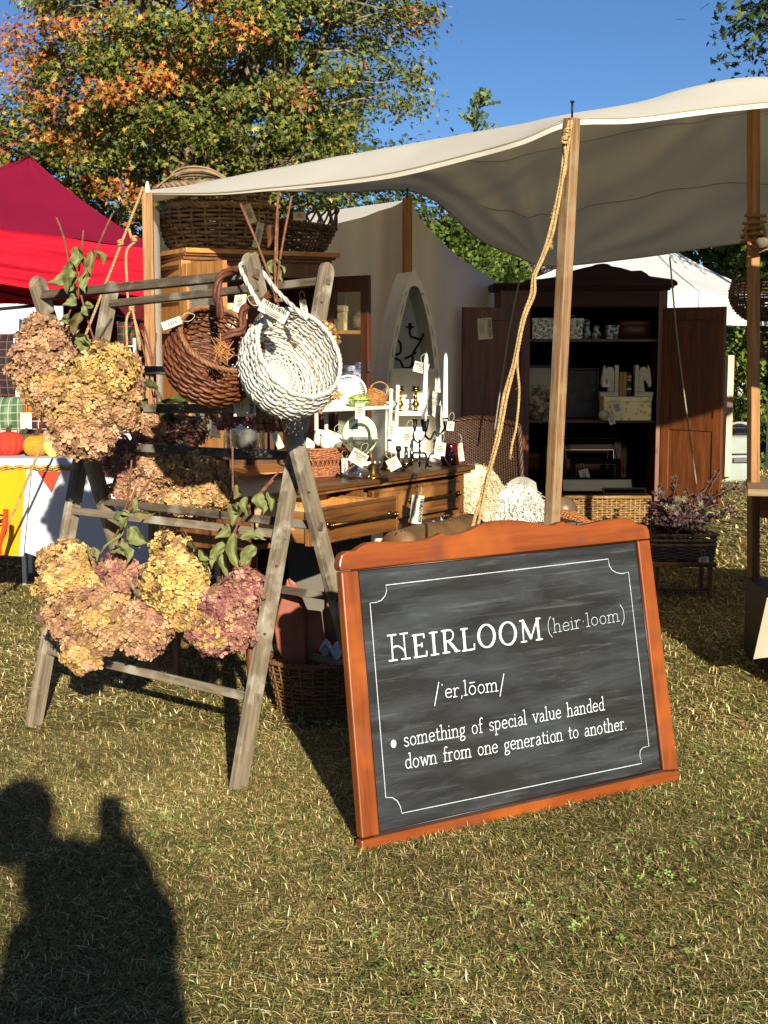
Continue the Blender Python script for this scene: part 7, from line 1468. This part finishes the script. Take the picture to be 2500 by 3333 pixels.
# wire shelf rack with plaid things
WR = thing('display_rack', 'white wire display rack with plaid cushions under the red tent', 'display rack', P(150, 1400, 7.4)); rY = 7.5
for px in (52, 440): bar('upright', (onshelf(px, 0, rY).x, rY, 0), P(px, 1100, rY), .022, .022, STEEL, WR); bar('upright', (onshelf(px+20, 0, rY+.35).x, rY+.35, 0), P(px+20, 1105, rY+.35), .022, .022, STEEL, WR)
for py in (1125, 1298, 1415): m = MB(); a, b = P(52, py, rY), P(440, py, rY); m.box2((a.x, rY, a.z-.006), (b.x, rY+.36, a.z)); put('shelf', m, STEEL, WR)
def plaidm(name, c0, c1, c2, s=34):
    t = NT(name); v = t.co(); sx_ = t.n('SeparateXYZ'); t.l(v, sx_.inputs[0]); c = None
    def stripe(out, k, w):
        a = t.n('Math', operation='MULTIPLY'); t.l(out, a.inputs[0]); a.inputs[1].default_value = k; b = t.n('Math', operation='FRACT'); t.l(a.outputs[0], b.inputs[0]); g_ = t.n('Math', operation='LESS_THAN'); t.l(b.outputs[0], g_.inputs[0]); g_.inputs[1].default_value = w; return g_.outputs[0]
    c = t.mix(stripe(sx_.outputs[0], s*.5, .4), c0, c1); f = t.n('Math', operation='MULTIPLY'); t.l(stripe(sx_.outputs[2], s*.5, .4), f.inputs[0]); f.inputs[1].default_value = .6; c = t.mix(f.outputs[0], c, c1); c = t.mix(stripe(sx_.outputs[0], s*.7, .08), c, c2); c = t.mix(stripe(sx_.outputs[2], s*.7, .08), c, c2); t.col(c); t.b.inputs['Roughness'].default_value = .9; return t.m
GP = plaidm('green_plaid', '#163a1e', '#0e2014', '#a02a2a'); BP = plaidm('burgundy_plaid', '#5a0f1a', '#2a0a10', '#c8b8a0'); SP = plaidm('sage_plaid', '#66765a', '#3c5638', '#a0a48c'); DP = plaidm('dark_plaid', '#2a1014', '#140a0c', '#6a5040'); OP = plaidm('autumn_plaid', '#c8641e', '#7a1418', '#e0b040')
def cush(label, px, py, Y, w, h, mat, d=.06, nm='cushion'):
    c_ = P(px, py, Y); m = MB(); m.grid(lambda u, v: (c_.x+w*(u-.5)*(1-.08*math.sin(math.pi*v)), c_.y-d*math.sin(math.pi*u)**.6*math.sin(math.pi*v)**.6, c_.z+h*(v-.5)*(1-.08*math.sin(math.pi*u))), 14, 14); m.grid(lambda u, v: (c_.x+w*(u-.5)*(1-.08*math.sin(math.pi*v)), c_.y+.002+d*math.sin(math.pi*u)**.6*math.sin(math.pi*v)**.6, c_.z+h*(v-.5)*(1-.08*math.sin(math.pi*u))), 14, 14); put(nm, m, mat, label=label, cat=nm.replace('_', ' '))
cush('dark green plaid cushion seen between rack posts and left pole', 418, 1090, 7.6, .13, .15, GP); cush('dark tartan throw in the shade at the far left of the rack', 15, 1200, 7.7, .28, .42, DP, .08, 'throw'); cush('second dark throw on the rack behind the hydrangeas', 150, 1200, 7.75, .4, .30, DP, .08, 'throw'); cush('dark tartan throw between the hydrangeas and the left pole', 400, 1210, 7.75, .36, .25, BP, .06, 'throw')
cush('sage green plaid cushion on the lower left shelf', 15, 1360, 7.4, .22, .24, SP, .09); cush('burgundy plaid pouch on the lower shelf with white label', 118, 1385, 7.35, .17, .10, BP, .06, 'pouch'); cush('autumn plaid gnome hat above the burgundy pouch', 112, 1335, 7.42, .13, .12, OP, .05, 'hat'); cush('pink knitted bun beside the orange pumpkin', 28, 1415, 7.1, .09, .05, plain('pink_knit', '#c9a49a', rough=.9), .04, 'bun')
m = MB(); q = P(85, 1370, 7.25); m.box((q.x, q.y, q.z), (.06, .003, .085), Matrix.Identity(4)); put('paper_label', m, TAG, label='white paper label leaning on the burgundy pouch', cat='label')
FLW = NT('floral_fabric'); FLW.col(FLW.ramp(FLW.noise(FLW.co(), 30, 4, .6, 1.), [(.4, '#b85a6a'), (.46, '#dcdcd8'), (.6, '#dcdcd8'), (.66, '#7aa07a')])); FLW.b.inputs['Roughness'].default_value = .9; FLW = FLW.m
cush('pale floral fabric bundle behind the rack between the hydrangeas', 380, 1400, 6.9, .26, .2, FLW, .08, 'fabric_bundle'); cush('rose floral cloth hanging below the floral bundle', 352, 1500, 6.7, .08, .15, plaidm('rose_check', '#a03048', '#c98a90', '#e0d0cc'), .02, 'cloth')
m = MB(); q = P(407, 1560, 6.2); m.lathe([(.03, 0), (.035, .10)], 18, T(onshelf(400, 0, 6.2).x, 6.2, P(400, 1640, 6.2).z), capt=True); put('white_cup', m, CERAM, label='white cup glimpsed behind the middle hydrangeas', cat='cup')
# ------------------------------------------------------------------ basket with terracotta boards under the table
kb = thing('wicker_hamper', 'wicker hamper in the shade between rack and chalkboard', 'basket', onshelf(1040, 0, 4.9)); kc = onshelf(1040, 0, 4.9)
HAMP = plain('hamper_wicker', '#7a5630', '#523616', .6, scale=60, bump=.3); Sk = rev([(.005, 0), (.15, .0), (.165, .04), (.20, .20)], 1.0, .8); Mk = T(*kc); sm = MB(); put('weave', weave(Sk, 26, 22, .004, .004, sm=sm), HAMP, kb, Mk, kind='stuff'); put('stakes', sm, HAMP, kb, Mk, kind='stuff'); m = MB(); braid(m, Sk, 1, .006, turns=24); put('rim', m, HAMP, kb, Mk)
TER = plain('reddish_leather', '#8f4a30', '#6e3420', .5, scale=8, bump=.3)
def blade(label, pts, dx, Y, th_):
    a = [P(x, y, Y) for x, y in pts]; o_ = a[0]; M = Matrix(((1, 0, 0, o_.x), (0, 0, -1, o_.y), (0, 1, 0, o_.z), (0, 0, 0, 1))); M = M@RX(0); m = MB(); m.prism([(p.x-o_.x, p.z-o_.z) for p in a], -th_, 0, M); put('leather_board', m, TER, label=label, cat='board', bevel=.006)
blade('tall red-brown curved board standing in the hamper', [(935, 1882), (905, 1985), (893, 2050), (902, 2110), (938, 2180), (1000, 2200), (990, 2000)], 0, 4.8, .012); blade('second red-brown board leaning in the hamper, in shadow', [(938, 1880), (965, 1900), (1000, 1985), (1045, 1990), (1060, 2100), (1010, 2210), (960, 2130)], 0, 4.84, .012); blade('pinkish rounded board behind in the hamper', [(1048, 1992), (1070, 1955), (1100, 1900), (1120, 1950), (1120, 2080), (1060, 2100)], 0, 4.92, .012)
m = MB(); q = P(1095, 2130, 4.8); m.grid(lambda u, v: (q.x+.12*(u-.5), q.y+.1*(v-.5), q.z+.03*math.sin(u*9)*math.cos(v*7)+.02), 12, 12); put('blue_cloth', m, cloth('blue_white_cloth', '#7f8fa8', '#c8ccd4', trans=.1, scale=20), label='blue and white cloth in the hamper behind the chalkboard', cat='cloth')
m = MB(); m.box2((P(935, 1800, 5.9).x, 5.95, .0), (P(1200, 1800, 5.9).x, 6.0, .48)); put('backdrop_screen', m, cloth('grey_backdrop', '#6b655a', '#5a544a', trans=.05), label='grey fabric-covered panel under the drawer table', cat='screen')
# ------------------------------------------------------------------ the photographer, whose shadow falls on the lawn
def shp(px, py, d):
    """world point whose shadow falls at lawn pixel (px,py), at y-depth d"""
    g_ = Gd(px, py); s = (g_.y-d)/SUN_DIR.y; return g_-SUN_DIR*s
ph = thing('person', 'photographer standing behind the camera, phone raised in one hand', 'person', (-.05, -.35, 0)); pd = -.42
def sk(px, py, dd=0): return shp(px, py, pd+dd)
hd = sk(62, 2665); m = MB(); m.ball(hd, .105, 16, sq=1.2); m.tube([hd, sk(150, 2790), sk(190, 2850)], .062, 12); put('head', m, SKIN, ph)
nk = sk(110, 2860); 
V = [sk(250, 3333, -.02), sk(250, 3150), sk(270, 2960), sk(150, 2860), sk(90, 2790), sk(420, 2960), sk(490, 3030, .05), sk(400, 2830, .12), sk(372, 2735, .16)]
put('torso', MB().tube(cat([Vector((sk(290, 3400).x, pd, .95)), sk(295, 3333), sk(275, 3120), sk(285, 2950), sk(262, 2900), sk(235, 2860)], 6), lambda u: .22-.04*u if u < .7 else .192-.40*(u-.7), 16, flat=.6), NAVY, ph)
put('shoulder', MB().tube(cat([sk(80, 2850), sk(170, 2850), sk(290, 2870), sk(370, 2900)], 5), lambda u: .05+.05*math.sin(u*3), 12), NAVY, ph)
put('raised_arm', MB().tube(cat([sk(330, 2900), sk(455, 2985, .03), sk(470, 2950, .08), sk(400, 2830, .20), sk(374, 2768, .24)], 6), lambda u: .075-.035*u, 12), NAVY, ph)
put('upper_arm', MB().tube(cat([sk(330, 2880), sk(440, 2950), sk(480, 3020, .02), sk(450, 3090, .02)], 6), lambda u: .075, 12), NAVY, ph)
phn = sk(360, 2668, .32); d_ = (sk(362, 2600, .3)-sk(360, 2700, .3)).normalized()
phone = thing('phone', 'phone held up by the photographer, just behind the lens', 'phone', phn)
m = MB(); Mp = frame(phn, (1, 0, 0), d_); m.box((0, 0, 0), (.075, .15, .009), Mp); put('phone_body', m, BLACK, phone, bevel=.003)
hand(ph, sk(372, 2762, .26), d_, (0, 1, 0), 1.0, .5)
hx = sk(250, 3333).x; skin('trousers', [(hx, pd-.03, .95), (hx+.1, pd-.03, .9), (hx+.11, pd, .5), (hx+.12, pd-.05, .08), (hx-.1, pd-.03, .9), (hx-.11, pd, .5), (hx-.12, pd-.05, .08)], [(0, 1), (1, 2), (2, 3), (0, 4), (4, 5), (5, 6)], [(.17, .13), .11, .075, .05, .11, .075, .05], JEAN, ph)

t = thing('shade_table', 'unseen linen-draped table added outside the right frame edge to cast shade', 'table', (2.6, 4.6, 0))  # guessed table out of view, added to shade the ground and right pole foot
m = MB(); m.box2((1.75, 4.25, .93), (3.4, 4.95, .96)); put('tabletop', m, DRES_T, t, bevel=.004)
m = MB(); m.grid(lambda u, v: (1.73+1.69*u, 4.24+.02*math.sin(u*30)*v, .962-.86*v), 50, 10); put('cloth_front', m, cloth('linen_drape', '#a39c86', trans=.05), t)
for x in (1.8, 3.35):
    for y in (4.3, 4.9): bar('leg', (x, y, 0), (x, y, .93), .04, .04, DRES_Z, t)

t = thing('shade_quilt', 'unseen folded quilt added beyond the right frame edge to shade the right pole', 'quilt', (2.15, 4.72, 2.0))  # made-up quilt out of view, added to shade the upper right pole
m = MB(); m.grid(lambda u, v: (1.72+.85*u, 4.74+.02*math.sin(u*18)*v, 2.08-.50*v), 24, 10); m.grid(lambda u, v: (1.72+.85*u, 4.80+.02*math.sin(u*15)*v, 2.08-.42*v), 24, 10); put('shade_fold', m, BP, t); m = MB(); m.tube([(1.62, 4.77, 2.085), (2.67, 4.77, 2.085)], .012, 8); put('rail', m, PINE, t)
